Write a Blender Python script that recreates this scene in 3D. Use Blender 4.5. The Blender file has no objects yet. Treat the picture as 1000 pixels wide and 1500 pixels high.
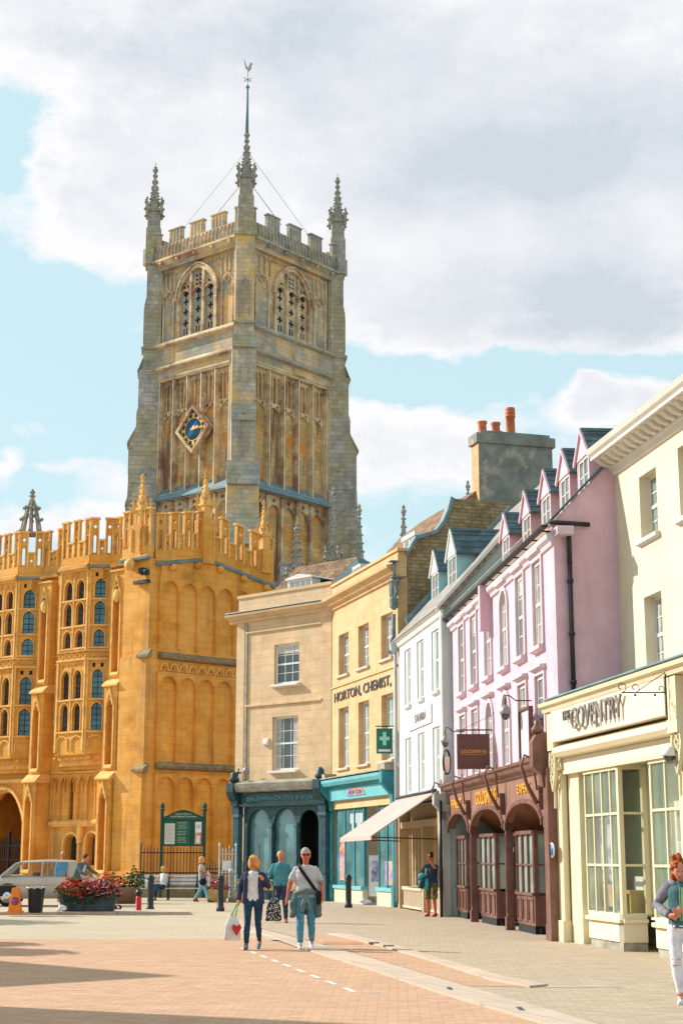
import bpy, bmesh, math, random
from mathutils import Vector, Matrix, noise as mnoise
from mathutils.geometry import tessellate_polygon
random.seed(7)
S = bpy.context.scene
COL = S.collection
R = math.radians
EYE, FPX = 1.65, 2300.0
PITCH = math.atan(505/FPX)

# ------------------------------------------------------------ materials
MATS = {}
def node_mat(name):
    m = bpy.data.materials.new(name); m.use_nodes = True
    nt = m.node_tree; nt.nodes.clear()
    out = nt.nodes.new('ShaderNodeOutputMaterial'); b = nt.nodes.new('ShaderNodeBsdfPrincipled')
    nt.links.new(b.outputs[0], out.inputs[0])
    MATS[name] = m
    return m, nt, b, out
def N(nt, t, **kw):
    n = nt.nodes.new(t)
    for k, v in kw.items():
        if hasattr(n, k): setattr(n, k, v)
        else: n.inputs[k].default_value = v
    return n
def rgb(c): return (c[0], c[1], c[2], 1)
def mixc(nt, fac, a, b, mode='MIX'):
    n = nt.nodes.new('ShaderNodeMix'); n.data_type = 'RGBA'; n.blend_type = mode
    for s, v in ((n.inputs[0], fac), (n.inputs[6], a), (n.inputs[7], b)):
        if isinstance(v, (int, float)): s.default_value = v
        elif isinstance(v, tuple): s.default_value = rgb(v)
        else: nt.links.new(v, s)
    return n.outputs[2]
def ramp(nt, src, a, b, va=0.0, vb=1.0):
    n = nt.nodes.new('ShaderNodeMapRange'); n.inputs[1].default_value = a; n.inputs[2].default_value = b
    n.inputs[3].default_value = va; n.inputs[4].default_value = vb
    nt.links.new(src, n.inputs[0]); return n.outputs[0]
def noi(nt, vec, scale, detail=4, rough=.6, sc=None, off=None):
    if sc or off:
        mp = nt.nodes.new('ShaderNodeMapping')
        if sc: mp.inputs['Scale'].default_value = sc
        if off: mp.inputs['Location'].default_value = off
        nt.links.new(vec, mp.inputs[0]); vec = mp.outputs[0]
    n = N(nt, 'ShaderNodeTexNoise', Scale=scale, Detail=detail, Roughness=rough)
    nt.links.new(vec, n.inputs['Vector']); return n.outputs[0]
def mat(name, col, rough=.7, var=.12, vscale=1.5, bump=.2, bscale=30, metal=0, spec=.4,
        blocks=None, blots=(), streaks=(), hue2=None, coat=0):
    m, nt, b, out = node_mat(name)
    tc = nt.nodes.new('ShaderNodeTexCoord'); vec = tc.outputs['Object']
    n1 = noi(nt, vec, vscale, 6, .65)
    dark = tuple(c*(1-2*var) for c in col); lite = tuple(min(.95, c*(1+1.3*var)) for c in col)
    c = mixc(nt, ramp(nt, n1, .3, .7), dark, lite)
    if hue2:
        c = mixc(nt, ramp(nt, noi(nt, vec, vscale*.45, 5, .6, off=(7, 3, 1)), .42, .62), c, hue2)
    hgt = noi(nt, vec, bscale, 5, .6)
    if blocks:
        bw, bh, mort, amt = blocks
        sp = nt.nodes.new('ShaderNodeSeparateXYZ'); nt.links.new(vec, sp.inputs[0])
        ad = N(nt, 'ShaderNodeMath', operation='ADD'); nt.links.new(sp.outputs[0], ad.inputs[0]); nt.links.new(sp.outputs[1], ad.inputs[1])
        cb = nt.nodes.new('ShaderNodeCombineXYZ'); nt.links.new(ad.outputs[0], cb.inputs[0]); nt.links.new(sp.outputs[2], cb.inputs[1])
        br = N(nt, 'ShaderNodeTexBrick', Scale=1.0)
        br.inputs['Brick Width'].default_value = bw; br.inputs['Row Height'].default_value = bh
        br.inputs['Mortar Size'].default_value = .012; br.inputs['Mortar Smooth'].default_value = .3
        br.inputs['Color1'].default_value = (0, 0, 0, 1); br.inputs['Color2'].default_value = (1, 1, 1, 1)
        br.inputs['Mortar'].default_value = (.5, .5, .5, 1)
        nt.links.new(cb.outputs[0], br.inputs['Vector'])
        tint = mixc(nt, br.outputs['Color'], tuple([1-amt]*3), (1.0, 1.0, 1.0))
        c = mixc(nt, 1.0, c, tint, 'MULTIPLY')
        mf = N(nt, 'ShaderNodeMath', operation='MULTIPLY'); nt.links.new(br.outputs['Fac'], mf.inputs[0]); mf.inputs[1].default_value = mort
        c = mixc(nt, mf.outputs[0], c, tuple(x*.35 for x in col))
        hm = N(nt, 'ShaderNodeMath', operation='SUBTRACT'); nt.links.new(hgt, hm.inputs[0]); nt.links.new(br.outputs['Fac'], hm.inputs[1]); hgt = hm.outputs[0]
    for i, (bc, sc, lo, hi, amt) in enumerate(blots):
        c = mixc(nt, ramp(nt, noi(nt, vec, sc, 6, .7, off=(11*i+3, 5, 2)), lo, hi, 0, amt), c, bc)
    for i, (bc, sc, lo, hi, amt) in enumerate(streaks):
        c = mixc(nt, ramp(nt, noi(nt, vec, sc, 5, .6, sc=(1, 1, .12), off=(5*i, 9, 0)), lo, hi, 0, amt), c, bc)
    nt.links.new(c, b.inputs['Base Color'])
    b.inputs['Roughness'].default_value = rough; b.inputs['Metallic'].default_value = metal
    b.inputs['Specular IOR Level'].default_value = spec
    if coat: b.inputs['Coat Weight'].default_value = coat
    if bump:
        bp = N(nt, 'ShaderNodeBump', Strength=bump, Distance=.02); nt.links.new(hgt, bp.inputs['Height'])
        nt.links.new(bp.outputs[0], b.inputs['Normal'])
    return m
def glass_mat(name, col, rough=.06, spec=1.0, var=.35, trans=0.0):
    m, nt, b, out = node_mat(name)
    tc = nt.nodes.new('ShaderNodeTexCoord')
    c = mixc(nt, ramp(nt, noi(nt, tc.outputs['Object'], .9, 3, .5), .35, .65), tuple(x*(1-var) for x in col), tuple(min(1, x*(1+var)) for x in col))
    nt.links.new(c, b.inputs['Base Color'])
    b.inputs['Roughness'].default_value = rough; b.inputs['Specular IOR Level'].default_value = spec
    bp = N(nt, 'ShaderNodeBump', Strength=.06, Distance=.02); nt.links.new(noi(nt, tc.outputs['Object'], 1.6, 1), bp.inputs['Height'])
    nt.links.new(bp.outputs[0], b.inputs['Normal'])
    if trans:
        t = nt.nodes.new('ShaderNodeBsdfTransparent'); mx = nt.nodes.new('ShaderNodeMixShader')
        t.inputs[0].default_value = (.93, .96, .93, 1)
        fr = N(nt, 'ShaderNodeLayerWeight', Blend=.5); pw = N(nt, 'ShaderNodeMath', operation='POWER'); nt.links.new(fr.outputs['Facing'], pw.inputs[0]); pw.inputs[1].default_value = 4
        mr = ramp(nt, pw.outputs[0], 0, 1, 1-trans, .9)
        nt.links.new(mr, mx.inputs[0]); nt.links.new(t.outputs[0], mx.inputs[1]); nt.links.new(b.outputs[0], mx.inputs[2])
        nt.links.new(mx.outputs[0], out.inputs[0])
    return m

# parts that come apart into single pieces when built (name: gap that still counts as joined)
SPLIT = {k: .08 for k in ('column', 'console', 'shutter', 'pilaster', 'pier', 'chimney_pot', 'poster', 'colonnette', 'string_course', 'weathering', 'gargoyle', 'gutter',
         'grille', 'window_surround', 'leaded_window', 'stay_wire', 'shelf_goods', 'awning_arm', 'stall_riser', 'plinth', 'shop_interior', 'recess', 'rear_wall', 
         'moulding', 'cornice', 'pinnacle', 'parapet', 'panelling', 'lead_weathering', 'sill', 'buttress', 'porch_interior', 'bracket', 'downpipe', 'dormer', 'end_pilaster', 'blind', 'belfry_opening')}
SPLIT.update({'hands': 9, 'corbel': .1, 'bay_panel': .2, 'gable': .1, 'side_window': .1, 'curtain': .06, 'louvre_dark': .4, 'flowers': .3, 'numerals': 9, 'sill': .05, 'moulding': .1, 'panelling': .3, 'belfry_frame': .5})
# ------------------------------------------------------------ mesh builder
class MB:
    def __init__(s, mat='stone', T=None):
        s.v = []; s.f = []; s.fm = []; s.fs = []; s.mats = []; s.T = T; s.sm = False; s.use(mat)
    def use(s, m):
        if m not in s.mats: s.mats.append(m)
        s.mi = s.mats.index(m); return s
    def add(s, vs, fs, sm=None):
        b = len(s.v)
        for p in vs:
            p = Vector(p)
            s.v.append(s.T @ p if s.T else p)
        for f in fs:
            s.f.append([b+i for i in f]); s.fm.append(s.mi); s.fs.append(s.sm if sm is None else sm)
        return s
    def box(s, x0, x1, y0, y1, z0, z1):
        vs = [(x, y, z) for z in (z0, z1) for y in (y0, y1) for x in (x0, x1)]
        return s.add(vs, [(0, 2, 3, 1), (4, 5, 7, 6), (0, 1, 5, 4), (2, 6, 7, 3), (0, 4, 6, 2), (1, 3, 7, 5)], False)
    def prism(s, poly, a0, a1, pl='xz', holes=()):
        loops = [list(poly)]+[list(h) for h in holes]
        flat = [p for l in loops for p in l]; n = len(flat)
        tris = tessellate_polygon([[Vector((p[0], p[1], 0)) for p in l] for l in loops]) if (len(poly) > 4 or holes) else [tuple(range(len(poly)))]
        def m3(p, a):
            return (p[0], a, p[1]) if pl == 'xz' else ((a, p[0], p[1]) if pl == 'yz' else (p[0], p[1], a))
        vs = [m3(p, a0) for p in flat]+[m3(p, a1) for p in flat]
        fs = [tuple(t) for t in tris]+[tuple(reversed([i+n for i in t])) for t in tris]
        o = 0
        for l in loops:
            k = len(l)
            fs += [(o+i, o+(i+1) % k, n+o+(i+1) % k, n+o+i) for i in range(k)]; o += k
        return s.add(vs, fs, False)
    def rib(s, pts, w, a0, a1, pl='xz', closed=False):
        """strip of width w following 2-D points, extruded from a0 to a1"""
        k = len(pts); L = []; Rr = []
        for i, p in enumerate(pts):
            q0 = pts[(i-1) % k] if (i > 0 or closed) else p
            q1 = pts[(i+1) % k] if (i < k-1 or closed) else p
            d = Vector((q1[0]-q0[0], q1[1]-q0[1]))
            if d.length < 1e-9: d = Vector((1, 0))
            d.normalize(); nx, ny = -d.y*w/2, d.x*w/2
            L.append((p[0]+nx, p[1]+ny)); Rr.append((p[0]-nx, p[1]-ny))
        for i in range(k if closed else k-1):
            j = (i+1) % k
            s.prism([L[i], L[j], Rr[j], Rr[i]], a0, a1, pl)
        return s
    def tube(s, pts, r, n=8, caps=True):
        pts = [Vector(p) for p in pts]; rs = r if isinstance(r, (list, tuple)) else [r]*len(pts)
        vs = []; up = None
        for i, p in enumerate(pts):
            d = (pts[min(i+1, len(pts)-1)]-pts[max(i-1, 0)])
            if d.length < 1e-9: d = Vector((0, 0, 1))
            d.normalize()
            if up is None: up = d.orthogonal().normalized()
            else:
                up = (up-d*up.dot(d))
                up = up.normalized() if up.length > 1e-6 else d.orthogonal().normalized()
            w = d.cross(up)
            vs += [p+(up*math.cos(a)+w*math.sin(a))*rs[i] for a in [2*math.pi*k/n for k in range(n)]]
        fs = [(i*n+k, i*n+(k+1) % n, (i+1)*n+(k+1) % n, (i+1)*n+k) for i in range(len(pts)-1) for k in range(n)]
        if caps: fs += [tuple(range(n-1, -1, -1)), tuple(range((len(pts)-1)*n, len(pts)*n))]
        return s.add(vs, fs, n > 5)
    def lathe(s, prof, c=(0, 0, 0), n=16, rot=0, sx=1, sy=1, sm=None):
        vs = []
        for r, z in prof:
            vs += [(c[0]+sx*r*math.cos(rot+2*math.pi*k/n), c[1]+sy*r*math.sin(rot+2*math.pi*k/n), c[2]+z) for k in range(n)]
        fs = [(i*n+k, i*n+(k+1) % n, (i+1)*n+(k+1) % n, (i+1)*n+k) for i in range(len(prof)-1) for k in range(n)]
        fs += [tuple(range(n-1, -1, -1)), tuple(range((len(prof)-1)*n, len(prof)*n))]
        return s.add(vs, fs, (n > 8) if sm is None else sm)
    def ell(s, c, r, n=12, m=8, rot=None):
        if isinstance(r, (int, float)): r = (r, r, r)
        vs = []
        for j in range(1, m):
            t = math.pi*j/m
            for k in range(n):
                a = 2*math.pi*k/n; v = Vector((r[0]*math.sin(t)*math.cos(a), r[1]*math.sin(t)*math.sin(a), r[2]*math.cos(t)))
                if rot: v = rot @ v
                vs.append(v+Vector(c))
        for z in (1, -1):
            v = Vector((0, 0, r[2]*z))
            if rot: v = rot @ v
            vs.append(v+Vector(c))
        t, b = len(vs)-2, len(vs)-1
        fs = [(i*n+k, (i+1)*n+k, (i+1)*n+(k+1) % n, i*n+(k+1) % n) for i in range(m-2) for k in range(n)]
        fs += [(t, k, (k+1) % n) for k in range(n)]+[(b, (m-2)*n+(k+1) % n, (m-2)*n+k) for k in range(n)]
        return s.add(vs, fs, True)
    def mould(s, x0, x1, prof, cap=True):
        """profile [(y,z)..] swept along x"""
        return s.prism(prof, x0, x1, 'yz')
    def split(s, gap):
        """cluster faces into separate pieces lying further than gap apart"""
        par = list(range(len(s.v)))
        def fd(i):
            while par[i] != i: par[i] = par[par[i]]; i = par[i]
            return i
        for f in s.f:
            r = fd(f[0])
            for i in f[1:]: par[fd(i)] = r
        isl = {}
        for k, f in enumerate(s.f): isl.setdefault(fd(f[0]), []).append(k)
        items = []
        for fs in isl.values():
            vs = [s.v[i] for k in fs for i in s.f[k]]
            items.append([fs, [min(v[a] for v in vs)-gap/2 for a in range(3)], [max(v[a] for v in vs)+gap/2 for a in range(3)]])
        n = len(items); p2 = list(range(n))
        def f2(i):
            while p2[i] != i: p2[i] = p2[p2[i]]; i = p2[i]
            return i
        for i in range(n):
            for j in range(i):
                if all(items[i][1][a] <= items[j][2][a] and items[j][1][a] <= items[i][2][a] for a in range(3)): p2[f2(i)] = f2(j)
        gr = {}
        for i in range(n): gr.setdefault(f2(i), []).extend(items[i][0])
        out = []
        for fs in gr.values():
            m = MB(s.mats[0]); m.mats = list(s.mats); mp = {}
            for k in fs:
                nf = []
                for i in s.f[k]:
                    if i not in mp: mp[i] = len(m.v); m.v.append(s.v[i])
                    nf.append(mp[i])
                m.f.append(nf); m.fm.append(s.fm[k]); m.fs.append(s.fs[k])
            used = sorted(set(m.fm)); m.mats = [s.mats[u] for u in used]; m.fm = [used.index(u) for u in m.fm]
            out.append(m)
        return out
    def build(s, name, parent=None, label=None, recalc=True, bevel=0):
        if name in SPLIT:
            ps = s.split(SPLIT[name])
            if len(ps) > 1:
                os_ = [p.build_one(name, parent, label, recalc, bevel) for p in ps]
                return os_[0]
        return s.build_one(name, parent, label, recalc, bevel)
    def build_one(s, name, parent=None, label=None, recalc=True, bevel=0):
        me = bpy.data.meshes.new(name)
        me.from_pydata([tuple(v) for v in s.v], [], s.f)
        for m in s.mats: me.materials.append(MATS[m])
        me.polygons.foreach_set('material_index', s.fm); me.polygons.foreach_set('use_smooth', s.fs)
        me.validate(); me.update()
        if recalc:
            bm = bmesh.new(); bm.from_mesh(me); bmesh.ops.recalc_face_normals(bm, faces=bm.faces); bm.to_mesh(me); bm.free()
        o = bpy.data.objects.new(name, me); COL.objects.link(o)
        if parent: o.parent = parent
        if label: o['label'] = label
        if bevel:
            b = o.modifiers.new('bevel', 'BEVEL'); b.width = bevel; b.segments = 2; b.limit_method = 'ANGLE'
        return o
def thing(name, label, cat, loc=(0, 0, 0), rz=0, group=None):
    o = bpy.data.objects.new(name, None); COL.objects.link(o); o.location = loc; o.rotation_euler = (0, 0, rz)
    o.empty_display_size = .2
    return tag(o, label, cat, group)
def tag(o, label, cat, group=None):
    o['label'] = label; o['category'] = cat
    if group: o['group'] = group
    return o
def struct(o): o['kind'] = 'structure'; return o
def dup(root, loc, rz=0, label=None):
    def cp(o, par):
        c = o.copy(); COL.objects.link(c); c.parent = par
        for ch in list(o.children): cp(ch, c)
        return c
    r = cp(root, None); r.location = loc; r.rotation_euler = (0, 0, rz)
    if label: r['label'] = label
    return r
def pp(y, pts): return [(x, y, z) for x, z in pts]

# arches: outline of an opening, counter-clockwise from the bottom left
def _half(w, h, kind, n):
    a = w/2
    if kind == 'pointed' and h >= a:
        Rr = (a*a+h*h)/(2*a); c0 = -a+Rr; t1 = math.acos(-c0/Rr)
        return [(c0+Rr*math.cos(math.pi+(t1-math.pi)*i/n), Rr*math.sin(math.pi+(t1-math.pi)*i/n)) for i in range(n+1)]
    if kind == 'round':
        return [(-a*math.cos(math.pi/2*i/n), h*math.sin(math.pi/2*i/n)) for i in range(n+1)]
    return [(-a*(1-i/n), h*(1-(1-i/n)**2.4)**.75) for i in range(n+1)]
def arch_curve(cx, w, zs, h, kind='pointed', n=7):
    hf = _half(w, h, kind, n)
    return [(cx+x, zs+z) for x, z in hf]+[(cx-x, zs+z) for x, z in reversed(hf[:-1])]
def arch(cx, w, z0, zs, h, kind='pointed', n=7):
    return [(cx-w/2, z0), (cx+w/2, z0)]+list(reversed(arch_curve(cx, w, zs, h, kind, n)))
def quatre(cx, cz, r, n=4, k=5, rot=0):
    pts = []
    for i in range(n):
        a0 = rot+2*math.pi*i/n
        ox, oz = math.cos(a0)*r*.5, math.sin(a0)*r*.5
        for j in range(k):
            a = a0-1.9+3.8*j/(k-1)
            pts.append((cx+ox+math.cos(a)*r*.42, cz+oz+math.sin(a)*r*.42))
    return pts
def rect(x0, x1, z0, z1): return [(x0, z0), (x1, z0), (x1, z1), (x0, z1)]

def text(name, body, x0, x1, z0, z1, y, parent, m, depth=.03, T=None, bold=.0, shear=0, label=None):
    """solid letters on the plane y, read from outside (towards -x)"""
    cu = bpy.data.curves.new(name, 'FONT'); cu.body = body; cu.extrude = .5; cu.offset = bold; cu.shear = shear; cu.resolution_u = 3
    o = bpy.data.objects.new('tmp', cu); COL.objects.link(o)
    bpy.context.view_layer.update()
    me = bpy.data.meshes.new_from_object(o.evaluated_get(bpy.context.evaluated_depsgraph_get()))
    COL.objects.unlink(o); bpy.data.objects.remove(o)
    xs = [v.co.x for v in me.vertices]; ys = [v.co.y for v in me.vertices]
    ax, bx, ay, by = min(xs), max(xs), min(ys), max(ys)
    for v in me.vertices:
        u = (v.co.x-ax)/(bx-ax); w = (v.co.y-ay)/(by-ay)
        p = Vector((x1+(x0-x1)*u, y+(v.co.z+.5)*depth, z0+(z1-z0)*w))
        v.co = T @ p if T else p
    me.name = name; me.materials.clear(); me.materials.append(MATS[m])
    o = bpy.data.objects.new(name, me); COL.objects.link(o)
    if parent: o.parent = parent
    if label: o['label'] = label
    return o

class PL:
    """vertical facade plane: point on the ground and horizontal direction (pointing away from the camera)"""
    def __init__(s, X, Y, d):
        n = math.hypot(*d); s.X, s.Y, s.d = X, Y, (d[0]/n, d[1]/n)
    def at(s, u, out=0):
        return (s.X+u*s.d[0]-out*s.d[1], s.Y+u*s.d[1]+out*s.d[0])
    @property
    def rz(s): return math.atan2(s.d[1], s.d[0])
PINK = PL(4.43, 32.19, (-.093, .996))
COV = PL(4.43, 32.19, (-.163, .987))
CREAM = PL(5.77, 32.31, (-.163, .987))
WHITE = PL(2.93, 45.57, (-.139, .990))
CHEM = PL(1.93, 53.44, (-.289, .957))
LEFT = PL(-.38, 61.09, (-.724, .690))
PORCH = PL(-8.74, 74.0, (-.771, .637))
PSIDE = math.atan2(-.686, -.728)      # the porch's east wall runs back to the right
TOWER = PL(-6.36, 98, (-.773, .634))

# sash window: frame (named window) with pane and sill as children
def sash(par, x0, x1, z0, z1, y=-.14, cols=2, rows=4, fm='white_paint', gm='glass_grey', t=.07, top='flat', sill='stone_sill',
         sillp=.08, blind=None, meet=True, T=None, deep=.05):
    b = MB(fm, T); h = z1-z0; w = x1-x0; cx = (x0+x1)/2
    def outline(i):
        if top == 'round': return arch(cx, w-2*i, z0+i, z1-w/2, w/2-i, 'round', 6)
        return rect(x0+i, x1-i, z0+i, z1-i)
    b.prism(outline(0), y-deep, y, holes=[list(reversed(outline(t)))])
    bw = .022
    for i in range(1, cols):
        x = x0+t+(w-2*t)*i/cols; b.box(x-bw/2, x+bw/2, y-deep, y-.015, z0+t, z1-t-(0 if top == 'flat' else w*.1))
    for j in range(1, rows):
        z = z0+t+(h-2*t)*j/rows; mr = meet and j*2 == rows
        k = .035 if mr else bw/2
        b.box(x0+t, x1-t, y-deep, y-(.004 if mr else .017), z-k, z+k)
    o = b.build('window', par)
    p = MB(gm, T); ol = outline(t*.8)
    p.prism(ol, y-deep*.75, y-deep*.6); p.build('pane', o)
    if blind:
        q = MB(blind, T); q.box(x0+t, x1-t, y-deep*.6+.001, y-deep*.6+.004, z1-h*random.uniform(.2, .5), z1-t); q.build('blind', o)
    elif h > 1.2 and random.random() < .6:
        q = MB('curtain', T); cw = w*random.uniform(.14, .24)
        for xa, xb in ((x0+t, x0+t+cw), (x1-t-cw, x1-t)):
            k_ = 4
            for i in range(k_): q.box(xa+(xb-xa)*i/k_, xa+(xb-xa)*(i+.75)/k_, y-deep*.59, y-deep*.5+.003*(i % 2), z0+t, z1-t-(0 if top == 'flat' else w*.3))
        q.build('curtain', o)
    if sill:
        q = MB(sill, T); q.prism([(y+.01, z0), (sillp, z0-.02), (sillp, z0-.1), (.001, z0-.14), (y+.01, z0-.14)], x0-.08, x1+.08, 'yz'); q.build('sill', o)
    return o
def wall(b, x0, x1, z0, z1, holes, y0=0, y1=-.3):
    b.prism(rect(x0, x1, z0, z1), y1, y0, holes=[list(reversed(h)) for h in holes])
def flue(b, p0, p1, r=.05, n=8): b.tube([p0, p1], r, n)
# ------------------------------------------------------------ camera, world, light
cam = bpy.data.cameras.new('camera'); co = bpy.data.objects.new('camera', cam); COL.objects.link(co); S.camera = co
cam.sensor_fit = 'VERTICAL'; cam.sensor_height = 36; cam.lens = 36*FPX/1500; cam.clip_end = 2000
co.location = (0, 0, EYE); co.rotation_euler = (math.pi/2+PITCH, 0, 0)
SUN_EL = R(31); SUN_TO = Vector((-.905, .425, 0)).normalized()
sl = bpy.data.lights.new('sun', 'SUN'); sl.energy = 3.9; sl.angle = R(.55); sl.color = (1, .945, .86)
so = bpy.data.objects.new('sun', sl); COL.objects.link(so)
dsun = Vector((SUN_TO.x*math.cos(SUN_EL), SUN_TO.y*math.cos(SUN_EL), math.sin(SUN_EL)))
so.rotation_euler = dsun.to_track_quat('Z', 'Y').to_euler(); so.location = dsun*60
S.view_settings.view_transform = 'Standard'; S.view_settings.look = 'None'; S.view_settings.exposure = .68; S.view_settings.gamma = 1
w = bpy.data.worlds.new('World'); S.world = w; w.use_nodes = True
nt = w.node_tree; nt.nodes.clear()
out = nt.nodes.new('ShaderNodeOutputWorld'); bg = nt.nodes.new('ShaderNodeBackground'); nt.links.new(bg.outputs[0], out.inputs[0])
sky = nt.nodes.new('ShaderNodeTexSky'); sky.sky_type = 'NISHITA'; sky.sun_disc = False
sky.sun_elevation = SUN_EL; sky.sun_rotation = math.atan2(SUN_TO.x, SUN_TO.y); sky.air_density = 1.0; sky.dust_density = 1.2; sky.ozone_density = 1.5
bg.inputs[1].default_value = .13
tc = nt.nodes.new('ShaderNodeTexCoord'); sp = nt.nodes.new('ShaderNodeSeparateXYZ'); nt.links.new(tc.outputs['Generated'], sp.inputs[0])
def MA(op, a, b=None, c=None):
    n = nt.nodes.new('ShaderNodeMath'); n.operation = op
    for i, v in enumerate((a, b, c)):
        if v is None: continue
        if isinstance(v, (int, float)): n.inputs[i].default_value = v
        else: nt.links.new(v, n.inputs[i])
    return n.outputs[0]
az = MA('ARCTAN2', sp.outputs[0], sp.outputs[1]); el = MA('ARCSINE', sp.outputs[2])
cb = nt.nodes.new('ShaderNodeCombineXYZ'); nt.links.new(az, cb.inputs[0]); nt.links.new(MA('MULTIPLY', el, 1.7), cb.inputs[1])
cv = cb.outputs[0]
wn = N(nt, 'ShaderNodeTexNoise', Scale=9.0, Detail=5, Roughness=.6); nt.links.new(cv, wn.inputs['Vector'])
wv = nt.nodes.new('ShaderNodeVectorMath'); wv.operation = 'MULTIPLY_ADD'; nt.links.new(wn.outputs[1], wv.inputs[0]); wv.inputs[1].default_value = (.09, .09, 0); nt.links.new(cv, wv.inputs[2])
wsp = nt.nodes.new('ShaderNodeSeparateXYZ'); nt.links.new(wv.outputs[0], wsp.inputs[0])
waz = MA('SUBTRACT', wsp.outputs[0], .045); wel = MA('SUBTRACT', MA('DIVIDE', wsp.outputs[1], 1.7), .026)
def dirof(px, py):
    a = (px-500)/FPX; b = (750-py)/FPX; c, s_ = math.cos(PITCH), math.sin(PITCH)
    v = Vector((a, c-b*s_, s_+b*c)).normalized(); return math.atan2(v.x, v.y), math.asin(v.z)
def blob(px, py, rx, ry, amt):
    """soft patch of sky centred on a direction, radii in degrees/39"""
    a0, e0 = dirof(px, py)
    dx = MA('DIVIDE', MA('SUBTRACT', waz, a0), rx/FPX); dy = MA('DIVIDE', MA('SUBTRACT', wel, e0), ry/FPX)
    d = MA('ADD', MA('MULTIPLY', dx, dx), MA('MULTIPLY', dy, dy))
    return MA('MULTIPLY', MA('POWER', 2.718, MA('MULTIPLY', d, -1.0)), amt)
n_big = noi(nt, cv, 5.0, 8, .62); n_small = noi(nt, cv, 14.0, 10, .68, off=(3, 1, 0))
dens = MA('ADD', MA('MULTIPLY', n_big, .9), MA('ADD', MA('MULTIPLY', n_small, .85), -.2))
for bl in [(500, 60, 600, 250, .55), (820, 330, 330, 190, .8), (200, 330, 170, 100, .55), (600, 650, 130, 60, .55), (60, 610, 110, 30, .45), (150, 470, 60, 20, .3), (250, 700, 120, 30, .4), (870, 570, 40, 30, .6), (120, 665, 60, 16, .35), (20, 675, 25, 20, .35),
           (100, 755, 150, 22, .4), (960, 590, 50, 20, .3), (0, 60, 120, 100, .3), (590, 420, 150, 90, .3),
           (60, 520, 190, 120, -.75), (10, 200, 55, 70, -.7), (640, 540, 150, 34, -.75), (900, 535, 140, 24, -.5), (30, 440, 120, 50, -.3), (580, 585, 60, 14, -.3)]:
    dens = MA('ADD', dens, blob(*bl))
mask = ramp(nt, dens, .68, .90)
n_mid = noi(nt, cv, 8.0, 7, .6, off=(1, 6, 0))
grey = MA('ADD', MA('MULTIPLY', n_small, .55), MA('SUBTRACT', MA('MULTIPLY', n_mid, 1.1), .5))
for bl in [(400, 60, 230, 90, .55), (880, 210, 230, 80, .6), (900, 440, 230, 60, .6), (620, 240, 200, 80, .15), (560, 660, 100, 40, .15), (150, 60, 120, 60, .1)]:
    grey = MA('ADD', grey, blob(*bl))
shade = ramp(nt, MA('SUBTRACT', grey, MA('MULTIPLY', ramp(nt, dens, 1.15, .8), .35)), .12, .8)
ccol = mixc(nt, shade, (4.75, 4.72, 4.85), (3.1, 3.42, 3.72))
# real sky, lifted towards the pale cyan of a hazy summer day
skyc = mixc(nt, .88, sky.outputs[0], (3.05, 4.15, 4.4))
nt.links.new(mixc(nt, mask, skyc, ccol), bg.inputs[0])

# ------------------------------------------------------------ palette
W_ = (.8, .78, .74)
mat('white_paint', (.72, .70, .66), .45, .06, bump=.05)
mat('stone_sill', (.55, .47, .37), .8, .15, 3)
mat('pink_sill', (.64, .52, .57), .7, .08)
mat('pink_render', (.69, .45, .53), .85, .09, 1.2, .5, 35, blots=[((.70, .50, .55), .7, .5, .75, .5), ((.50, .30, .36), 2.2, .58, .75, .4)], streaks=[((.50, .33, .38), 2.6, .52, .75, .45), ((.40, .27, .30), 7, .62, .78, .35)])
mat('white_render', (.60, .60, .625), .8, .07, 1.5, .4, 30, streaks=[((.42, .43, .42), 2.4, .54, .78, .45), ((.34, .34, .32), 7, .62, .78, .3)])
mat('sage_side', (.42, .52, .50), .8, .06)
mat('pale_shutter', (.50, .58, .54), .6, .05, bump=.05)
mat('cream_render', (.72, .62, .45), .8, .06, 1.0, .35, 40, blots=[((.72, .66, .53), .8, .5, .7, .5)], streaks=[((.52, .43, .30), 2.4, .54, .78, .45), ((.42, .36, .26), 7, .62, .8, .3)])
mat('cream_trim', (.70, .64, .56), .7, .06, 2, .15)
mat('cream_shop', (.72, .63, .42), .5, .04, 1, .08, 30, blots=[((.6, .48, .24), 2.5, .64, .8, .4)])
mat('cream_shop_light', (.72, .65, .51), .5, .04, 1, .06)
mat('chem_stone', (.68, .43, .21), .85, .10, 1.6, .25, 30, blocks=(.75, .3, .25, .12), blots=[((.64, .46, .27), .9, .45, .65, .6)], streaks=[((.42, .25, .1), 2.2, .6, .8, .4)])
mat('left_stone', (.72, .49, .29), .85, .10, 1.6, .25, 30, blocks=(.8, .33, .35, .12), blots=[((.58, .45, .28), .8, .45, .65, .6), ((.34, .22, .12), 3, .66, .8, .4)], streaks=[((.36, .24, .13), 2.4, .6, .8, .4)])
mat('grey_stone', (.36, .33, .26), .9, .2, 2.5, .5, 25, blots=[((.18, .17, .14), 3, .55, .7, .6)])
mat('rubble', (.40, .28, .14), .9, .22, 4, .6, 18, blocks=(.35, .13, .8, .35), blots=[((.2, .19, .14), 1.5, .5, .7, .6), ((.16, .22, .2), 1.0, .6, .75, .5)])
mat('old_render', (.24, .24, .21), .9, .2, 1.4, .4, 20, blots=[((.42, .35, .27), 1.6, .54, .6, .8), ((.13, .16, .15), 1.1, .52, .66, .6)])
mat('sunlit_tone', (.68, .36, .17), .85, .15, 3, .3)  # sunlit tone of the chimney's street face, put into the colour
mat('terracotta', (.55, .14, .05), .7, .15, 4, .2)
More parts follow.
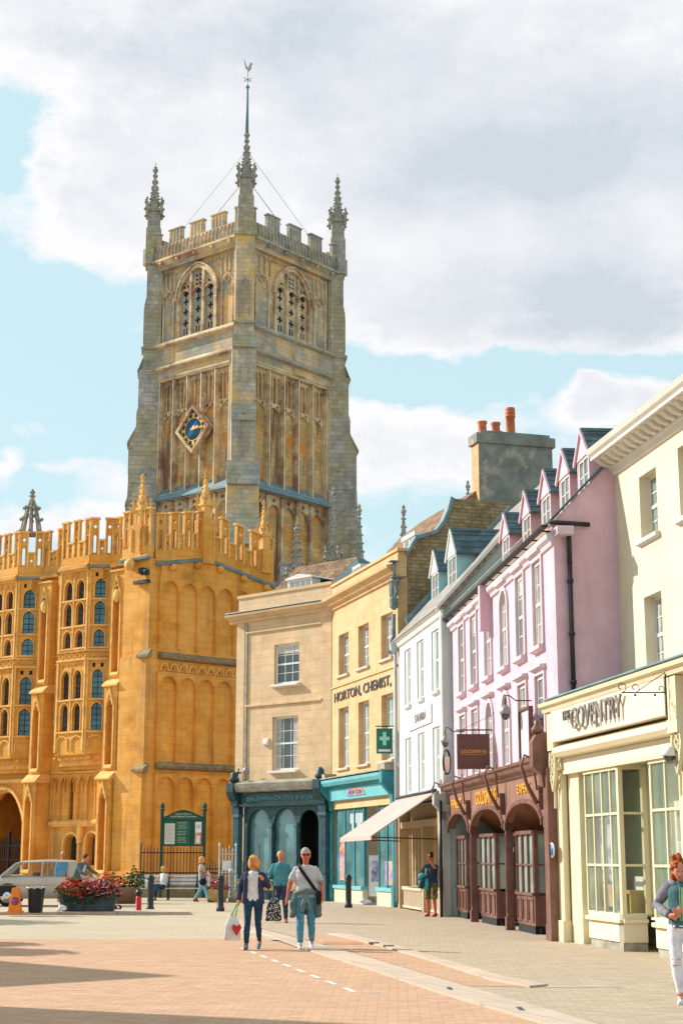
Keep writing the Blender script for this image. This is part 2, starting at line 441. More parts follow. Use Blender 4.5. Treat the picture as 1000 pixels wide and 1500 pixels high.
mat('roof_brown', (.42, .27, .17), .9, .2, 2, .5, 12, blocks=(.3, .2, .9, .45), blots=[((.2, .17, .15), 2, .5, .65, .6)])
mat('roof_orange', (.36, .20, .10), .9, .25, 5, .7, 14, blocks=(.22, .17, 1.0, .6), blots=[((.22, .13, .07), 5, .5, .6, .6)])
mat('roof_grey', (.36, .33, .30), .85, .15, 2.5, .5, 16, blocks=(.35, .22, .9, .3), blots=[((.25, .22, .19), 2, .5, .7, .5)])
mat('slate', (.075, .13, .145), .55, .25, 2.5, .4, 14, blocks=(.4, .22, .9, .5), spec=.5)
mat('lead', (.16, .25, .29), .6, .15, 2, .1)
mat('dark_iron', (.022, .02, .024), .5, .1, bump=.05)
mat('pipe_grey', (.42, .45, .45), .5, .1, bump=.05)
mat('weathered_iron', (.17, .22, .21), .7, .3, 6, .4)
mat('goldsmith_brown', (.18, .08, .062), .42, .16, 3, .12, 40, coat=.15, blots=[((.32, .17, .12), 2, .5, .7, .5)])
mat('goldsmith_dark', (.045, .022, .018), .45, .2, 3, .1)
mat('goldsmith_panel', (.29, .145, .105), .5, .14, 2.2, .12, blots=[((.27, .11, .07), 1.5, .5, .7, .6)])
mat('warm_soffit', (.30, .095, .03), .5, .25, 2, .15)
mat('gold_leaf', (.85, .42, .06), .4, .05, bump=0, metal=.2)
mat('sign_brown', (.13, .055, .045), .55, .08, bump=.05)
mat('teal', (.025, .24, .29), .45, .12, 2, .08, blots=[((.05, .36, .40), 2, .5, .7, .5)])
mat('teal_light', (.16, .50, .55), .45, .08, 2, .06)
mat('teal_dark', (.018, .06, .075), .42, .2, 3, .15, blots=[((.05, .12, .14), 4, .5, .68, .7)])
mat('teal_mid', (.06, .14, .165), .5, .18, 3, .15, blots=[((.16, .30, .32), 5, .58, .7, .6)])
mat('teal_letters', (.12, .30, .34), .5, .1)
mat('black_paint', (.008, .009, .012), .35, .1, bump=.03)
mat('near_black', (.012, .012, .012), .8, .2)
mat('awning_cloth', (.44, .36, .325), .85, .06, 1.2, .15, 20, blots=[((.5, .40, .35), 2, .5, .7, .4)])
mat('pharmacy_green', (.01, .16, .11), .4, .05, bump=0)
mat('mint', (.35, .72, .60), .5, .05, bump=0)
mat('letter_grey', (.24, .21, .20), .6, .15, bump=.05)
mat('letter_black', (.07, .06, .055), .6, .1, bump=.05)
mat('letter_pale', (.75, .72, .62), .6, .1, bump=0)
mat('shop_wood', (.55, .33, .12), .6, .15, 3)
mat('interior_pale', (.55, .60, .48), .8, .08)
mat('interior_dark', (.10, .09, .08), .8, .2)
mat('poster_blue', (.25, .25, .6), .5, .5, 6, 0, hue2=(.75, .6, .75))
mat('poster_red', (.7, .12, .08), .5, .5, 7, 0, hue2=(.8, .45, .3))
mat('poster_white', (.8, .8, .82), .5, .1, 6, 0)
mat('poster_orange', (.85, .38, .12), .5, .35, 6, 0, hue2=(.3, .2, .6))
mat('grey_metal', (.30, .31, .33), .4, .08, bump=.03, metal=.4)
mat('curtain', (.55, .52, .48), .9, .2, 8, .2)
glass_mat('glass_grey', (.25, .26, .26))
glass_mat('glass_green', (.20, .27, .23))
glass_mat('glass_dark', (.035, .05, .055))
glass_mat('glass_blue', (.03, .13, .17), .12, var=.7)
glass_mat('glass_shop', (.10, .22, .23), .04)
glass_mat('glass_pale', (.30, .38, .34), .05)
glass_mat('glass_clear', (.34, .42, .34), .04, trans=.9)

# ------------------------------------------------------------ ground
def paving(name, c1, c2, mortar, bw, bh, rot=0, amt=.5, wave=.0, blot=None):
    m, nt, b, out = node_mat(name)
    tc = nt.nodes.new('ShaderNodeTexCoord'); mp = nt.nodes.new('ShaderNodeMapping'); mp.inputs['Rotation'].default_value = (0, 0, rot)
    nt.links.new(tc.outputs['Object'], mp.inputs[0])
    br = N(nt, 'ShaderNodeTexBrick', Scale=1.0); br.inputs['Brick Width'].default_value = bw; br.inputs['Row Height'].default_value = bh
    br.inputs['Mortar Size'].default_value = .012; br.inputs['Mortar Smooth'].default_value = .3; br.inputs['Bias'].default_value = 0
    br.inputs['Color1'].default_value = rgb(c1); br.inputs['Color2'].default_value = rgb(c2); br.inputs['Mortar'].default_value = rgb(mortar)
    nt.links.new(mp.outputs[0], br.inputs['Vector'])
    v = mp.outputs[0]
    c = mixc(nt, ramp(nt, noi(nt, v, .35, 6, .6), .35, .68, 0, .6), br.outputs[0], tuple(x*.72 for x in c1))
    c = mixc(nt, ramp(nt, noi(nt, v, 2.5, 8, .75, off=(4, 2, 0)), .4, .7, 0, .35), c, tuple(min(.9, x*1.25) for x in c2))
    c = mixc(nt, ramp(nt, noi(nt, v, 1.1, 8, .8, off=(14, 2, 0), sc=(.3, 3.5, 1)), .52, .70, 0, .55), c, tuple(x*.55 for x in c1))
    c = mixc(nt, ramp(nt, noi(nt, v, 7, 3, .5, off=(9, 9, 0)), .70, .76, 0, .5), c, tuple(x*.4 for x in c1))
    nt.links.new(c, b.inputs['Base Color']); b.inputs['Roughness'].default_value = .85; b.inputs['Specular IOR Level'].default_value = .25
    bp = N(nt, 'ShaderNodeBump', Strength=.6, Distance=.008)
    h = N(nt, 'ShaderNodeMath', operation='SUBTRACT'); nt.links.new(noi(nt, v, 14, 5, .7), h.inputs[0]); nt.links.new(br.outputs['Fac'], h.inputs[1])
    nt.links.new(h.outputs[0], bp.inputs['Height']); nt.links.new(bp.outputs[0], b.inputs['Normal'])
paving('pave_orange', (.68, .42, .27), (.46, .27, .17), (.44, .27, .17), .23, .1, R(2))
paving('pave_tan', (.58, .45, .33), (.39, .30, .21), (.38, .295, .21), .24, .1, R(3))
paving('pave_far', (.56, .46, .33), (.50, .41, .29), (.36, .29, .2), .3, .15, R(-3))
paving('kerb_stone', (.60, .46, .36), (.54, .42, .33), (.3, .24, .2), .9, .6, R(70))
mat('marking', (.80, .72, .62), .8, .12, 6, .2)
mat('patch', (.5, .22, .12), .85, .15, 3)
mat('drain', (.07, .07, .08), .7)
mat('earth', (.36, .29, .2), .9, .15, .1)
def sheet(name, pts, z, m):
    b = MB(m); b.add([(x, y, z) for x, y in pts], [tuple(t) for t in tessellate_polygon([[Vector((x, y, 0)) for x, y in pts]])])
    o = b.build(name, recalc=False); me = o.data
    if me.polygons[0].normal.z < 0:
        me.flip_normals()
    return struct(o)
sheet('ground', [(-600, -100), (600, -100), (600, 900), (-600, 900)], -.02, 'earth')
sheet('square_paving', [(-60, 33.0), (60, 33.0), (60, 110), (-60, 110)], 0, 'pave_far')
sheet('road', [(-60, -20), (5.5, -20), (3.4, 11), (2.0, 16.6), (1.18, 20.25), (.41, 24.33), (-.61, 29.19), (-1.60, 33.6), (-5, 33.2), (-60, 34.5)], .004, 'pave_orange')
sheet('pavement', [(3.5, -20), (60, -20), (60, 80), (-1, 80), (-5.0, 62), (-3.0, 46), (-2.2, 39.6), (-1.0, 34.2), (-.2, 30.2), (.68, 25.7), (1.48, 21.6), (2.05, 18.8), (2.6, 16.6), (3.5, 12)], .008, 'pave_tan')
sheet('brick_inset', [(-.95, 34.0), (-.12, 34.3), (.8, 30.2), (1.55, 25.7), (2.05, 22.1), (2.40, 21.05), (1.65, 21.25), (.9, 25.0), (.0, 29.9)], .012, 'pave_orange')
def strip(name, L, Rr, z0, z1, m):
    b = MB(m)
    for i in range(len(L)-1):
        b.prism([L[i], Rr[i], Rr[i+1], L[i+1]], z0, z1, 'xy')
    return struct(b.build(name))
strip('kerb', [(-2.84, 39.75), (-1.52, 34.36), (-.61, 29.19), (.41, 24.33), (1.18, 20.25), (2.0, 16.6), (3.2, 11)],
      [(-2.34, 39.75), (-1.16, 34.36), (-.22, 30.0), (.80, 25.1), (1.62, 20.9), (2.48, 16.7), (3.75, 11)], .0, .03, 'kerb_stone')
strip('kerb', [(-.3, 35.2), (-.15, 34.65), (.76, 30.27), (1.51, 25.7), (2.03, 22.1), (2.41, 20.97)],
      [(0, 35.3), (.15, 34.95), (1.02, 30.5), (1.73, 25.86), (2.26, 22.59), (2.68, 21.25)], .0, .035, 'kerb_stone')
strip('kerb', [(2.60, 21.0), (3.58, 21.02)], [(2.66, 21.2), (3.58, 21.12)], .0, .014, 'kerb_stone')
strip('kerb', [(-30, 46.5), (-4.4, 47.0)], [(-30, 48.6), (-4.7, 49.2)], .0, .09, 'kerb_stone')
b = MB('marking')
P0, P1 = Vector((-1.84, 30.0)), Vector((.17, 20.35)); dd = (P1-P0); L_ = dd.length; dd.normalize(); nn = Vector((-dd.y, dd.x))*.035
t = 0
while t < L_-.3:
    a, c = P0+dd*t, P0+dd*min(L_, t+.62); b.prism([a+nn, c+nn, c-nn, a-nn], .008, .0085, 'xy'); t += 1.15
for (x0, y0, x1, y1) in [(-1.5, 26.0, -1.2, 25.97), (.22, 20.3, .5, 20.29)]:
    b.box(x0, x1, min(y0, y1)-.02, max(y0, y1)-.1+.12, .008, .0085)
struct(b.build('road_marking'))
b = MB('patch'); b.box(-.35, .42, 31.1, 31.9, .012, .017); b.build('road_patch')['kind'] = 'structure'
b = MB('drain')
for x, y in ((.62, 31.2), (.87, 30.2)): b.box(x-.1, x+.1, y-.2, y+.2, .03, .042)
struct(b.build('drain_covers'))
b = MB('drain')
for y, x in ((20.6, 1.36), (17.9, 1.95)): b.box(x-.03, x+.03, y-.2, y+.2, .028, .033)
struct(b.build('kerb_joints'))
# ============================================================ THE ROW OF HOUSES (right)
def roofmesh(par, pts, x0, x1, m, name='roof'):
    b = MB(m); b.prism(pts, x0, x1, 'yz'); return b.build(name, par)
def dormer(par, cx, w, y, z0, ze, za, side, depth, m='slate', gm='glass_grey', face='white_paint', rotT=None):
    """gabled dormer whose front stands at -y behind the facade"""
    b = MB(side)
    b.box(cx-w/2, cx-w/2+.08, y-depth, y, z0-.3, ze); b.box(cx+w/2-.08, cx+w/2, y-depth, y, z0-.3, ze)
    o = b.build('dormer', par)
    f = MB(face); f.prism([(cx-w/2-.06, ze), (cx+w/2+.06, ze), (cx, za)], y-.05, y+.02); f.box(cx-w/2+.08, cx+w/2-.08, y-.1, y-.01, z0-.12, z0); 
    f.rib([(cx-w/2-.12, ze-.06), (cx, za+.03), (cx+w/2+.12, ze-.06)], .09, y+.021, y+.07); f.build('gable', o)
    r = MB(m)
    for s in (-1, 1):
        for k in range(4):      # courses of slates
            a, c = k/4, (k+1)/4
            x_a, z_a = cx+s*(w/2+.16)*(1-a), ze-.08+(za-ze+.14)*a
            x_c, z_c = cx+s*(w/2+.16)*(1-c), ze-.08+(za-ze+.14)*c
            r.prism([(x_a, z_a+.045), (x_c, z_c+.015), (x_c, z_c-.03), (x_a, z_a-.01)], y-depth, y+.02)
    r.prism([(cx-.1, za), (cx, za+.1), (cx+.1, za)], y-depth, y+.03); r.build('dormer_roof', o)
    fr = MB('white_paint'); ww = w-.16
    fr.prism(rect(cx-ww/2, cx+ww/2, z0, ze), y-.06, y-.012, holes=[list(reversed(rect(cx-ww/2+.06, cx-.02, z0+.06, ze-.06))), list(reversed(rect(cx+.02, cx+ww/2-.06, z0+.06, ze-.06)))])
    fr.box(cx-ww/2+.06, cx+ww/2-.06, y-.06, y-.03, (z0+ze)/2-.012, (z0+ze)/2+.012)
    fo = fr.build('dormer_window', o)
    p = MB(gm); p.box(cx-ww/2+.05, cx+ww/2-.05, y-.055, y-.045, z0+.05, ze-.05); p.build('pane', fo)
    return o
def gutter(b, x0, x1, y, z, r=.07):
    b.prism([(y+r*math.cos(a), z+r*math.sin(a)) for a in [math.pi+math.pi*k/6 for k in range(7)]], x0, x1, 'yz')

# ---------------- pink house with the goldsmith's shop
pk = thing('terraced_house', 'tall pink rendered house with slate roofed dormers above the brown goldsmith shopfront', 'house', (PINK.X, PINK.Y, 0), PINK.rz, 'houses in the shopping row')
L = 13.45
WX = [1.6, 3.45, 5.4, 7.5, 9.55, 11.45]
tops = ['flat', 'flat', 'round', 'round', 'flat', 'flat']
holes = []
for x, tp in zip(WX, tops):
    for z0, z1 in ((6.1, 7.95), (3.75, 5.45)):
        holes.append(arch(x, .86, z0, z1-.43, .43, 'round', 6) if tp == 'round' else rect(x-.43, x+.43, z0, z1))
b = MB('pink_render'); wall(b, 0, L, 3.3, 8.36, holes)
b.prism([(-.3, 3.3), (-.3, 8.361), (.02, 8.361), (.06, 8.44), (-4.3, 13.05), (-8.6, 8.3), (-8.5, 3.3)], .0, .3, 'yz')       # gable end above
b.box(.0, .3, -8.5, -.301, 0, 3.3); b.box(.3, L, -8.5, -8.2, 0, 8.2)
b.build('wall', pk)
b = MB('pink_sill')
for x, tp in zip(WX, tops):
    for z0, z1 in ((6.1, 7.95), (3.75, 5.45)):
        b.rib([(x-.48, z0), (x-.48, z1-(.43 if tp == 'round' else -.05))]+(arch_curve(x, .96, z1-.43, .48, 'round', 6)[1:-1] if tp == 'round' else [])+[(x+.48, z1-(.43 if tp == 'round' else -.05)), (x+.48, z0)], .1, .001, .05)
        b.prism([(.001, z1+.1), (.14, z1+.16), (.14, z1+.2), (.001, z1+.22)], x-.56, x+.56, 'yz')
b.mould(.0, L, [(.001, 8.0), (.05, 8.02), (.07, 8.1), (.14, 8.16), (.16, 8.26), (.001, 8.3)])
b.build('window_surround', pk)
for x, tp in zip(WX, tops):
    sash(pk, x-.43, x+.43, 6.1, 7.95, -.02, 2, 4, 'white_paint', 'glass_grey', .06, tp, 'pink_sill', .14, blind='curtain' if x in (3.45, 9.55) else None)
    sash(pk, x-.43, x+.43, 3.75, 5.45, -.02, 2, 4, 'white_paint', 'glass_grey', .06, tp, 'pink_sill', .1)
roofmesh(pk, [(.12, 8.30), (-4.3, 12.95), (-8.7, 8.2), (-8.7, 8.05), (-4.3, 12.76), (.1, 8.2)], .301, L, 'roof_brown')
b = MB('slate'); b.prism([(.1, 8.45), (-4.3, 13.06), (-4.3, 13.11), (.12, 8.5)], -.06, .34, 'yz'); b.build('verge', pk)
b = MB('dark_iron'); gutter(b, -.12, L, .2, 8.42, .075)
for k in range(14): b.box(.2+k, .23+k, .02, .2, 8.33, 8.36)
b.build('gutter', pk)
b = MB('pink_sill'); b.box(-.35, -.002, -.35, .0, 8.18, 8.36); b.build('corbel', pk)
b = MB('dark_iron'); b.tube([(-.10, .1, 8.48), (-.10, -.75, 8.44)], .05, 8); b.tube([(-.10, -.30, 8.44), (-.10, -.30, 7.6)], .055); b.tube([(-.10, -.30, 7.6), (-.10, -.30, 4.6)], .05)
for z in (8.3, 7.2, 6.1, 5.1): b.tube([(-.10, -.30, z), (-.10, -.30, z+.08)], .07)
b.build('downpipe', pk)
for x in (.95, 2.7, 4.65, 6.9, 9.6): dormer(pk, x, 1.02, -.92, 9.35, 10.15, 10.74, 'pink_render', 2.0, gm='glass_grey', face='pink_render')
# snow guard of fine mesh along the gutter
b = MB('pipe_grey')
for k in range(0, 60): b.box(2.2+k*.19, 2.212+k*.19, .06, .07, 8.4, 8.72)
for z in (8.45, 8.58, 8.72): b.box(2.2, L, .06, .07, z, z+.014)
b.build('snow_guard', pk)
b = MB('pink_render'); b.box(7.0, 7.22, .001, .3, 7.2, 8.35); b.build('rain_box', pk)

# shopfront
gs = MB('goldsmith_brown'); ax = [(1.0, 4.85), (5.2, 9.5), (9.9, 13.2)]
poly = [(.55, 2.45), (.85, 2.45)]
def shop_arches():
    pts = [(.5, 3.42), (.5, 2.42)]
    for a, c in ax: pts += [(a, 2.42)]+arch_curve((a+c)/2, c-a, 2.42, .42, 'tudor', 8)[1:-1]+[(c, 2.42)]
    return pts+[(13.45, 2.42), (13.45, 3.42)]
b = MB('goldsmith_panel'); b.prism(shop_arches(), .02, .16); b.build('fascia', pk)
b = MB('goldsmith_brown')
for a, c in ax: b.rib([(a, 2.3), (a, 2.42)]+arch_curve((a+c)/2, c-a, 2.42, .42, 'tudor', 8)[1:-1]+[(c, 2.42), (c, 2.3)], .09, .161, .22)
b.mould(.35, 13.5, [(.16, 3.36), (.22, 3.38), (.24, 3.44), (.34, 3.48), (.36, 3.56), (.42, 3.6), (.42, 3.66), (.02, 3.74), (.02, 3.36)])
b.build('cornice', pk)
b = MB('goldsmith_brown')
for x in (.72, 5.02, 9.7, 13.33):
    w_ = .09 if x > 1 else .13
    b.box(x-w_, x+w_, .0, .2, .0, .3); b.box(x-w_*.75, x+w_*.75, .02, .17, .3, 2.25); b.box(x-w_, x+w_, .0, .2, 2.25, 2.42)
    b.box(x-w_*.3, x+w_*.3, .171, .185, .4, 2.15)
b.build('column', pk)
b = MB('goldsmith_brown')                                         # end console by the cream shop
b.prism([(.05, 3.0), (.3, 3.05), (.34, 3.3), (.5, 3.45), (.5, 3.95), (.42, 4.1), (.25, 4.16), (.05, 4.1)], .30, .62, 'yz')
b.lathe([(.02, 0), (.12, .02), (.14, .1), (.06, .2), (.08, .26), (.02, .3)], (.46, .35, 4.12), 10)
b.box(.1, .5, -.02, .26, 0, 3.42)
b.build('console', pk)
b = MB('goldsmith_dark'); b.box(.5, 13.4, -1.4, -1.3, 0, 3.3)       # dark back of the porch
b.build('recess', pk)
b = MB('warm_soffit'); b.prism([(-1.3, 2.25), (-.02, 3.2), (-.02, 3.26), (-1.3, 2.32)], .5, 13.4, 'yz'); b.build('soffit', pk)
for bi, (a, c) in enumerate(ax):
    m = a+(c-a)*.50
    zs = [(m, c-.1, -.02), (a+.15, m, -.5)]                      # far half stands proud, near half is set back
    fr = MB('goldsmith_brown'); st = MB('goldsmith_brown'); gl = MB('glass_dark' if 0 else 'glass_pale'); pl = MB('near_black')
    for (x0, x1, y) in zs:
        st.box(x0, x1, y-.1, y, .18, .82); pl.box(x0+.01, x1-.01, y-.11, y-.012, .0, .18)
        n_ = 3
        for k in range(n_):
            p0 = x0+(x1-x0)*(k+.12)/n_; p1 = x0+(x1-x0)*(k+.88)/n_
            st.rib(rect(p0, p1, .27, .74), .05, y+.001, y+.025, closed=True)
        st.box(x0-.03, x1+.03, y-.12, y+.05, .82, .88)
        fr.box(x0, x1, y-.08, y+.03, 2.14, 2.22)
        for k in range(n_+1):
            xx = x0+(x1-x0)*k/n_; fr.box(max(x0, xx-.045), min(x1, xx+.045), y-.07, y+.01, .88, 2.14)
        fr.box(x0, x1, y-.05, y, 1.46, 1.50)
        gl.box(x0+.02, x1-.02, y-.05, y-.04, .88, 2.14)
    y0, y1 = -.5, -.02                                             # return facing down the street
    st.box(m-.1, m-.001, y0+.001, y1-.101, .18, .82); st.box(m-.08, m-.002, y1-.1, y1-.001, .18, .82); pl.box(m-.09, m-.01, y0+.02, y1-.11, 0, .18)
    st.T = None
    fr.box(m-.06, m-.002, y0+.001, y1-.001, 2.14, 2.21); fr.box(m-.06, m-.001, y1-.09, y1-.001, .88, 2.14); fr.box(m-.06, m-.001, y0+.03, y0+.09, .88, 2.14); fr.box(m-.04, m-.001, y0+.09, y1-.09, 1.46, 1.5)
    gl.box(m-.035, m-.025, y0+.05, y1-.05, .88, 2.14)
    o = fr.build('shop_window', pk); gl.build('pane', o); st.build('stall_riser', o); pl.build('plinth', o)
    d = MB('interior_pale'); d.box(a+.2, c-.2, -.75, -.74, .9, 2.1); d.build('display_back', o)
def lamps(par, xs):
    for x in xs:
        b = MB('goldsmith_brown'); b.tube([(x, .3, 3.62), (x, .55, 3.72), (x, .62, 3.5), (x, .5, 3.1), (x, .3, 2.72)], [.025, .025, .03, .04, .05], 6)
        b.tube([(x-.12, .36, 3.4), (x-.13, .37, 3.74), (x-.03, .36, 3.8), (x+.02, .36, 3.6), (x, .3, 3.0)], .022, 6)
        b.box(x-.05, x+.05, .17, .27, 2.6, 3.1); b.build('bracket', par)
lamps(pk, (5.1, 9.75, 13.3, .9))
text('lettering', 'GOLDSMITHS', 6.0, 8.75, 2.93, 3.27, .16, pk, 'gold_leaf', .03, bold=.02)
text('lettering', 'EXPERT', 2.15, 3.5, 3.02, 3.22, .16, pk, 'gold_leaf', .03, bold=.015)
text('lettering', 'FINEST', 10.9, 12.6, 2.95, 3.2, .16, pk, 'gold_leaf', .03, bold=.02)

# ---------------- cream house with the shop in front
cr = thing('terraced_house', 'cream rendered house with bracketed cornice above the cream painted shop', 'house', (CREAM.X, CREAM.Y, 0), CREAM.rz, 'houses in the shopping row')
wins = [(-1.93, 7.85, 9.14), (-1.93, 5.15, 6.68), (-4.05, 7.85, 9.2), (-4.05, 5.15, 6.68), (-6.2, 7.85, 9.2), (-6.2, 5.15, 6.68)]
b = MB('cream_render'); wall(b, -9.5, 0, 0, 9.55, [rect(x-.48, x+.48, z0, z1) for x, z0, z1 in wins])
b.box(-.3, 0, -9, -.301, 0, 9.55); b.box(-9.5, -9.2, -9, -.301, 0, 9.55); b.box(-9.2, -.3, -9, -8.7, 0, 9.55); b.build('wall', cr)
for x, z0, z1 in wins: sash(cr, x-.48, x+.48, z0, z1, -.2, 2, 4, 'white_paint', 'glass_green', .06, sill='cream_trim', sillp=.1)
b = MB('cream_trim')
b.mould(-9.6, .06, [(0.001, 9.5), (.06, 9.52), (.08, 9.6), (.14, 9.64), (.14, 9.82), (.5, 9.84), (.5, 9.9), (.56, 9.96), (.6, 10.06), (.001, 10.1)])
k = -9.4
while k < 0: b.prism([(.141, 9.66), (.3, 9.70), (.42, 9.79), (.44, 9.835), (.141, 9.835)], k, k+.15, 'yz'); k += .34
b.build('cornice', cr)
roofmesh(cr, [(.5, 10.101), (-4, 12.2), (-9, 9.6), (-9, 9.5), (-4, 12.0), (0, 9.6)], -9.5, .0, 'roof_grey')
sh = MB('cream_shop')
X0, X1 = -8.6, .25
T2 = Matrix.Translation((0, 1.34, 0))                              # the shop stands 1.34 m in front of the wall
b = MB('cream_shop', T2)
b.box(X1-.42, X1, -.05, .12, 0, .42); b.box(X1-.38, X1-.04, -.05, .07, .42, 3.6); b.box(X1-.45, X1+.04, -1.33, .16, 3.35, 3.42)   # end pilaster
b.box(X1-.12, X1, -1.33, -.051, 0, 4.5)
b.box(X1-.40, X1-.0, -.05, .22, 3.75, 4.5)
b.box(X0, X1-.12, -1.33, -.2, 4.42, 4.5)
b.box(-6.95, -6.55, -.05, .10, 0, 3.6); b.box(-6.95, -6.5, -.05, .24, 3.6, 4.5)
b.box(-.86, X1-.42, -.5, -.06, 0, 3.3)
b.build('pilaster', cr)
b = MB('cream_shop', T2)                                            # pierced scroll consoles
for x in (X1-.2, -6.75):
    b.rib([(x-.14, 3.72), (x-.2, 3.45), (x-.12, 3.2), (x, 2.95), (x+.12, 3.2), (x+.2, 3.45), (x+.14, 3.72)], .05, .13, .2)
    for z in (3.62, 3.45, 3.28, 3.12): b.rib(quatre(x, z, .1), .03, .14, .19, closed=True)
    b.rib([(x, 2.95), (x+.02, 2.6)], .03, .12, .16)
b.build('console', cr)
b = MB('cream_shop_light', T2); b.box(-6.5, X1-.42, .05, .26, 3.90, 4.52); b.build('sign_board', cr)
b = MB('cream_shop', T2)
b.mould(X0, X1+.1, [(-.1, 4.5), (.27, 4.52), (.30, 4.60), (.36, 4.63), (.38, 4.70), (-.1, 4.76)])
b.mould(-6.5, X1-.4, [(.0, 3.87), (.06, 3.86), (.22, 3.78), (.26, 3.68), (.2, 3.6), (.0, 3.58)])
b.build('cornice', cr)
b = MB('lead', T2); b.box(X0, X1+.05, -1.3, .30, 4.762, 4.79); b.build('flat_roof', cr)
b = MB('cream_shop_light', T2); b.box(-6.5, X1-.42, -.1, .04, 3.34, 3.575); b.build('fascia', cr)
b = MB('cream_shop', T2); b.box(-6.5, X1-.42, -.1, .06, 3.26, 3.335); b.build('transom', cr)
# bay windows: name, x0, x1 (near..far)
def shop_bay(x0, x1, ret):
    yf = -.02; fr = MB('cream_shop', T2); gl = MB('glass_clear', T2); st = MB('cream_shop_light', T2); pl = MB('grey_stone', T2)
    # plan of the front: curves in at the far end
    plan = [(x1+.02, -.42), (x1-.08, -.24), (x1-.25, -.1), (x1-.5, yf)]
    nf = 5 if x1-x0 > 2.6 else 4
    plan += [(x1-.5-(x1-.5-x0)*k/nf, yf) for k in range(1, nf+1)]
    if ret: plan += [(x0, yf-.45)]
    for i in range(len(plan)-1):
        (ax_, ay_), (bx_, by_) = plan[i], plan[i+1]; pr = .005 if ret and i == len(plan)-2 else 0
        d = Vector((bx_-ax_, by_-ay_)).normalized(); nrm = Vector((d.y, -d.x)); nrm = nrm if nrm.y > 0 or abs(nrm.y) < .01 else -nrm
        if abs(nrm.y) < .01: nrm = Vector((-1, 0))
        def q(o1, o2, z0, z1, mb, e0=0, e1=0):
            a_ = Vector((ax_, ay_))-d*e0; c_ = Vector((bx_, by_))+d*e1
            mb.prism([a_+nrm*o1, c_+nrm*o1, c_+nrm*(o2+pr), a_+nrm*(o2+pr)], z0, z1, 'xy')
        q(-.03, -.02, .62, 3.25, gl)
        q(-.25, .0, .16, .50, st); q(-.25, .07, .50, .56, fr, .0, .0); q(-.2, -.0, .56, .66, st); q(-.2, -.03, .0, .16, pl)
        for z in (1.50, 2.42): q(-.05, .012, z-.022, z+.022, fr)
        q(-.06, .03, 3.2, 3.27, fr)
    for (px_, py_) in plan[1:]:
        big = (px_, py_) == plan[-1] or (ret and px_ == x0)
        s_ = .055 if big else .024
        fr.box(px_-s_, px_+s_, py_-.06, py_+(.025 if big else .004), .64, 3.25)
    o = fr.build('shop_window', cr); gl.build('pane', o); st.build('stall_riser', o); pl.build('plinth', o)
    return o
shop_bay(-3.3, -.85, True); shop_bay(-8.3, -4.45, False)
b = MB('cream_shop', T2); b.box(-4.42, -3.36, -.9, -.82, 0, 3.26); b.build('door', cr)
b = MB('interior_pale', T2); b.box(-8.5, -4.5, -1.3, -1.25, .2, 3.3); b.box(-3.2, -.3, -1.3, -1.25, .2, 3.3)
b.box(-8.5, -4.5, -1.24, -.1, .6, .64); b.box(-3.2, -.95, -1.24, -.45, .6, .64); b.box(-8.5, -4.5, -1.24, -.1, 3.34, 3.38); b.box(-3.2, -.3, -1.24, -.2, 3.34, 3.38); b.box(-3.3, -3.26, -1.2, -.55, .65, 3.3); b.build('shop_interior', cr)
def poster(x0, x1, z0, z1, y, m, nm='poster'):
    b = MB(m, T2); b.box(x0, x1, y-.02, y, z0, z1); b.build(nm, cr)
poster(-2.35, -1.6, 1.2, 2.4, -.22, 'poster_blue'); poster(-2.3, -1.7, .75, 1.15, -.20, 'poster_red'); poster(-3.1, -2.6, .8, 1.3, -.5, 'poster_white'); poster(-1.5, -1.1, .85, 1.2, -.6, 'poster_red')
poster(-5.6, -5.1, 1.0, 1.7, -.4, 'poster_white'); poster(-6.45, -5.75, 1.9, 2.4, -.15, 'poster_orange'); poster(-6.5, -5.75, 1.3, 1.88, -.16, 'poster_blue')
b = MB('shop_wood', T2); b.box(-3.18, -2.75, -.5, -.2, 1.0, 1.06); b.box(-3.16, -3.1, -.48, -.22, .66, 1.0); b.box(-2.9, -2.8, -.48, -.22, .66, 1.0); b.build('display_table', cr)
text('lettering', 'COVENTRY', -4.62, -1.72, 4.03, 4.44, .31, cr, 'letter_grey', .035, T2, bold=.0)
text('lettering', 'THE', -1.68, -1.22, 4.24, 4.42, .31, cr, 'letter_grey', .05, T2)
for (x, z) in ((-4.25, 4.1),): pass

# ---------------- white house
wh = thing('terraced_house', 'narrow white rendered house with two pale blue dormers and a shop awning', 'house', (WHITE.X, WHITE.Y, 0), WHITE.rz, 'houses in the shopping row')
L = 7.35; WX = [1.05, 3.4, 5.6]
holes = [rect(x-.55, x+.55, 6.45, 8.28) for x in WX]+[rect(x-.53, x+.53, 3.62, 5.4) for x in WX]
b = MB('white_render'); wall(b, 0, L, 3.3, 8.7, holes); b.build('wall', wh)
b = MB('sage_side'); b.prism([(0, 0), (0, 8.7), (-4, 13.3), (-8.5, 8.4), (-8.5, 0)], -.25, -.002, 'yz'); b.build('side_wall', wh)
b = MB('pale_shutter')
for x in WX:
    b.box(x+.16, x+.55, -.13, -.04, 6.45, 8.28); b.box(x+.15, x+.53, -.13, -.04, 3.62, 5.4)
b.build('shutter', wh)
for x in WX:
    sash(wh, x-.55, x+.16, 6.45, 8.28, -.06, 1, 2, 'white_paint', 'glass_pale', .07, sill='white_paint', sillp=.1)
    sash(wh, x-.53, x+.15, 3.62, 5.4, -.06, 1, 2, 'white_paint', 'glass_pale', .07, sill=None)
b = MB('white_paint'); b.mould(-.3, L, [(.001, 8.52), (.06, 8.54), (.1, 8.66), (.18, 8.72), (.2, 8.78), (.001, 8.8)])
b.box(-.2, -.0, .001, .07, 3.3, 8.5)
b.build('cornice', wh)
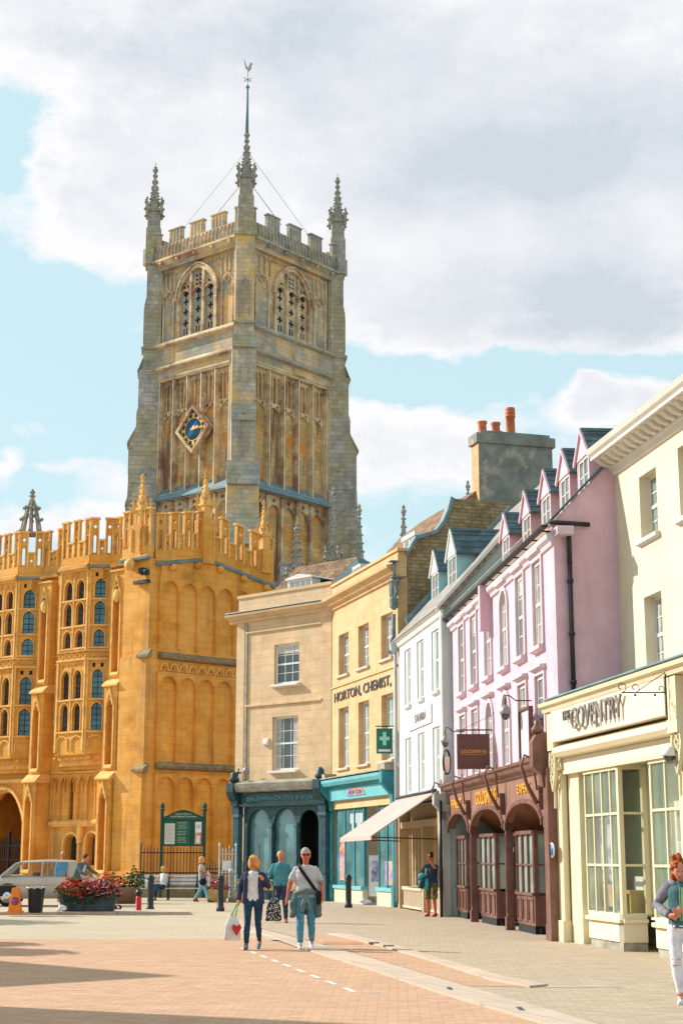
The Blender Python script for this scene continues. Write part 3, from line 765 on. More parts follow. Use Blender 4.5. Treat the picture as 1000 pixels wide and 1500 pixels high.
roofmesh(wh, [(.22, 8.74), (-3.9, 13.35), (-8.6, 8.4), (-8.6, 8.25), (-3.9, 13.1), (0, 8.69)], -.32, L+.1, 'roof_grey')
b = MB('white_paint'); b.prism([(.24, 8.62), (.24, 8.75), (-3.9, 13.38), (-3.9, 13.2)], -.37, -.322, 'yz'); b.build('bargeboard', wh)
b = MB('lead'); b.prism([(-.3, 9.36), (-3.95, 13.45), (-3.95, 13.6), (-.25, 9.55)], L-.14, L+.05, 'yz'); b.build('flashing', wh)
mat('dormer_blue', (.34, .56, .60), .7, .06)
dormer(wh, 5.15, 1.15, -.85, 9.72, 10.75, 11.45, 'dormer_blue', 1.6, gm='glass_grey')
dormer(wh, 2.45, 1.30, -.85, 9.72, 10.8, 11.6, 'dormer_blue', 2.6, gm='glass_grey')
b = MB('white_paint'); b.box(1.55, 5.3, .001, .05, 5.58, 6.14); b.build('sign_board', wh)
text('lettering', 'SAHARA', 2.3, 4.1, 5.74, 6.0, .05, wh, 'letter_grey', .02)
mat('shop_beige', (.52, .40, .25), .6, .08, 2)
mat('shop_beige_light', (.62, .52, .38), .6, .06, 2)
b = MB('shop_beige'); b.box(0.0, L, -.35, -.3, 0, 3.3)
for k in range(26): b.box(.35+k*.27, .39+k*.27, -.3, -.24-.04*(k % 2), .75, 2.55)
b.build('shop_back', wh)
b = MB('shop_beige'); b.box(.2, L, -.3, .02, 2.55, 2.75); b.box(.1, L+.02, -.28, .12, 3.3, 3.42); b.box(L-.28, L, -.3, .06, 0, 3.3); b.box(3.3, 3.52, -.3, .0, 0, 2.55); b.box(.0, .22, -.3, .16, .0, 3.3)
b.prism([(-.3, 2.75), (.05, 2.75), (.3, 3.3), (-.3, 3.3)], .2, .32, 'yz'); b.build('shop_frame', wh)
b = MB('shop_beige_light')
for (x0, x1) in ((3.6, 6.9), (.5, 2.2)):
    b.box(x0, x1, -.24, .02, .62, .72); b.box(x0, x1, -.24, .0, .06, .13)
    n_ = int((x1-x0)/.085)
    for k in range(n_): b.box(x0+k*.085, x0+k*.085+.04, -.06, -.02, .13, .62)
b.build('grille', wh)
b = MB('awning_cloth'); b.prism([(.06, 3.52), (2.0, 2.24), (2.0, 2.12), (1.97, 2.12), (1.97, 2.22), (.06, 3.48)], .75, L-.15, 'yz'); b.build('awning', wh)
b = MB('dark_iron')
for x in (.85, L-.3): b.tube([(x, .05, 2.15), (x, 1.95, 2.2)], .018, 6)
b.tube([(.75, .1, 3.54), (L-.1, .1, 3.54)], .05); b.build('awning_arm', wh)
b = MB('pipe_grey'); b.tube([(L-.02, .1, 8.55), (L-.02, .1, .2)], .06); b.lathe([(.06, 0), (.16, .1), (.18, .35), (.06, .4)], (L-.02, .14, 8.35), 8); b.build('downpipe', wh)
mat('pale_column', (.48, .47, .45), .5, .05, bump=.05)
b = MB('pale_column'); b.box(-.3, -.02, -.1, .12, 0, 2.9); b.box(-.34, .02, -.14, .16, 2.9, 3.1); b.prism([(.0, 2.6), (.14, 2.7), (.2, 2.95), (.36, 3.1), (.36, 3.4), (0, 3.4)], -.3, -.05, 'yz'); b.build('end_pilaster', wh)
b = MB('black_paint'); b.tube([(-.42, .2, 0), (-.42, .2, 3.2)], .05); b.build('black_downpipe', wh)

# ---------------- yellow stone house with the chemist's shop
ch = thing('terraced_house', 'golden stone house carrying the black chemist lettering, with teal shopfront and great chimney', 'house', (CHEM.X, CHEM.Y, 0), CHEM.rz, 'houses in the shopping row')
L = 8.1; WX = [1.2, 3.9, 6.4]
holes = [rect(x-.65, x+.65, 8.42, 9.98) for x in WX]+[rect(x-.65, x+.65, 4.92, 7.17) for x in WX]
b = MB('chem_stone'); wall(b, 0, L, 3.4, 11.1, holes); b.box(0, L, -.35, -.02, 11.5, 12.0); b.box(0, .4, -8, -.301, 0, 11.1); b.build('wall', ch)
b = MB('chem_stone'); b.mould(-.12, L, [(.001, 11.02), (.08, 11.05), (.1, 11.14), (.22, 11.2), (.3, 11.32), (.42, 11.38), (.44, 11.48), (-.02, 11.56), (-.3, 11.56), (-.3, 11.1), (.001, 11.1)])
b.box(-.12, L, -.4, .04, 12.0, 12.1); b.mould(0, L, [(.001, 7.98), (.05, 8.0), (.05, 8.06), (.001, 8.08)]); b.build('cornice', ch)
for x in WX:
    for z0, z1 in ((8.42, 9.98), (4.92, 7.17)): sash(ch, x-.65, x+.65, z0, z1, -.2, 3, 4, 'white_paint', 'glass_grey' if z0 > 8 else 'glass_pale', .07, sill='stone_sill', sillp=.1)
rub = [(-.36, 3), (-.36, 11.9), (-.7, 12.45), (-1.45, 12.72), (-1.75, 13.1), (-1.95, 13.55), (-2.1, 14.0), (-6.2, 14.0), (-9, 11), (-9, 3)]
b = MB('rubble'); b.prism(rub, -.02, -.005+.3, 'yz'); b.build('gable_wall', ch)
b = MB('lead'); b.prism([(-.3, 11.95), (-.66, 12.55), (-1.42, 12.84), (-1.68, 13.18), (-1.86, 13.6), (-1.98, 14.06), (-2.12, 14.0), (-1.97, 13.55), (-1.77, 13.1), (-1.47, 12.72), (-.72, 12.44), (-.36, 11.86)], -.1, .32, 'yz'); b.build('coping', ch)
roofmesh(ch, [(-.4, 12.05), (-1.4, 12.55), (-1.7, 12.85), (-1.95, 13.35), (-2.5, 13.95), (-3.3, 14.6), (-4.7, 15.35), (-9.5, 11.5), (-9.5, 11.0), (-.4, 11.0)], .8, 7.0, 'roof_orange')
b = MB('roof_brown'); b.prism([(-1.9, 13.3), (-2.5, 13.95), (-3.3, 14.6), (-4.7, 15.35), (-7, 13.8)], .33, .79, 'yz'); b.build('hip', ch)
b = MB('old_render'); b.box(.05, .7, -5.98, -3.12, 13.9, 16.15); b.box(-.02, .8, -6.08, -3.02, 16.15, 16.5); b.box(.06, .7, -5.9, -3.2, 16.5, 16.62); c_ = b.build('chimney', ch)
b = MB('sunlit_tone'); b.box(.04, .71, -3.118, -3.10, 13.95, 16.13); b.build('sunlit_sheet', c_)  # thin sheet painting the sunlit street face of the grey stack
b = MB('terracotta')
for (y, r) in ((-3.4, .16), (-3.92, .16)): b.lathe([(r*1.1, 0), (r, .06), (r*.92, .3), (r*1.12, .36), (r*1.12, .42), (r*.8, .42)], (.36, y, 16.6), 14)
b.build('chimney_pot', c_)
b = MB('terracotta'); b.lathe([(.2, 0), (.17, .1), (.16, .65), (.19, .67), (.19, .72), (.16, .74), (.19, .8), (.19, .85), (.16, .87), (.19, .93), (.17, 1.02), (.1, 1.04)], (.36, -4.5, 16.6), 14); b.lathe([(.45, 0), (.2, .14)], (.36, -3.95, 16.58), 10, sx=.5); b.build('louvred_pot', c_)
b = MB('white_paint'); b.box(.3, 1.5, -1.1, -.75, 12.1, 12.65); b.prism([(-.7, 12.65), (-1.2, 12.65), (-1.2, 12.72), (-.7, 12.8)], .2, 1.6, 'yz'); d_ = b.build('dormer', ch)
b = MB('glass_grey'); b.box(.42, .8, -.749, -.742, 12.15, 12.6); b.box(.95, 1.38, -.749, -.742, 12.15, 12.6); b.build('pane', d_)
b = MB('white_paint'); b.box(6.2, 7.2, -1.3, -.6, 12.0, 12.7); d_ = b.build('dormer', ch); b = MB('glass_grey')
for k in range(3): b.box(6.28+k*.3, 6.5+k*.3, -.599, -.59, 12.1, 12.6)
b.build('pane', d_)
b = MB('weathered_iron')                                           # ornate hopper and downpipe
b.box(-.3, -.02, -.1, .3, 11.0, 11.06); b.lathe([(.07, 0), (.2, .1), (.22, .35), (.14, .45), (.2, .55), (.24, .9), (.27, 1.0), (.1, 1.02)], (-.18, .2, 9.9), 8, sm=False, sx=.75, sy=.75)
b.tube([(-.2, .22, 9.75), (-.2, .22, 9.0), (-.14, .3, 8.75), (-.1, .32, 8.4)], .075); b.box(-.36, -.1, .05, .38, 11.55, 11.6); b.tube([(-.22, .2, 11.6), (-.22, .2, 10.7)], .05)
for s in (-1, 1): b.rib([(-.2+s*.2, 10.7), (-.2+s*.32, 10.5), (-.2+s*.22, 10.3)], .06, .2, .26)
b.build('rain_hopper', ch)
text('lettering', 'HORTON, CHEMIST,', .72, 7.55, 7.38, 7.8, .012, ch, 'letter_black', .025, bold=.008)
# teal shopfront
b = MB('chem_stone'); b.box(.0, .28, -.3, .0, 0, 3.4); b.box(L-.12, L, -.3, .0, 0, 3.4); b.build('pier', ch)
b = MB('teal_light'); b.prism([(.05, 3.68), (.16, 3.72), (.2, 4.12), (.05, 4.12)], .55, L-.1, 'yz'); b.mould(.3, L, [(.05, 4.14), (.42, 4.24), (.5, 4.36), (.52, 4.46), (.0, 4.5), (.0, 4.14)]); b.build('fascia', ch)
b = MB('teal'); b.mould(.56, L-.1, [(.05, 4.121), (.2, 4.125), (.4, 4.22), (.05, 4.22)]); b.build('cove', ch)
b = MB('grey_stone'); b.box(.2, 1.0, .0, .45, 4.51, 4.75); b.box(L-.7, L-.05, .0, .45, 4.51, 4.72); b.mould(.3, L, [(.0, 4.51), (.55, 4.51), (.55, 4.55), (.0, 4.6)]); b.build('cornice', ch)
b = MB('teal')
for x in (.42, L-.25):
    b.box(x-.14, x+.14, .0, .12, 0, .7); b.box(x-.1, x+.1, .0, .09, .7, 3.3)
    b.prism([(.0, 3.3), (.12, 3.35), (.16, 3.7), (.4, 3.95), (.52, 4.1), (.52, 4.5), (.0, 4.5)], x-.14, x+.14, 'yz')
b.build('pilaster', ch)
fr = MB('teal'); gl = MB('glass_shop'); st = MB('cream_shop'); tl = MB('teal_light')
fr.box(.56, 7.7, -.22, -.02, 3.46, 3.68)
for (x0, x1) in ((.6, 2.45), (4.1, 7.65)):
    st.box(x0, x1, -.2, -.0, 0, .5); tl.box(x0, x1, -.2, .06, .5, .62)
    n_ = 2 if x1 < 3 else 3
    for k in range(n_+1):
        x = x0+(x1-x0)*k/n_; fr.box(max(x0, x-.045), min(x1, x+.045), -.16, -.06, .62, 3.46)
    gl.box(x0+.02, x1-.02, -.12, -.1, .62, 3.46)
fr.box(2.5, 4.05, -.95, -.9, 0, 3.46); st.box(2.46, 2.5, -.95, -.2, 0, .5); gl.box(2.47, 2.485, -.9, -.2, .62, 3.4)
o = fr.build('shop_window', ch); gl.build('pane', o); st.build('stall_riser', o); tl.build('sill', o)
b = MB('poster_orange'); b.box(6.4, 7.2, -.099, -.09, .8, 2.0); b.box(1.0, 1.8, -.099, -.09, .7, 1.5); b.build('poster', o)
b = MB('poster_red'); b.box(6.5, 7.1, -.089, -.085, 1.7, 2.2); b.build('poster', o)
b = MB('poster_white')
for k in range(6): b.box(1.0+k*.2, 1.12+k*.2, -.099, -.09, 2.9-.15*(k % 2), 3.2)
for k in range(7): b.box(4.4+k*.22, 4.52+k*.22, -.099, -.09, 2.85-.2*(k % 3), 3.2)
b.build('shelf_goods', o)
b = MB('poster_orange'); b.prism([(3.2, 3.82), (5.4, 3.82), (5.2, 4.05), (4.3, 4.1), (3.4, 4.05)], .19, .2); b.build('name_plate', ch)
text('lettering', 'HORTON', 3.5, 5.1, 3.86, 4.02, .2, ch, 'letter_black', .01)

# ---------------- left corner house with the black and teal shop
lh = thing('terraced_house', 'pale stone corner house with one sash window per floor above the dark arched shopfront', 'house', (LEFT.X, LEFT.Y, 0), LEFT.rz, 'houses in the shopping row')
L = 5.4
b = MB('left_stone'); wall(b, 0, L, 4.5, 11.2, [rect(1.8, 3.22, 8.42, 10.03), rect(1.85, 3.3, 5.0, 7.12)])
b.box(0, L, -.35, -.02, 11.6, 12.15); b.box(L-.3, L, -8, -.301, 0, 11.2); b.box(L-.3, L, -8, -.36, 11.2, 12.15); b.box(0, .3, -8, -.301, 0, 11.2)
b.box(L-.45, L+.02, .002, .05, 4.6, 11.2); b.box(-.02, .5, .002, .04, 4.6, 11.2); b.build('wall', lh)
b = MB('left_stone'); b.mould(-.1, L+.4, [(.001, 11.1), (.1, 11.12), (.12, 11.2), (.3, 11.3), (.42, 11.36), (.44, 11.44), (.001, 11.5), (-.02, 11.6), (-.3, 11.6), (-.3, 11.21), (.001, 11.21)])
b.box(-.0, L+.05, -.4, .04, 12.15, 12.27)
b.mould(.5, L-.5, [(.001, 10.62), (.07, 10.64), (.07, 10.7), (.001, 10.72)]); b.mould(.5, L-.5, [(.001, 7.6), (.07, 7.62), (.07, 7.7), (.001, 7.72)]); b.build('cornice', lh)
b = MB('pipe_grey'); b.box(-.1, L+.38, .1, .4, 11.5, 11.54); b.build('cornice_lead', lh)
b = MB('grey_stone'); b.box(L-.62, L-.5, .001, .06, 4.7, 11.0); b.build('downpipe', lh)
for z0, z1, x0, x1 in ((8.42, 10.03, 1.8, 3.22), (5.0, 7.12, 1.85, 3.3)): sash(lh, x0, x1, z0, z1, -.12, 3, 4, 'white_paint', 'glass_dark', .08, sill='white_paint', sillp=.2, blind='curtain' if z0 > 8 else None)
b = MB('roof_orange'); b.prism([(-.4, 12.1), (-1.2, 12.2), (-3.2, 13.9), (-8, 12)], 1.6, L-.2, 'yz')
b.build('roof', lh)
b = MB('slate'); b.add([(1.6, -1.2, 12.2), (1.6, -8, 12.2), (-.6, -8, 12.1), (-.6, -1.2, 12.1), (1.6, -3.2, 13.9)], [(0, 3, 4), (3, 2, 4), (2, 1, 4), (0, 4, 1)]); b.build('hip', lh)
b = MB('white_paint'); b.box(1.9, 3.3, -1.3, -.8, 12.1, 12.78); b.prism([(1.8, 12.78), (3.4, 12.78), (3.3, 12.86), (2.6, 12.98), (1.9, 12.86)], -2.6, -.72); d_ = b.build('dormer', lh)
b = MB('glass_grey')
for k in range(4): b.box(2.0+k*.31, 2.24+k*.31, -.799, -.79, 12.3, 12.68)
b.build('pane', d_)
b = MB('left_stone'); b.box(1.2, 1.9, -2.2, -1.9, 11.5, 12.3)
# shopfront
b = MB('teal_dark'); b.box(.45, L-.55, .05, .22, 3.72, 4.12); b.build('fascia', lh)
b = MB('teal_mid'); b.mould(.4, L-.5, [(.05, 3.6), (.26, 3.62), (.3, 3.7), (.05, 3.71)])
for x in (.25, L-.28):
    b.box(x-.22, x+.22, .02, .3, 0, .9); b.box(x-.17, x+.17, .02, .24, .9, 3.2); b.box(x-.22, x+.22, .02, .3, 3.2, 3.32)
    for k in range(4): b.box(x-.15+k*.085, x-.11+k*.085, .241, .262, 1.0 if k < 9 else 0, 3.15)
b.build('pilaster', lh)
b = MB('teal_dark')
for x in (.25, L-.28):
    b.box(x-.2, x+.2, .02, .28, 3.321, 3.62); b.prism([(.02, 3.62), (.34, 3.64), (.36, 3.8), (.5, 3.95), (.62, 4.2), (.62, 4.55), (.02, 4.6)], x-.2, x+.2, 'yz')
    b.lathe([(.2, 0), (.22, .12), (.14, .22), (.16, .3), (.05, .42)], (x, .36, 4.6), 10)
b.build('console', lh)
b = MB('grey_stone'); b.mould(.0, L, [(.0, 4.14), (.45, 4.2), (.52, 4.36), (.56, 4.5), (.3, 4.62), (.0, 4.66)]); b.build('cornice', lh)
AX = [(3.98, 1.22), (2.52, 1.22), (1.17, 1.05)]
b = MB('teal_dark'); b.prism(rect(.45, L-.55, .78, 3.6), -.06, .04, holes=[list(reversed(arch(x, w_, .8 if x > 1.5 else .79, 2.9, w_*.5, 'round', 8))) for x, w_ in AX]); b.box(.45, L-.55, -.06, .06, 0, .35); b.build('arcade', lh)
b = MB('shop_wood'); b.box(.46, L-.55, -.06, .1, .36, .779); b.build('stall_riser', lh)
b = MB('glass_shop'); b.box(1.8, L-.6, -.14, -.12, .8, 3.55); b.build('pane', lh)
b = MB('teal_mid')
for x in (1.86, 3.25, 4.68): b.box(x-.06, x+.06, .041, .09, .8, 2.95); b.box(x-.1, x+.1, .041, .12, 2.8, 2.95)
b.build('colonnette', lh)
b = MB('black_paint'); b.box(.5, 1.78, -.9, -.8, 0, 3.6); b.box(1.70, 1.74, -.8, -.1, .4, 3.5); b.build('doorway', lh)
text('lettering', 'BALDWIN CATTO & SON', .8, 4.5, 3.84, 4.0, .22, lh, 'teal_letters', .015)
# ============================================================ PARISH CHURCH
mat('church_stone', (.84, .355, .05), .85, .17, .8, .5, 16, blocks=(.85, .36, .28, .15), hue2=(.82, .40, .085),
    blots=[((.86, .48, .15), .5, .52, .7, .6), ((.60, .21, .025), 1.4, .6, .75, .5)], streaks=[((.58, .20, .025), 1.3, .56, .75, .5), ((.28, .14, .06), 2.2, .56, .74, .6), ((.22, .15, .09), .7, .56, .74, .55)])
mat('church_trim', (.86, .47, .14), .85, .12, 2.0, .25, 25, blots=[((.45, .17, .03), 1.2, .5, .7, .6), ((.78, .58, .32), 2.5, .58, .75, .5)])
mat('church_weathered', (.30, .22, .12), .9, .25, 3, .4, 20, blots=[((.14, .13, .11), 3, .5, .68, .7)])
mat('church_niche_shade', (.66, .26, .035), .9, .15, 1.5, .3)  # darker copy of the church stone, shade of the recesses in its colour
mat('tower_stone', (.80, .57, .38), .9, .2, .5, .7, 9, blocks=(.6, .32, .6, .24), hue2=(.40, .37, .30),
    blots=[((.78, .46, .14), .35, .50, .62, .8), ((.27, .28, .27), .8, .50, .64, .7), ((.17, .21, .20), 2.2, .62, .75, .5)], streaks=[((.17, .12, .10), 1.1, .54, .72, .6), ((.50, .22, .05), .8, .6, .78, .5)])
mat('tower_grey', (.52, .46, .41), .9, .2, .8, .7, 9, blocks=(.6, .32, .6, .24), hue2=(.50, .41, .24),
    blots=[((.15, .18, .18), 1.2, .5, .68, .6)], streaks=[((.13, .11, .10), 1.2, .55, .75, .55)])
mat('tower_ochre', (.80, .46, .16), .9, .2, .7, .7, 9, blocks=(.6, .32, .5, .28), hue2=(.66, .46, .24),
    blots=[((.75, .26, .03), .6, .50, .64, .85), ((.40, .36, .27), 1.1, .56, .72, .6)], streaks=[((.17, .07, .05), .9, .54, .62, .85)])
mat('tower_trim', (.80, .62, .42), .9, .15, 1.2, .4, blots=[((.45, .36, .27), 1.2, .5, .68, .7)])
mat('tower_lead', (.26, .28, .27), .8, .2, 1.5, .3, blots=[((.33, .29, .20), 1.2, .5, .7, .7)])
mat('tower_rib', (.70, .52, .31), .9, .16, 1.2, .3, 14, blots=[((.27, .12, .09), .45, .48, .6, .85), ((.26, .26, .23), 1.2, .55, .7, .6)])
mat('pinnacle_stone', (.36, .32, .26), .9, .2, 3, .4, 20, blots=[((.13, .15, .14), 4, .5, .7, .6)])
mat('clock_blue', (.01, .12, .25), .4, .1, bump=0)
mat('clock_dark', (.02, .06, .07), .5, .1, bump=0)

def segT(p, q, base=None):
    x = Vector((q[0]-p[0], q[1]-p[1], 0)).normalized(); y = Vector((0, 0, 1)).cross(x)
    M = Matrix(((x.x, y.x, 0, p[0]), (x.y, y.y, 0, p[1]), (0, 0, 1, 0), (0, 0, 0, 1)))
    return base @ M if base else M
def shear(k, x0=0):
    M = Matrix.Identity(4); M[2][0] = k; M[2][3] = -k*x0; return M
def blind_arcade(b, x0, x1, z0, z1, n, head, dep=.12, y=0, ribw=.1, kind='pointed', top=None, cusp=True):
    """raised mullions with spandrels above arched heads"""
    w = (x1-x0)/n
    for i in range(n+1):
        x = x0+i*w; b.box(x-ribw/2, x+ribw/2, y, y+dep, z0, z1-head if 0 < i < n else z1)
        b.box(x-ribw/5, x+ribw/5, y+dep+.001, y+dep+.04, z0, z1-head)
    for i in range(n):
        a, c = x0+i*w+ribw/2, x0+(i+1)*w-ribw/2; m = (a+c)/2; zs = z1-head
        hh = head*.82
        cu = arch_curve(m, c-a, zs, hh, kind, 5)
        tl = z1 if top is None else top(m)
        b.prism([(a, zs)]+cu[1:-1]+[(c, zs), (c+ribw/2-.001, zs), (c+ribw/2-.001, tl), (a-ribw/2+.001, tl), (a-ribw/2+.001, zs)], y, y+dep-.004)
        if cusp: b.rib([(p[0], p[1]) for p in cu], .05, y+dep-.003, y+dep+.03)
def crocket_pin(b, c, z0, w, hshaft, hspire, n=4, rot=math.pi/4, crock=6, mat2=None, rod=.5, gable=True, open_=False):
    """square shaft, gablets and crocketed spire; w = half width"""
    x, y = c; r = w*math.sqrt(2)
    b.lathe([(r, 0), (r, hshaft)], (x, y, z0), n, rot, sm=False)
    b.lathe([(r*1.25, 0), (r*1.25, .08), (r, .14)], (x, y, z0+hshaft-.14), n, rot, sm=False)
    zt = z0+hshaft
    if gable:
        for k in range(4):
            a = rot+math.pi/4+k*math.pi/2; T0 = b.T
            M = Matrix.Translation((x, y, 0)) @ Matrix.Rotation(a, 4, 'Z')
            b.T = (T0 @ M) if T0 else M
            b.prism([(-w, zt-.1), (w, zt-.1), (0, zt+w*1.7)], w*.9, w*1.1, 'yz')
            for q in (-1, 1):
                b.ell((w*1.35, q*w*.0, zt+w*1.9), w*.22, 5, 4)
                b.T = T0; b.T = (T0 @ M) if T0 else M
            b.T = T0
            a2 = a+math.pi/4
            px_, py_ = x+math.cos(a2)*r*1.15, y+math.sin(a2)*r*1.15
            b.lathe([(w*.28, -w*.9), (w*.32, .0), (w*.34, w*.9), (w*.12, w*1.5), (w*.28, w*1.7), (.02, w*2.1)], (px_, py_, zt), 4, 0, sm=False)
            b.ell((x+math.cos(a2)*r*1.45, y+math.sin(a2)*r*1.45, zt-w*.2), w*.25, 5, 4); b.ell((x+math.cos(a2)*r*1.4, y+math.sin(a2)*r*1.4, zt+w*.9), w*.22, 5, 4)
    b.lathe([(r*.86, 0), (r*.46, hspire*.45), (r*.13, hspire*.93), (r*.3, hspire*.95), (r*.1, hspire)], (x, y, zt), n, rot, sm=False)
    for k in range(4):
        a = rot+k*math.pi/2
        for j in range(crock):
            t = (j+.7)/(crock+.6); rr = r*(.86+(.46-.86)*t/.45 if t < .45 else .46+(.13-.46)*(t-.45)/.48)
            b.ell((x+math.cos(a)*(rr+w*.1), y+math.sin(a)*(rr+w*.1), zt+hspire*t), (w*.24*(1-t*.35), w*.24*(1-t*.35), w*.2), 5, 4)
    b.lathe([(r*.1, 0), (r*.34, hspire*.03), (r*.34, hspire*.06), (r*.12, hspire*.09), (r*.24, hspire*.11), (.01, hspire*.16)], (x, y, zt+hspire*.96), 6, sm=False)
    if rod: b.tube([(x, y, zt+hspire), (x, y, zt+hspire+rod)], .025, 4)

# ---------------- tower
tw = thing('church_tower', 'tall weathered stone church tower with diamond clock, belfry openings and three spired pinnacles', 'church tower', (TOWER.X, TOWER.Y, 0), TOWER.rz)
A1, A2 = 9.1, 9.9
TR_ = Matrix.Rotation(math.pi/2, 4, 'Z')      # face to the right: x' = -distance from the corner
core = MB('tower_stone')
def face(T, x0, x1, mwall, mrec, mirror, nm):
    b = MB(mwall, T); W = x1-x0
    st2 = rect(x0+1.25, x1-1.1, 25.35, 33.45); bel = rect(x0+1.0, x1-.9, 36.1, 41.45)
    st1 = rect(x0+1.25, x1-1.1, 15, 24.9)
    wall(b, x0, x1, 0, 42.0, [st1, st2, bel], 0, -.6); b.build('wall', tw)
    b = MB(mrec, T); b.box(x0+1.2, x1-1.0, -.62, -.5, 14.9, 25.0); b.box(x0+1.2, x1-1.0, -.62, -.5, 25.2, 33.5); b.use('tower_stone').box(x0+.95, x1-.85, -.62, -.32, 36.0, 41.5)
    b.build('recess', tw)
    # clock-stage panelling
    b = MB('tower_rib', T); a, c = x0+1.35, x1-1.2; n = 5; w_ = (c-a)/n
    b.box(a-.09, a, -.5, -.05, 25.36, 33.44); b.box(c, c+.09, -.5, -.05, 25.36, 33.44)
    for i in range(n+1):
        x = a+i*w_; b.box(x-.13, x+.13, -.499, -.2, 25.36, 33.3); b.box(x-.05, x+.05, -.199, -.1, 25.36, 33.3)
    for i in range(n):
        m = a+(i+.5)*w_; ww = w_-.26
        b.prism([(m-ww/2, 30.2)]+arch_curve(m, ww, 30.2, .75, 'pointed', 5)[1:-1]+[(m+ww/2, 30.2), (m+ww/2, 31.2), (m-ww/2, 31.2)], -.498, -.36, holes=[quatre(m-ww*.26, 30.98, .17, 3), quatre(m+ww*.26, 30.98, .17, 3)])
        for q in (-.5, -.17, .17, .5):
            b.box(m+q*ww-.035, m+q*ww+.035, -.497, -.33, 31.2, 33.0)
        for q in (-.34, 0, .34):
            b.prism([(m+q*ww-ww/6, 32.85), (m+q*ww, 33.12), (m+q*ww+ww/6, 32.85), (m+q*ww+ww/6, 33.3), (m+q*ww-ww/6, 33.3)], -.496, -.34)
    b.box(a-.1, c+.1, -.49, .05, 33.451, 33.6)
    b.use('tower_trim')
    for i in range(n+1): b.box(a+i*w_-.045, a+i*w_+.045, -.0995, -.06, 25.36, 33.3)
    b.box(a-.1, c+.1, -.48, -.02, 33.34, 33.44); b.use('tower_rib')
    # lower stage
    for i in range(n):
        m = a+(i+.5)*w_; ww = w_-.26
        b.box(m-w_/2-.11, m-w_/2+.11, -.5, -.2, 15.1, 24.8)
        b.prism([(m-ww/2, 23.6)]+arch_curve(m, ww, 23.6, .7, 'pointed', 5)[1:-1]+[(m+ww/2, 23.6), (m+ww/2, 24.88), (m-ww/2, 24.88)], -.498, -.3, holes=[quatre(m, 24.56, .2, 4)])
    b.box(c-.11, c+.11, -.5, -.2, 15.1, 24.8)
    b.build('panelling', tw)
    b = MB('lead', T); b.mould(x0+1.0, x1-.9, [(-.5, 25.5), (.18, 25.0), (.18, 24.9), (-.5, 24.9)]) if False else b.prism([(-.55, 25.9), (.25, 25.05), (.25, 24.92), (-.55, 24.92)], x0+.9, x1-.8, 'yz'); b.build('lead_weathering', tw)
    # belfry
    b = MB('tower_rib', T); m = (x0+x1)/2+.05*(-1 if mirror else 1); ww = 3.5
    out_ = arch(m, ww, 36.2, 38.9, 2.15, 'pointed', 8)
    b.rib(out_[1:]+out_[:1], .26, -.318, -.12)
    b.rib([(p[0], p[1]) for p in arch_curve(m, ww+.4, 38.9, 2.35, 'pointed', 8)], .1, -.317, -.02)
    for q in (-1, 1): b.box(m+q*ww/6-.09, m+q*ww/6+.09, -.316, -.13, 36.2, 40.7)
    for q in (-1, 0, 1):
        cx = m+q*ww/3
        b.rib(arch_curve(cx, ww/3-.1, 39.0, .55, 'pointed', 5), .1, -.315, -.16)
    for sx in (x0+1.05, x1-.95):      # blind lights beside the window
        inner = m-ww/2-.25 if sx < m else m+ww/2+.25
        lo, hi = min(sx, inner), max(sx, inner); cx = (lo+hi)/2; w2 = (hi-lo)*.62
        b.rib([(cx-w2/2, 36.2), (cx-w2/2, 39.2)]+arch_curve(cx, w2, 39.2, .7, 'pointed', 5)[1:-1]+[(cx+w2/2, 39.2), (cx+w2/2, 36.2)], .11, -.316, -.2)
        b.rib(quatre(cx, 39.5, .3), .06, -.316, -.22, closed=True)
        for k in range(4): x = lo+(hi-lo)*(k+.5)/4; b.box(x-.04, x+.04, -.316, -.2, 40.0 if k in (1, 2) else 39.0, 41.3)
    k = x0+1.2
    while k < x1-1.0:
        b.rib(arch_curve(k+.18, .3, 41.05, .22, 'round', 3), .05, -.316, -.2); k += .36
    b.build('belfry_frame', tw)
    # pierced stone infill: darkness of the openings laid on as thin black plates
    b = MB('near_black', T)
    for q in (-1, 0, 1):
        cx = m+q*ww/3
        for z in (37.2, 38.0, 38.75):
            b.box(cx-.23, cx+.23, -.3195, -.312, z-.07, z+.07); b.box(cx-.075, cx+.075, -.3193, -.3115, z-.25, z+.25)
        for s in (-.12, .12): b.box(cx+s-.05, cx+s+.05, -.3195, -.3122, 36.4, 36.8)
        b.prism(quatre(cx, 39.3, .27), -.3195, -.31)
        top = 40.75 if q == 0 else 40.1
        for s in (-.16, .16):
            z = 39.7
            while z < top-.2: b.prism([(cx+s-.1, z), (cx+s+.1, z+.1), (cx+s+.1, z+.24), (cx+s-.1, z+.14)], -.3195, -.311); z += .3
    b.build('louvre_dark', tw)
    # strings, cornice, parapet
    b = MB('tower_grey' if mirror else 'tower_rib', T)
    for z in (34.2, 35.85): b.prism([(.0, z-.15), (.28, z-.05), (.28, z+.06), (.0, z+.3)], x0-.0, x1+.0, 'yz')
    b.prism([(.0, 41.75), (.22, 41.95), (.35, 42.0), (.35, 42.14), (.1, 42.3), (-.3, 42.3), (-.3, 41.75)], x0, x1, 'yz')
    k = x0+1.2
    while k < x1-1: b.ell((k, .28, 41.82), (.16, .13, .13), 6, 4); k += 1.65
    b.build('string_course', tw)
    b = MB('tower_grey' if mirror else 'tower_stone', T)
    b.box(x0+.3, x1-.3, -.2, .05, 42.301, 43.15)
    n = int((W-1)/.34); pw = (W-1)/n
    blind_arcade(b, x0+.5, x1-.5, 42.3, 43.2, n, .28, .07, .05, .07, 'round', cusp=False)
    period = (W-1.0)/4; 
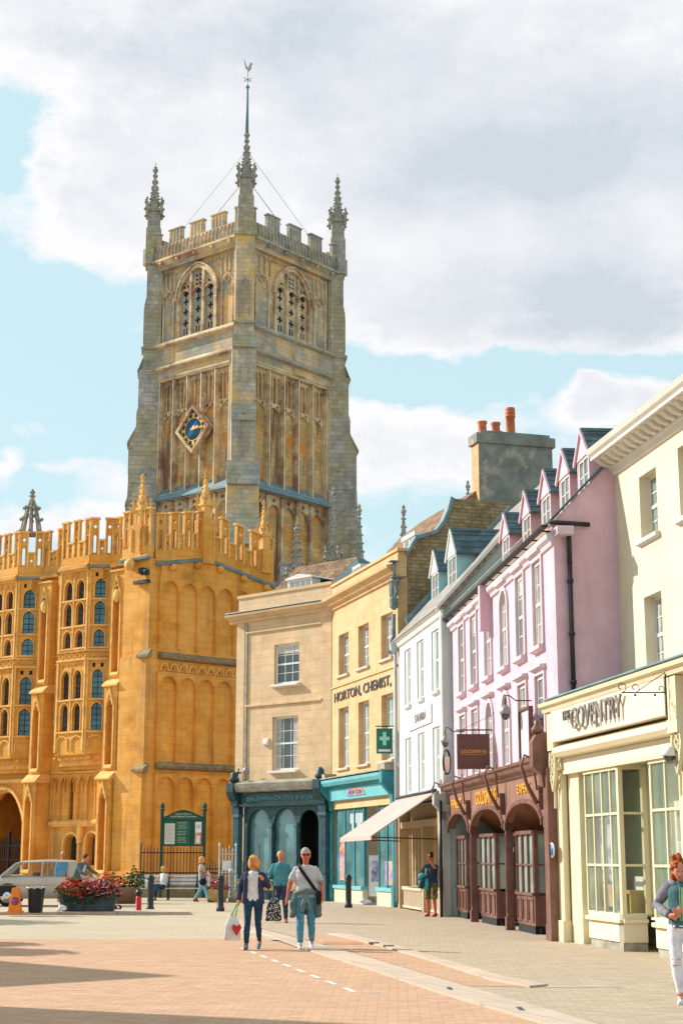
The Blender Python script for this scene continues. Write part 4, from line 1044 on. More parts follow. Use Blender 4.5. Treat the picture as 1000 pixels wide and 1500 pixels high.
    for k in range(5):
        c_ = x0+.5+k*period; h = .62 if 0 < k < 4 else .45
        lo, hi = max(x0+.2, c_-h), min(x1-.2, c_+h)
        b.box(lo, hi, -.2, .06, 43.201, 44.15); b.box(lo-.05, hi+.05, -.26, .12, 44.15, 44.25)
        for j in range(4): xx = lo+(hi-lo)*(j+.5)/4; b.box(xx-.03, xx+.03, .06, .1, 43.25, 44.1)
    b.box(x0+.5, x1-.5, -.25, .1, 43.16, 43.2)
    b.build('parapet', tw)
face(None, 0, A1, 'tower_stone', 'tower_ochre', False, 'a')
face(TR_, -A2, 0, 'tower_stone', 'tower_ochre', True, 'b')
b = MB('tower_grey'); b.box(.65, A1, -A2, -.65, 0, 42.4); b.build('core', tw)
b = MB('tower_stone'); b.box(A1-.001, A1+.05, -A2, 0, 0, 42.0); b.build('rear_wall', tw)
b = MB('tower_grey')
for (x0, y0, x1, y1) in ((A1-.3, -A2, A1, 0), (0, -A2-.3, A1, -A2)):
    b.box(x0, x1, y0, y1, 42.4, 43.2)
    for k in range(4):
        if x1-x0 < 1: b.box(x0, x1, y0+1.2+k*2.2, y0+2.4+k*2.2, 43.2, 44.2)
        else: b.box(x0+1.2+k*2.1, x0+2.4+k*2.1, y0, y1, 43.2, 44.2)
b.build('parapet', tw)
# diagonal buttresses with set-offs
prof = prof0 = [(-.9, 0), (2.9, 0), (2.9, 14), (2.4, 15.5), (2.4, 20.6), (1.6, 22.4), (1.5, 24.6), (1.05, 26.1), (1.05, 29.0), (.62, 30.0), (.62, 31.2), (.5, 31.6), (.5, 34.1), (.28, 34.9), (.28, 39.0), (.16, 39.6), (.16, 42.0), (-.9, 42.0)]
for (cx, cy, ang) in ((0, 0, 135), (A1, 0, 45), (0, -A2, 225)):
    T = Matrix.Translation((cx, cy, 0)) @ Matrix.Rotation(R(ang), 4, 'Z')
    prof = [(r0*(.72 if ang != 135 and z0 < 26 and r0 > 0 else 1), z0) for r0, z0 in prof0]
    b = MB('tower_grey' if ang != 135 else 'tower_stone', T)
    for lo, hi, hw in ((0, 26.1, 1.02), (26.1, 34.1, .78), (34.1, 42.0, .62)):
        pts = [p for p in prof if lo <= p[1] <= hi and p[0] > 0]
        def at_(z):
            for (r0, z0), (r1, z1) in zip(prof[1:-1], prof[2:-1]):
                if z0 <= z <= z1 and z1 > z0: return r0+(r1-r0)*(z-z0)/(z1-z0)
            return .16
        pts = [(at_(lo), lo)]+[p for p in pts if lo < p[1] < hi]+[(at_(hi), hi)]
        b.prism([(-.9, lo)]+pts+[(-.9, hi)], -hw, hw)
    bo = b.build('buttress', tw)
    b = MB('tower_grey', T)
    for z, r0, hw in ((35.85, .28, .62), (34.15, .5, .68), (42.08, .18, .66)):
        b.box(-.6, r0+.14, -hw-.1, hw+.1, z-.1, z+.08)
    for z0, z1, hw in ((27, 29, .3), (36.3, 38.5, .3), (31.8, 33.6, .28)):
        r0 = at_(z0+.5); b.rib([(-hw, z0), (-hw, z1)]+arch_curve(0, 2*hw, z1, .5, 'pointed', 4)[1:-1]+[(hw, z1), (hw, z0)], .09, r0-.02, r0+.05, 'yz')
    b.build('moulding', bo)
    b = MB('tower_grey', T)
    q_ = 1 if ang == 135 else .72
    for (r0, z0, r1, z1, hw) in ((1.05*q_, 26.1, 1.55*q_, 24.65, 1.06), (.62, 30.0, 1.1, 29.0, .8), (1.6, 22.5, 2.45, 20.65, 1.06) if ang == 135 else (.28, 34.9, .53, 34.1, .8), (.28, 34.9, .53, 34.1, .8)):
        b.prism([(r0, z0+.02), (r1, z1), (r1+.1, z1-.05), (r1+.1, z1+.08), (r0, z0+.2)], -hw, hw)
    b.build('weathering', bo)
# pinnacles
PINC = []
for (cx, cy) in ((.18, -.18), (A1-.1, -.18), (.18, -A2+.1)):
    b = MB('tower_grey'); b.lathe([(.74, 0), (.74, 2.6), (.66, 2.7), (.6, 2.9)], (cx, cy, 42.1), 4, 0, sm=False)
    b.box(cx-.5, cx+.5, cy-.5, cy+.5, 42.1, 43.3) 
    po = b.build('pinnacle_shaft', tw)
    b = MB('pinnacle_stone'); crocket_pin(b, (cx, cy), 44.7, .44, 1.5, 3.1, 4, 0, 6, rod=.6); b.build('spire', po)
b = MB('lead'); b.tube([(.18, -.18, 49.2), (.18, -.18, 52.8)], [.12, .07], 8); b.ell((.18, -.18, 52.85), .14, 8, 6); po = b.build('flagpole', tw)
b = MB('dark_iron'); b.tube([(.18, -.18, 52.8), (.18, -.18, 54.1)], .03, 5)
for a in (0, math.pi/2): b.tube([(.18-.35*math.cos(a), -.18-.35*math.sin(a), 53.4), (.18+.35*math.cos(a), -.18+.35*math.sin(a), 53.4)], .025, 4)
b.T = Matrix.Translation((.18, -.18, 0)) @ Matrix.Rotation(R(-40)-TOWER.rz, 4, 'Z')
b.prism([(x, z-1.9) for x, z in ((-.35, 56.9), (-.2, 56.2), (.05, 55.9), (.25, 56.0), (.3, 56.3), (.42, 56.35), (.25, 56.5), (.12, 56.25), (-.05, 56.2), (-.22, 56.55))], -.03, .03)
b.build('weathervane', po)
b = MB('dark_iron')
for (x1_, y1_) in ((3.3, -.05), (.05, -3.6)):
    b.tube([(.18, -.18, 46.2), (x1_, y1_, 43.9)], .02, 4)
    b.tube([(.18, -.18, 48.2), (x1_*1.9, y1_*1.9, 43.9)], .012, 4)
b.build('stay_wire', tw)
# clock
ck = MB('tower_rib'); cx, cz, h = 4.35, 29.38, 1.62
h = 1.68
dm = [(cx-h*.93, cz), (cx, cz-h), (cx+h*.93, cz), (cx, cz+h)]; di = [(cx-h*.78, cz), (cx, cz-h*.83), (cx+h*.78, cz), (cx, cz+h*.83)]
ck.prism(dm, -.2, .32, holes=[list(reversed(di))]); co_ = ck.build('clock_case', tw)
b = MB('clock_dark'); b.prism(di, -.1, .12); b.build('clock_board', co_)
b = MB('clock_blue'); b.lathe([(.74, 0), (.74, .03)], (0, 0, 0), 28) ; 
b.v = [Vector((cx+v.x, .121+v.z, cz+v.y)) for v in b.v]; b.build('clock_face', co_)
b = MB('gold_leaf')
for k in range(12):
    a = 2*math.pi*k/12; b.rib([(cx+.80*math.cos(a), cz+.80*math.sin(a)), (cx+1.08*math.cos(a), cz+1.08*math.sin(a))], .2, .121, .16)
b.rib([(cx+.77*math.cos(2*math.pi*k/28), cz+.77*math.sin(2*math.pi*k/28)) for k in range(28)], .05, .121, .165, closed=True)
b.rib([(cx+1.1*math.cos(2*math.pi*k/28), cz+1.1*math.sin(2*math.pi*k/28)) for k in range(28)], .04, .121, .155, closed=True)
b.build('numerals', co_)
b = MB('gold_leaf'); b.rib([(cx, cz), (cx-.85, cz+.05)], .12, .17, .2); b.rib([(cx, cz), (cx-.5, cz+.12)], .16, .2, .23); b.rib([(cx-.05, cz), (cx+.25, cz+.02)], .1, .2, .22); b.build('hands', co_)

# ---------------- porch
po = thing('church_porch', 'three storey orange stone church porch with canted bay windows and pierced battlements', 'church porch', (PORCH.X, PORCH.Y, 0), PORCH.rz)
Z0 = .45
SIDE = Matrix.Rotation(PSIDE-PORCH.rz, 4, 'Z')
def pierced(par, T, x0, x1, zb, zs=0, merl=.46, cren=.42, phase=0, h1=1.25, h2=2.35, nm='parapet', deep=.18):
    """solid foot, then openwork merlons and low openwork between them"""
    b = MB('church_stone', T); W = x1-x0; b.box(x0, x1, -deep, .06, zb, zb+.55)
    b.prism([(.061, zb), (.2, zb+.02), (.2, zb+.1), (.061, zb+.16)], x0, x1, 'yz')
    n = max(1, round((W-merl)/(merl+cren))); 
    if W < merl+.3: units = [(x0, x1, h2)]
    else:
        cw = (W-merl*(n+1))/n; units = []; x = x0
        for k in range(n): units += [(x, x+merl, h2), (x+merl, x+merl+cw, h1)]; x += merl+cw
        units.append((x, x1, h2))
        if phase: units = [(a, c, h1 if h == h2 else h2) for a, c, h in units]
    for a, c, h in units:
        m = (a+c)/2; w_ = c-a; z = zb+.55; holes = []
        if h > 1.5:
            if w_ > .3: holes = [arch(m, w_*.46, z+.12, z+(h-.55)*.5, w_*.3, 'pointed', 3), quatre(m, z+(h-.55)*.8, w_*.27)]
        elif w_ > .3:
            holes = [quatre(m-w_*.22, z+(h-.55)*.5, w_*.15, 4, 4), quatre(m+w_*.22, z+(h-.55)*.5, w_*.15, 4, 4)] if w_ > .45 else [quatre(m, z+(h-.55)*.5, w_*.25)]
        b.prism(rect(a+.001, c-.001, z, zb+h), -deep+.06, 0, holes=[list(reversed(q)) for q in holes])
        for hh in holes[:1]:
            if h > 1.5: b.rib(hh[1:]+hh[:1], .05, .001, .05)
        b.use('church_trim'); b.box(a-.04, c+.04, -deep, .08, zb+h, zb+h+.09)
        b.box(a, a+.07, .001, .05, z, zb+h); b.box(c-.07, c, .001, .05, z, zb+h); b.use('church_stone')
    return b.build(nm, par)
def lights(par, T, x0, x1, n, tiers, gm='glass_blue', y0=0, th=.28, frame=.16, zlo=None, zhi=None):
    """stone tracery: n lights side by side in tiers [(z0,z1)...]; each light glazed and leaded"""
    b = MB('church_stone', T); w = (x1-x0-2*frame)/n; holes = []
    for z0, z1 in tiers:
        for k in range(n):
            m = x0+frame+w*(k+.5); holes.append(arch(m, w*.70, z0, z1-w*.42, w*.42, 'pointed', 3))
    b.prism(rect(x0, x1, zlo, zhi), y0-th, y0, holes=[list(reversed(h)) for h in holes])
    b.use('church_trim')
    for z0, z1 in tiers:
        for k in range(n):
            m = x0+frame+w*(k+.5); b.rib([(m-w*.36, z0)]+[(p[0], p[1]) for p in arch_curve(m, w*.72, z1-w*.42, w*.46, 'pointed', 3)]+[(m+w*.36, z0)], .045, y0, y0+.05)
        b.box(x0+.04, x1-.04, y0, y0+.07, z0-.1, z0-.02)
    for x in (x0+.05, x1-.05): b.box(x-.05, x+.05, y0, y0+.08, zlo, zhi)
    for k in range(1, n): x = x0+frame+w*k; b.box(x-.03, x+.03, y0+.001, y0+.07, tiers[-1][0]-.1, tiers[0][1]+.15)
    b.box(x0, x1, y0, y0+.1, tiers[0][1]+.42, tiers[0][1]+.5)
    for k in range(n*2): m = x0+frame+w*(k+.5)/2; b.use('near_black' if n == 1 else 'church_niche_shade').box(m-w*.09, m+w*.09, y0+.001, y0+.004, tiers[0][1]+.1, tiers[0][1]+.3)
    o = b.build('window', par)
    g = MB(gm, T)
    for z0, z1 in tiers: g.box(x0+frame*.8, x1-frame*.8, y0-th*.62, y0-th*.58, z0-.03, z1+.03)
    g.use('near_black')
    for z0, z1 in tiers:
        for k in range(n):
            m = x0+frame+w*(k+.5); g.box(m-.014, m+.014, y0-th*.575, y0-th*.5, z0, z1)
            z = z0+.22
            while z < z1-.1: g.box(m-w*.3, m+w*.3, y0-th*.572, y0-th*.5, z-.012, z+.012); z += .28
    g.build('pane', o)
    return o
def canted_bay(x0, x1, c, n, three, gm='glass_blue'):
    segs = [((x0, 0), (x0+c, c), 1), ((x0+c, c), (x1-c, c), n), ((x1-c, c), (x1, 0), 1)]
    up = [(14.05, 15.0), (12.75, 13.9), (11.65, 12.5)] if three else [(13.6, 14.9), (12.2, 13.4)]
    lo = [(9.15, 10.55), (7.6, 8.95)]
    for (p, q, k) in segs:
        T = segT(p, q); Ls = (Vector(q)-Vector(p)).length
        lights(po, T, 0, Ls, k, up, gm if k == 1 else 'glass_dark', zlo=11.45, zhi=15.6)
        lights(po, T, 0, Ls, k, lo, gm if k == 1 else 'glass_dark', zlo=6.6, zhi=11.0)
        b = MB('church_stone', T); b.box(0, Ls, -.28, -.02, 11.001, 11.449)
        m_ = max(2, round(Ls/.42))
        for j in range(m_): b.use('church_trim').rib(quatre((j+.5)*Ls/m_, 11.24, .17), .035, -.019, .03, closed=True)
        b.use('church_trim').mould(-.02, Ls+.02, [(0.0, 10.98), (.12, 11.0), (.12, 11.08), (-.01, 11.1)]); b.mould(-.02, Ls+.02, [(-.01, 11.42), (.08, 11.42), (.1, 11.48), (-.01, 11.52)])
        for j in range(max(1, k)):      # blank panels below the lower windows
            w_ = Ls/max(1, k); m2 = w_*(j+.5); b.rib([(m2-w_*.36, 6.65), (m2-w_*.36, 7.15)]+arch_curve(m2, w_*.72, 7.1, .25, 'pointed', 3)[1:-1]+[(m2+w_*.36, 7.15), (m2+w_*.36, 6.65)], .06, .0, .06)
        b.build('bay_panel', po)
        pierced(po, T, 0, Ls, 15.62, merl=min(.42, Ls*.36))
        b = MB('lead' if k == 1 else 'church_trim', T); b.mould(-.03, Ls+.03, [(.06, 15.5), (.26, 15.52), (.28, 15.62), (.06, 15.64)]); b.build('gutter', po)
    pl = [(x0, 0), (x0+c, c), (x1-c, c), (x1, 0)]
    b = MB('church_stone'); b.prism(pl, 6.45, 6.6, 'xy')
    for i, (z0, z1, s) in enumerate(((6.2, 6.45, .84), (5.95, 6.2, .62), (5.75, 5.95, .38))):
        m_ = (x0+x1)/2; b.use('church_trim' if i % 2 else 'church_stone').prism([(m_+(x-m_)*(1-.04*(i+1)), y*s) for x, y in pl], z0, z1, 'xy')
    k = x0+.5
    while k < x1-.4: b.ell((k, c*.78, 6.3), (.14, .12, .1), 6, 4); k += .5
    b.box(x0+.2, x1-.2, -.02, c-.3, 15.0, 15.6)
    b.build('corbel', po)
def niche_buttress(x, w=.92):
    b = MB('church_stone')
    stages = [(Z0, 5.3, .95), (5.3, 9.7, .68), (9.7, 15.2, .45)]
    for z0, z1, d in stages:
        b.use('church_stone').prism(rect(x-w/2, x+w/2, z0, z1), .0, d, holes=[list(reversed(arch(x, w*.5, z0+.55, z1-1.15, .4, 'pointed', 4)))])
        b.use('church_niche_shade').box(x-w*.28, x+w*.28, d-.3, d-.28, z0+.5, z1-.5)
        b.use('church_trim').rib([(x-w*.3, z0+.5), (x-w*.3, z1-1.15)]+arch_curve(x, w*.6, z1-1.15, .5, 'pointed', 4)[1:-1]+[(x+w*.3, z1-1.15), (x+w*.3, z0+.5)], .08, d, d+.07)
        b.prism([(x-w*.3, z1-1.0), (x, z1-.15), (x+w*.3, z1-1.0), (x+w*.22, z1-1.0), (x, z1-.4), (x-w*.22, z1-1.0)], d, d+.1)
        b.box(x-w/2-.06, x+w/2+.06, 0, d+.08, z1-.0, z1+.09) if z1 > 15 else b.prism([(-.0, z1+.35), (d-.25, z1+.3), (d+.12, z1-.02), (d+.12, z1-.1), (0, z1-.1)], x-w/2-.06, x+w/2+.06, 'yz')
        b.prism([(d, z0+.35), (d+.12, z0+.45), (d+.06, z0+.6), (d-.2, z0+.6)], x-w*.3, x+w*.3, 'yz')
    b.ell((x, .45, 14.0), (.2, .2, .35), 8, 6)
    b.box(x-w/2-.1, x+w/2+.1, 0, 1.4, Z0-.4, Z0+.35)
    b.build('buttress', po)
BX = [(3.25, 6.9, .78, 2, True), (8.55, 13.15, .85, 3, True), (14.8, 18.4, .78, 2, True)]
b = MB('church_stone'); dooro = arch(10.85, 3.5, Z0, 2.9, 2.0, 'tudor', 8)
w1 = arch(5.55, .95, 1.45, 2.25, .45, 'round', 4); w2 = arch(4.05, .85, 1.25, 2.3, .45, 'round', 4); w3 = arch(5.75, .42, 3.2, 5.0, .25, 'pointed', 4)
wall(b, 0, 22, 0, 15.6, [dooro, w1, w2, w3], 0, -.6); b.box(21.6, 22, -14, -.601, 0, 15.6); b.build('wall', po)
b = MB('church_trim'); b.rib([(p[0], p[1]) for p in arch_curve(10.85, 3.8, 2.9, 2.15, 'tudor', 8)], .16, .001, .16); b.rib([(p[0], p[1]) for p in arch_curve(10.85, 3.5, 2.9, 2.0, 'tudor', 8)], .1, -.3, -.1)
b.mould(8.5, 13.2, [(.001, 5.25), (.25, 5.3), (.3, 5.45), (.001, 5.5)])
for (cx, w_, z0, zs) in ((5.55, .95, 1.45, 2.25), (4.05, .85, 1.25, 2.3)): b.rib([(cx-w_/2-.08, z0)]+arch_curve(cx, w_+.16, zs, .53, 'round', 5)+[(cx+w_/2+.08, z0)], .12, .001, .1)
b.mould(3.1, 7.1, [(.001, 3.05), (.15, 3.08), (.22, 3.2), (.22, 3.3), (.001, 3.42)]); b.box(4.72, 4.95, .001, .24, 2.3, 3.4)
b.mould(3.1, 7.1, [(.001, 5.6), (.1, 5.62), (.2, 5.7), (.001, 5.85)])
b.build('door_moulding', po)
b = MB('church_stone'); blind_arcade(b, 3.2, 7.1, 3.43, 5.6, 6, .55, .1, .001, .1); blind_arcade(b, 3.2, 7.1, 4.75, 5.6, 12, .25, .06, .001, .05)
b.build('panelling', po)
b = MB('church_niche_shade'); b.box(8.8, 13, -5, -4.9, 0, 6); b.box(8.7, 8.8, -5, -.601, 0, 6); b.box(12.9, 13, -5, -.601, 0, 6); b.box(8.7, 13, -5, -.601, 5.2, 5.3); b.build('porch_interior', po)
b = MB('glass_dark'); b.box(5.1, 6.0, -.4, -.38, 1.4, 2.75); b.box(3.6, 4.5, -.4, -.38, 1.2, 2.8); b.box(5.5, 6.0, -.4, -.38, 3.15, 5.3)
b.use('near_black')
for x in (5.3, 5.55, 5.8, 5.68, 5.82): b.box(x-.015, x+.015, -.379, -.36, 1.4 if x != 5.68 and x != 5.82 else 3.2, 2.7 if x != 5.68 and x != 5.82 else 5.2)
for k in range(12): b.box(5.1, 6.0, -.379, -.362, 1.5+k*.32, 1.52+k*.32)
b.build('leaded_window', po)
g_ = MB('dark_iron')
for k in range(24): x = 9.15+k*.148; g_.box(x-.018, x+.018, -.5, -.46, .5, 2.3+.25*math.sin(k/23*math.pi)+.12*(k % 2))
for z in (.7, 1.5, 2.2): g_.box(9.1, 12.6, -.52, -.44, z-.03, z+.03)
g_.box(10.8, 10.9, -.55, -.42, .5, 2.9); g_.build('gate', po)
for x in (2.35, 7.72, 13.98, 19.3): niche_buttress(x)
for a in BX: canted_bay(*a)
b = MB('church_stone')                       # quatrefoil band and strings on the plain stretches
for (x0, x1) in ((2.9, 3.25), (6.9, 7.2), (8.2, 8.55), (13.15, 13.45), (14.5, 14.8), (18.4, 22)):
    b.use('church_trim').mould(x0, x1, [(.001, 10.98), (.1, 11.0), (.1, 11.08), (.001, 11.1)]); b.mould(x0, x1, [(.001, 11.42), (.08, 11.42), (.08, 11.5), (.001, 11.52)])
    m_ = (x0+x1)/2; b.rib(quatre(m_, 11.25, .13), .03, .001, .03, closed=True)
    for z0, z1 in ((12, 14.8), (8, 10.5), (Z0+.6, 5)): b.rib([(m_-.13, z0), (m_-.13, z1)]+arch_curve(m_, .26, z1, .2, 'pointed', 3)[1:-1]+[(m_+.13, z1), (m_+.13, z0)], .05, .001, .06)
b.build('string_course', po)
for (x0, x1) in ((1.9, 3.24), (6.91, 8.54), (13.16, 14.79), (18.41, 22)): pierced(po, None, x0, x1, 15.62, merl=.5)
b = MB('church_trim'); 
for (x0, x1) in ((1.9, 3.2), (6.95, 8.5), (13.2, 14.75), (18.45, 22)): b.mould(x0, x1, [(.06, 15.5), (.26, 15.52), (.28, 15.62), (.06, 15.64)])
b.build('gutter', po)
b = MB('church_stone')                       # broad corner pier
b.prism([(-.5, .1), (-.1, .62), (1.7, .75), (1.78, 0.001), (0, 0.001), (-.1, -.3)], 0, 15.3, 'xy') if False else b.box(.0, 1.78, .001, .55, 0, 15.55)
b.box(-.04, 1.82, .551, .8, 0, 5.6); b.box(-.02, 1.80, .551, .68, 5.6, 10.9); b.box(-.1, 1.9, -.05, .95, 0, 1.0)
b.build('corner_pier', po)
b = MB('church_weathered')
for z, d in ((5.6, .8), (10.9, .68)): b.prism([(.551, z+.3), (d+.12, z+.02), (d+.12, z-.1), (.551, z-.1)], -.25, .55, 'yz')
b.build('weathering', po)
b = MB('dark_iron'); b.lathe([(.1, 0), (.22, .1), (.22, .3), (.1, .35)], (.3, .75, 14.75), 8); b.box(-.1, .9, .6, .8, 14.35, 14.5); b.ell((.0, .8, 14.85), .16, 8, 6); b.build('floodlight', po)
# east wall seen to the right, with a low gable
k_ = .2
def gz(u): return 15.1+.85*(1-abs(u-2.8)/4.4)
b = MB('church_stone', SIDE)
b.prism([(-9, 0), (0, 0), (0, gz(0)), (-2.8, gz(2.8)), (-7.2, gz(7.2)), (-9, gz(7.2))], -.6, 0); b.build('wall', po)
b = MB('church_stone', SIDE)
x_ = [-.08-1.13*i for i in range(8)]
blind_arcade(b, -8.0, -.08, 11.35, 14.75, 7, .7, .14, .001, .12, top=lambda m: gz(-m)-.05)
for i in range(7):
    m = -.08-1.13*(i+.5)
    for s in (-.26, .26): b.use('church_trim').rib(arch_curve(m+s, .42, 14.5, .3, 'pointed', 3), .05, .14, .18) if False else None
b.use('church_stone'); blind_arcade(b, -8.0, -.08, 5.95, 10.15, 7, .62, .14, .001, .12)
blind_arcade(b, -8.0, -.08, Z0, 5.45, 7, .6, .14, .001, .12)
b.build('panelling', po)
b = MB('church_trim', SIDE)
for i in range(14):
    m = -.08-.565*(i+.5); b.rib(arch_curve(m, .46, 10.25, .36, 'round', 4), .05, .14, .2); b.rib(quatre(m, 10.4, .13), .03, .001, .1, closed=True)
b.box(-8.0, -.08, .001, .1, 10.16, 10.2); b.build('frieze', po)
b = MB('church_weathered', SIDE)
for z in (10.9, 5.75): b.prism([(.001, z-.12), (.22, z-.06), (.3, z+.05), (.001, z+.26)], -8.6, -.05, 'yz')
b.build('string_course', po)
b = MB('church_stone', SIDE); b.box(-8.5, .05, .001, .25, Z0-.4, Z0+.45); b.box(-8.5, .05, .001, .36, Z0-.45, Z0+.05); b.build('plinth', po)
for (x0, x1, sgn) in ((-2.8, .2, -1), (-7.2, -2.8, 1)):
    sl_ = (.85/4.4)*sgn; T = SIDE @ Matrix(((1, 0, 0, 0), (0, 1, 0, 0), (sl_, 0, 1, 15.95+sl_*2.8), (0, 0, 0, 1)))
    pierced(po, T, x0, x1, .02, phase=0, merl=.52)
    b = MB('lead', T); b.mould(x0-.02, x1+.02, [(.06, -.14), (.24, -.12), (.28, .02), (.06, .03)]); b.build('gutter', po)
    b = MB('church_stone', T)
    k = x0+.6
    while k < x1: b.ell((k, .25, -.3), (.22, .2, .18), 7, 5); k += 1.5
    b.build('gargoyle', po)
b = MB('church_stone', SIDE @ Matrix.Translation((-.0, 0, 0)))
pierced(po, segT((0.0, .56), (1.9, .56)), 0, 1.9, 15.62, merl=.46)
b = MB('lead', None); b.mould(-.05, 1.92, [(.62, 15.5), (.82, 15.52), (.84, 15.62), (.62, 15.64)]); b.build('gutter', po)
b = MB('church_trim'); b.ell((1.0, .95, 15.3), (.3, .25, .3), 8, 6); b.ell((.9, 1.15, 15.25), (.14, .14, .16), 6, 5); b.build('gargoyle', po)
b = MB('lead'); b.prism([(0, 16), (-7, 17.6), (-14, 16), (-14, 15.6), (0, 15.6)], .3, 21.8, 'yz') if False else b.box(.3, 21.8, -13.9, -.5, 15.5, 15.7); b.build('roof', po)
for T, c, z, hs, hp, w_ in ((None, (.9, .35), 17.3, .85, 1.55, .28), (SIDE, (-2.8, -.05), 17.9, .85, 1.6, .28), (SIDE, (-6.6, -.05), 16.9, .85, 1.6, .26)):
    b = MB('church_stone', T); b.box(c[0]-w_*1.3, c[0]+w_*1.3, c[1]-w_*1.3, c[1]+w_*1.3, 15.7, z); 
    for q in (-1, 1): b.box(c[0]+q*w_-.06, c[0]+q*w_+.06, c[1]+w_*1.3, c[1]+w_*1.3+.05, 16, z-.2)
    p_ = b.build('pinnacle', po)
    b = MB('church_trim', T); crocket_pin(b, c, z, w_*.9, hs, hp, 4, math.pi/4, 5, rod=0)
    for q in (-1, 1): b.box(c[0]+q*w_*.45-.03, c[0]+q*w_*.45+.03, c[1]+w_*.9, c[1]+w_*.97, z+.1, z+hs-.2)
    b.build('spire', p_)
b = MB('pinnacle_stone')                       # openwork crown on the central merlon
for k in range(8):
    a = math.pi*2*k/8; pts = [(10.0+.55*(1-t)**.7*math.cos(a), -.3+.55*(1-t)**.7*math.sin(a), 18.2+2.0*t) for t in (0, .25, .5, .75, 1)]
    b.tube(pts, .06, 5)
    for t in (0, .35, .65): r_ = .6*(1-t)**.7+.1; b.ell((10.0+r_*math.cos(a), -.3+r_*math.sin(a), 18.25+2*t), .1, 5, 4)
b.lathe([(.62, 0), (.62, .1)], (10.0, -.3, 18.1), 8); b.lathe([(.35, 0), (.35, .08)], (10.0, -.3, 19.1), 8); b.lathe([(.05, 0), (.2, .1), (.08, .2), (.16, .3), (.02, .5)], (10.0, -.3, 20.1), 6)
b.build('crown_finial', po)
# ---------------- nave behind the houses
nv = thing('church_nave', 'grey stone battlements and pinnacles of the church body rising behind the shop roofs', 'church', (0, 0, 0))
b = MB('tower_grey'); b.box(-5, 14, 86, 96, 0, 16.3)
for k in range(12): b.box(-5+k*1.6, -4.2+k*1.6, 85.9, 86.2, 16.3, 17.5); b.box(-5.05+k*1.6, -4.15+k*1.6, 85.8, 86.3, 17.5, 17.62)
b.build('wall', nv)
for (x, y, z, w_) in ((-2.3, 80, 13.5, .36), (1.0, 86, 15, .3), (3.55, 88, 15.4, .34), (7.6, 92, 19.3, .3), (-.4, 84, 15.5, .3)):
    b = MB('pinnacle_stone'); crocket_pin(b, (x, y), z-6, w_, 8.0 if z < 19 else 6.5, 3.6 if z > 14 else 2.8, 4, .4, 7, rod=.2); b.build('pinnacle', nv)
sheet('churchyard', [(-60, 67.2), (-4.6, 67.2), (-3.5, 80), (-60, 80)], .46, 'pave_far')
b = MB('church_weathered'); b.box(-60, -8.2, 66.95, 67.2, 0, .50); b.box(-8.2, -4.5, 66.9, 67.2, 0, .85)
tag(b.build('low_wall'), 'low stone wall in front of the church porch', 'wall')
# ============================================================ STREET THINGS
def tf(x, y, z=0, rz=0): return Matrix.Translation((x, y, z)) @ Matrix.Rotation(rz, 4, 'Z')
mat('bollard_black', (.03, .035, .045), .45, .2, 4, .1)
mat('bin_black', (.018, .02, .028), .4, .2, 3, .1)
mat('bin_liner', (.45, .42, .42), .4, .2, 6, .3)
mat('cone_orange', (.85, .22, .015), .5, .08, 4, .05)
mat('red_paint', (.6, .02, .03), .45, .15, 6, .05)
mat('blue_paint', (.03, .15, .45), .4, .05, bump=0)
mat('trough_grey', (.05, .065, .075), .75, .3, 3, .3, blots=[((.14, .16, .17), 3, .55, .7, .5)])
mat('tub_brown', (.28, .15, .09), .85, .2, 4, .3)
mat('tub_yellow', (.62, .40, .15), .85, .15, 4, .3)
mat('leaf', (.09, .17, .03), .6, .35, 9, 0); mat('leaf_dark', (.03, .08, .02), .6, .3, 9, 0); mat('leaf_purple', (.09, .02, .04), .6, .3, 9, 0)
mat('petal_red', (.75, .04, .03), .6, .2, 9, 0); mat('petal_orange', (.85, .22, .04), .6, .2, 9, 0); mat('petal_pink', (.85, .16, .22), .6, .2, 9, 0); mat('petal_salmon', (.85, .35, .28), .6, .2, 9, 0)
mat('petal_yellow', (.8, .6, .05), .6, .2, 9, 0)
mat('bench_white', (.66, .65, .66), .6, .12, 4, .1)
mat('board_green', (.008, .13, .075), .45, .1, 3, .03)
mat('board_dark', (.005, .06, .04), .4, .1, 3, .03)
mat('paper', (.62, .62, .55), .8, .05, bump=0); mat('print_grey', (.35, .33, .3), .8, .05, bump=0)
def bollard(x, y, h, label):
    t = thing('bollard', label, 'bollard', (x, y, 0), 0, 'cast iron bollards along the kerb')
    b = MB('bollard_black'); b.lathe([(.13, 0), (.13, .1), (.1, .14), (.095, h*.80), (.11, h*.82), (.11, h*.85), (.095, h*.87)], n=14); b.build('post', t)
    b = MB('bollard_black'); b.lathe([(.095, 0), (.12, .02), (.125, .05), (.09, .09), (.1, .12), (.04, .16)], (0, 0, h*.87), 14); b.build('cap', t)
bollard(-5.91, 50.09, 1.08, 'black iron bollard beside the small red post')
bollard(-3.74, 50.09, 1.08, 'black iron bollard between the flower tub and the blonde woman with shopping bags')
bollard(.23, 53.4, 1.05, 'black iron bollard in front of the teal chemist shopfront')
t = thing('post', 'short red post with dark cap standing against a bollard', 'post', (-6.05, 48.3, 0))
b = MB('red_paint'); b.lathe([(.11, 0), (.09, .03), (.085, .45), (.06, .5)], n=12, sx=1); b.build('shaft', t)
b = MB('bin_black'); b.lathe([(.06, .5), (.1, .55), (.1, .62), (.05, .7)], n=10); b.build('cap', t)
t = thing('post', 'pale grey post with a round ball top at the corner of the dark shopfront', 'post', (-4.12, 60.5, 0))
b = MB('pipe_grey'); b.lathe([(.12, 0), (.12, .15), (.07, .2), (.07, .95), (.09, .97)], n=12); b.build('shaft', t)
b = MB('pipe_grey'); b.ell((0, 0, 1.1), .12); b.build('ball', t)
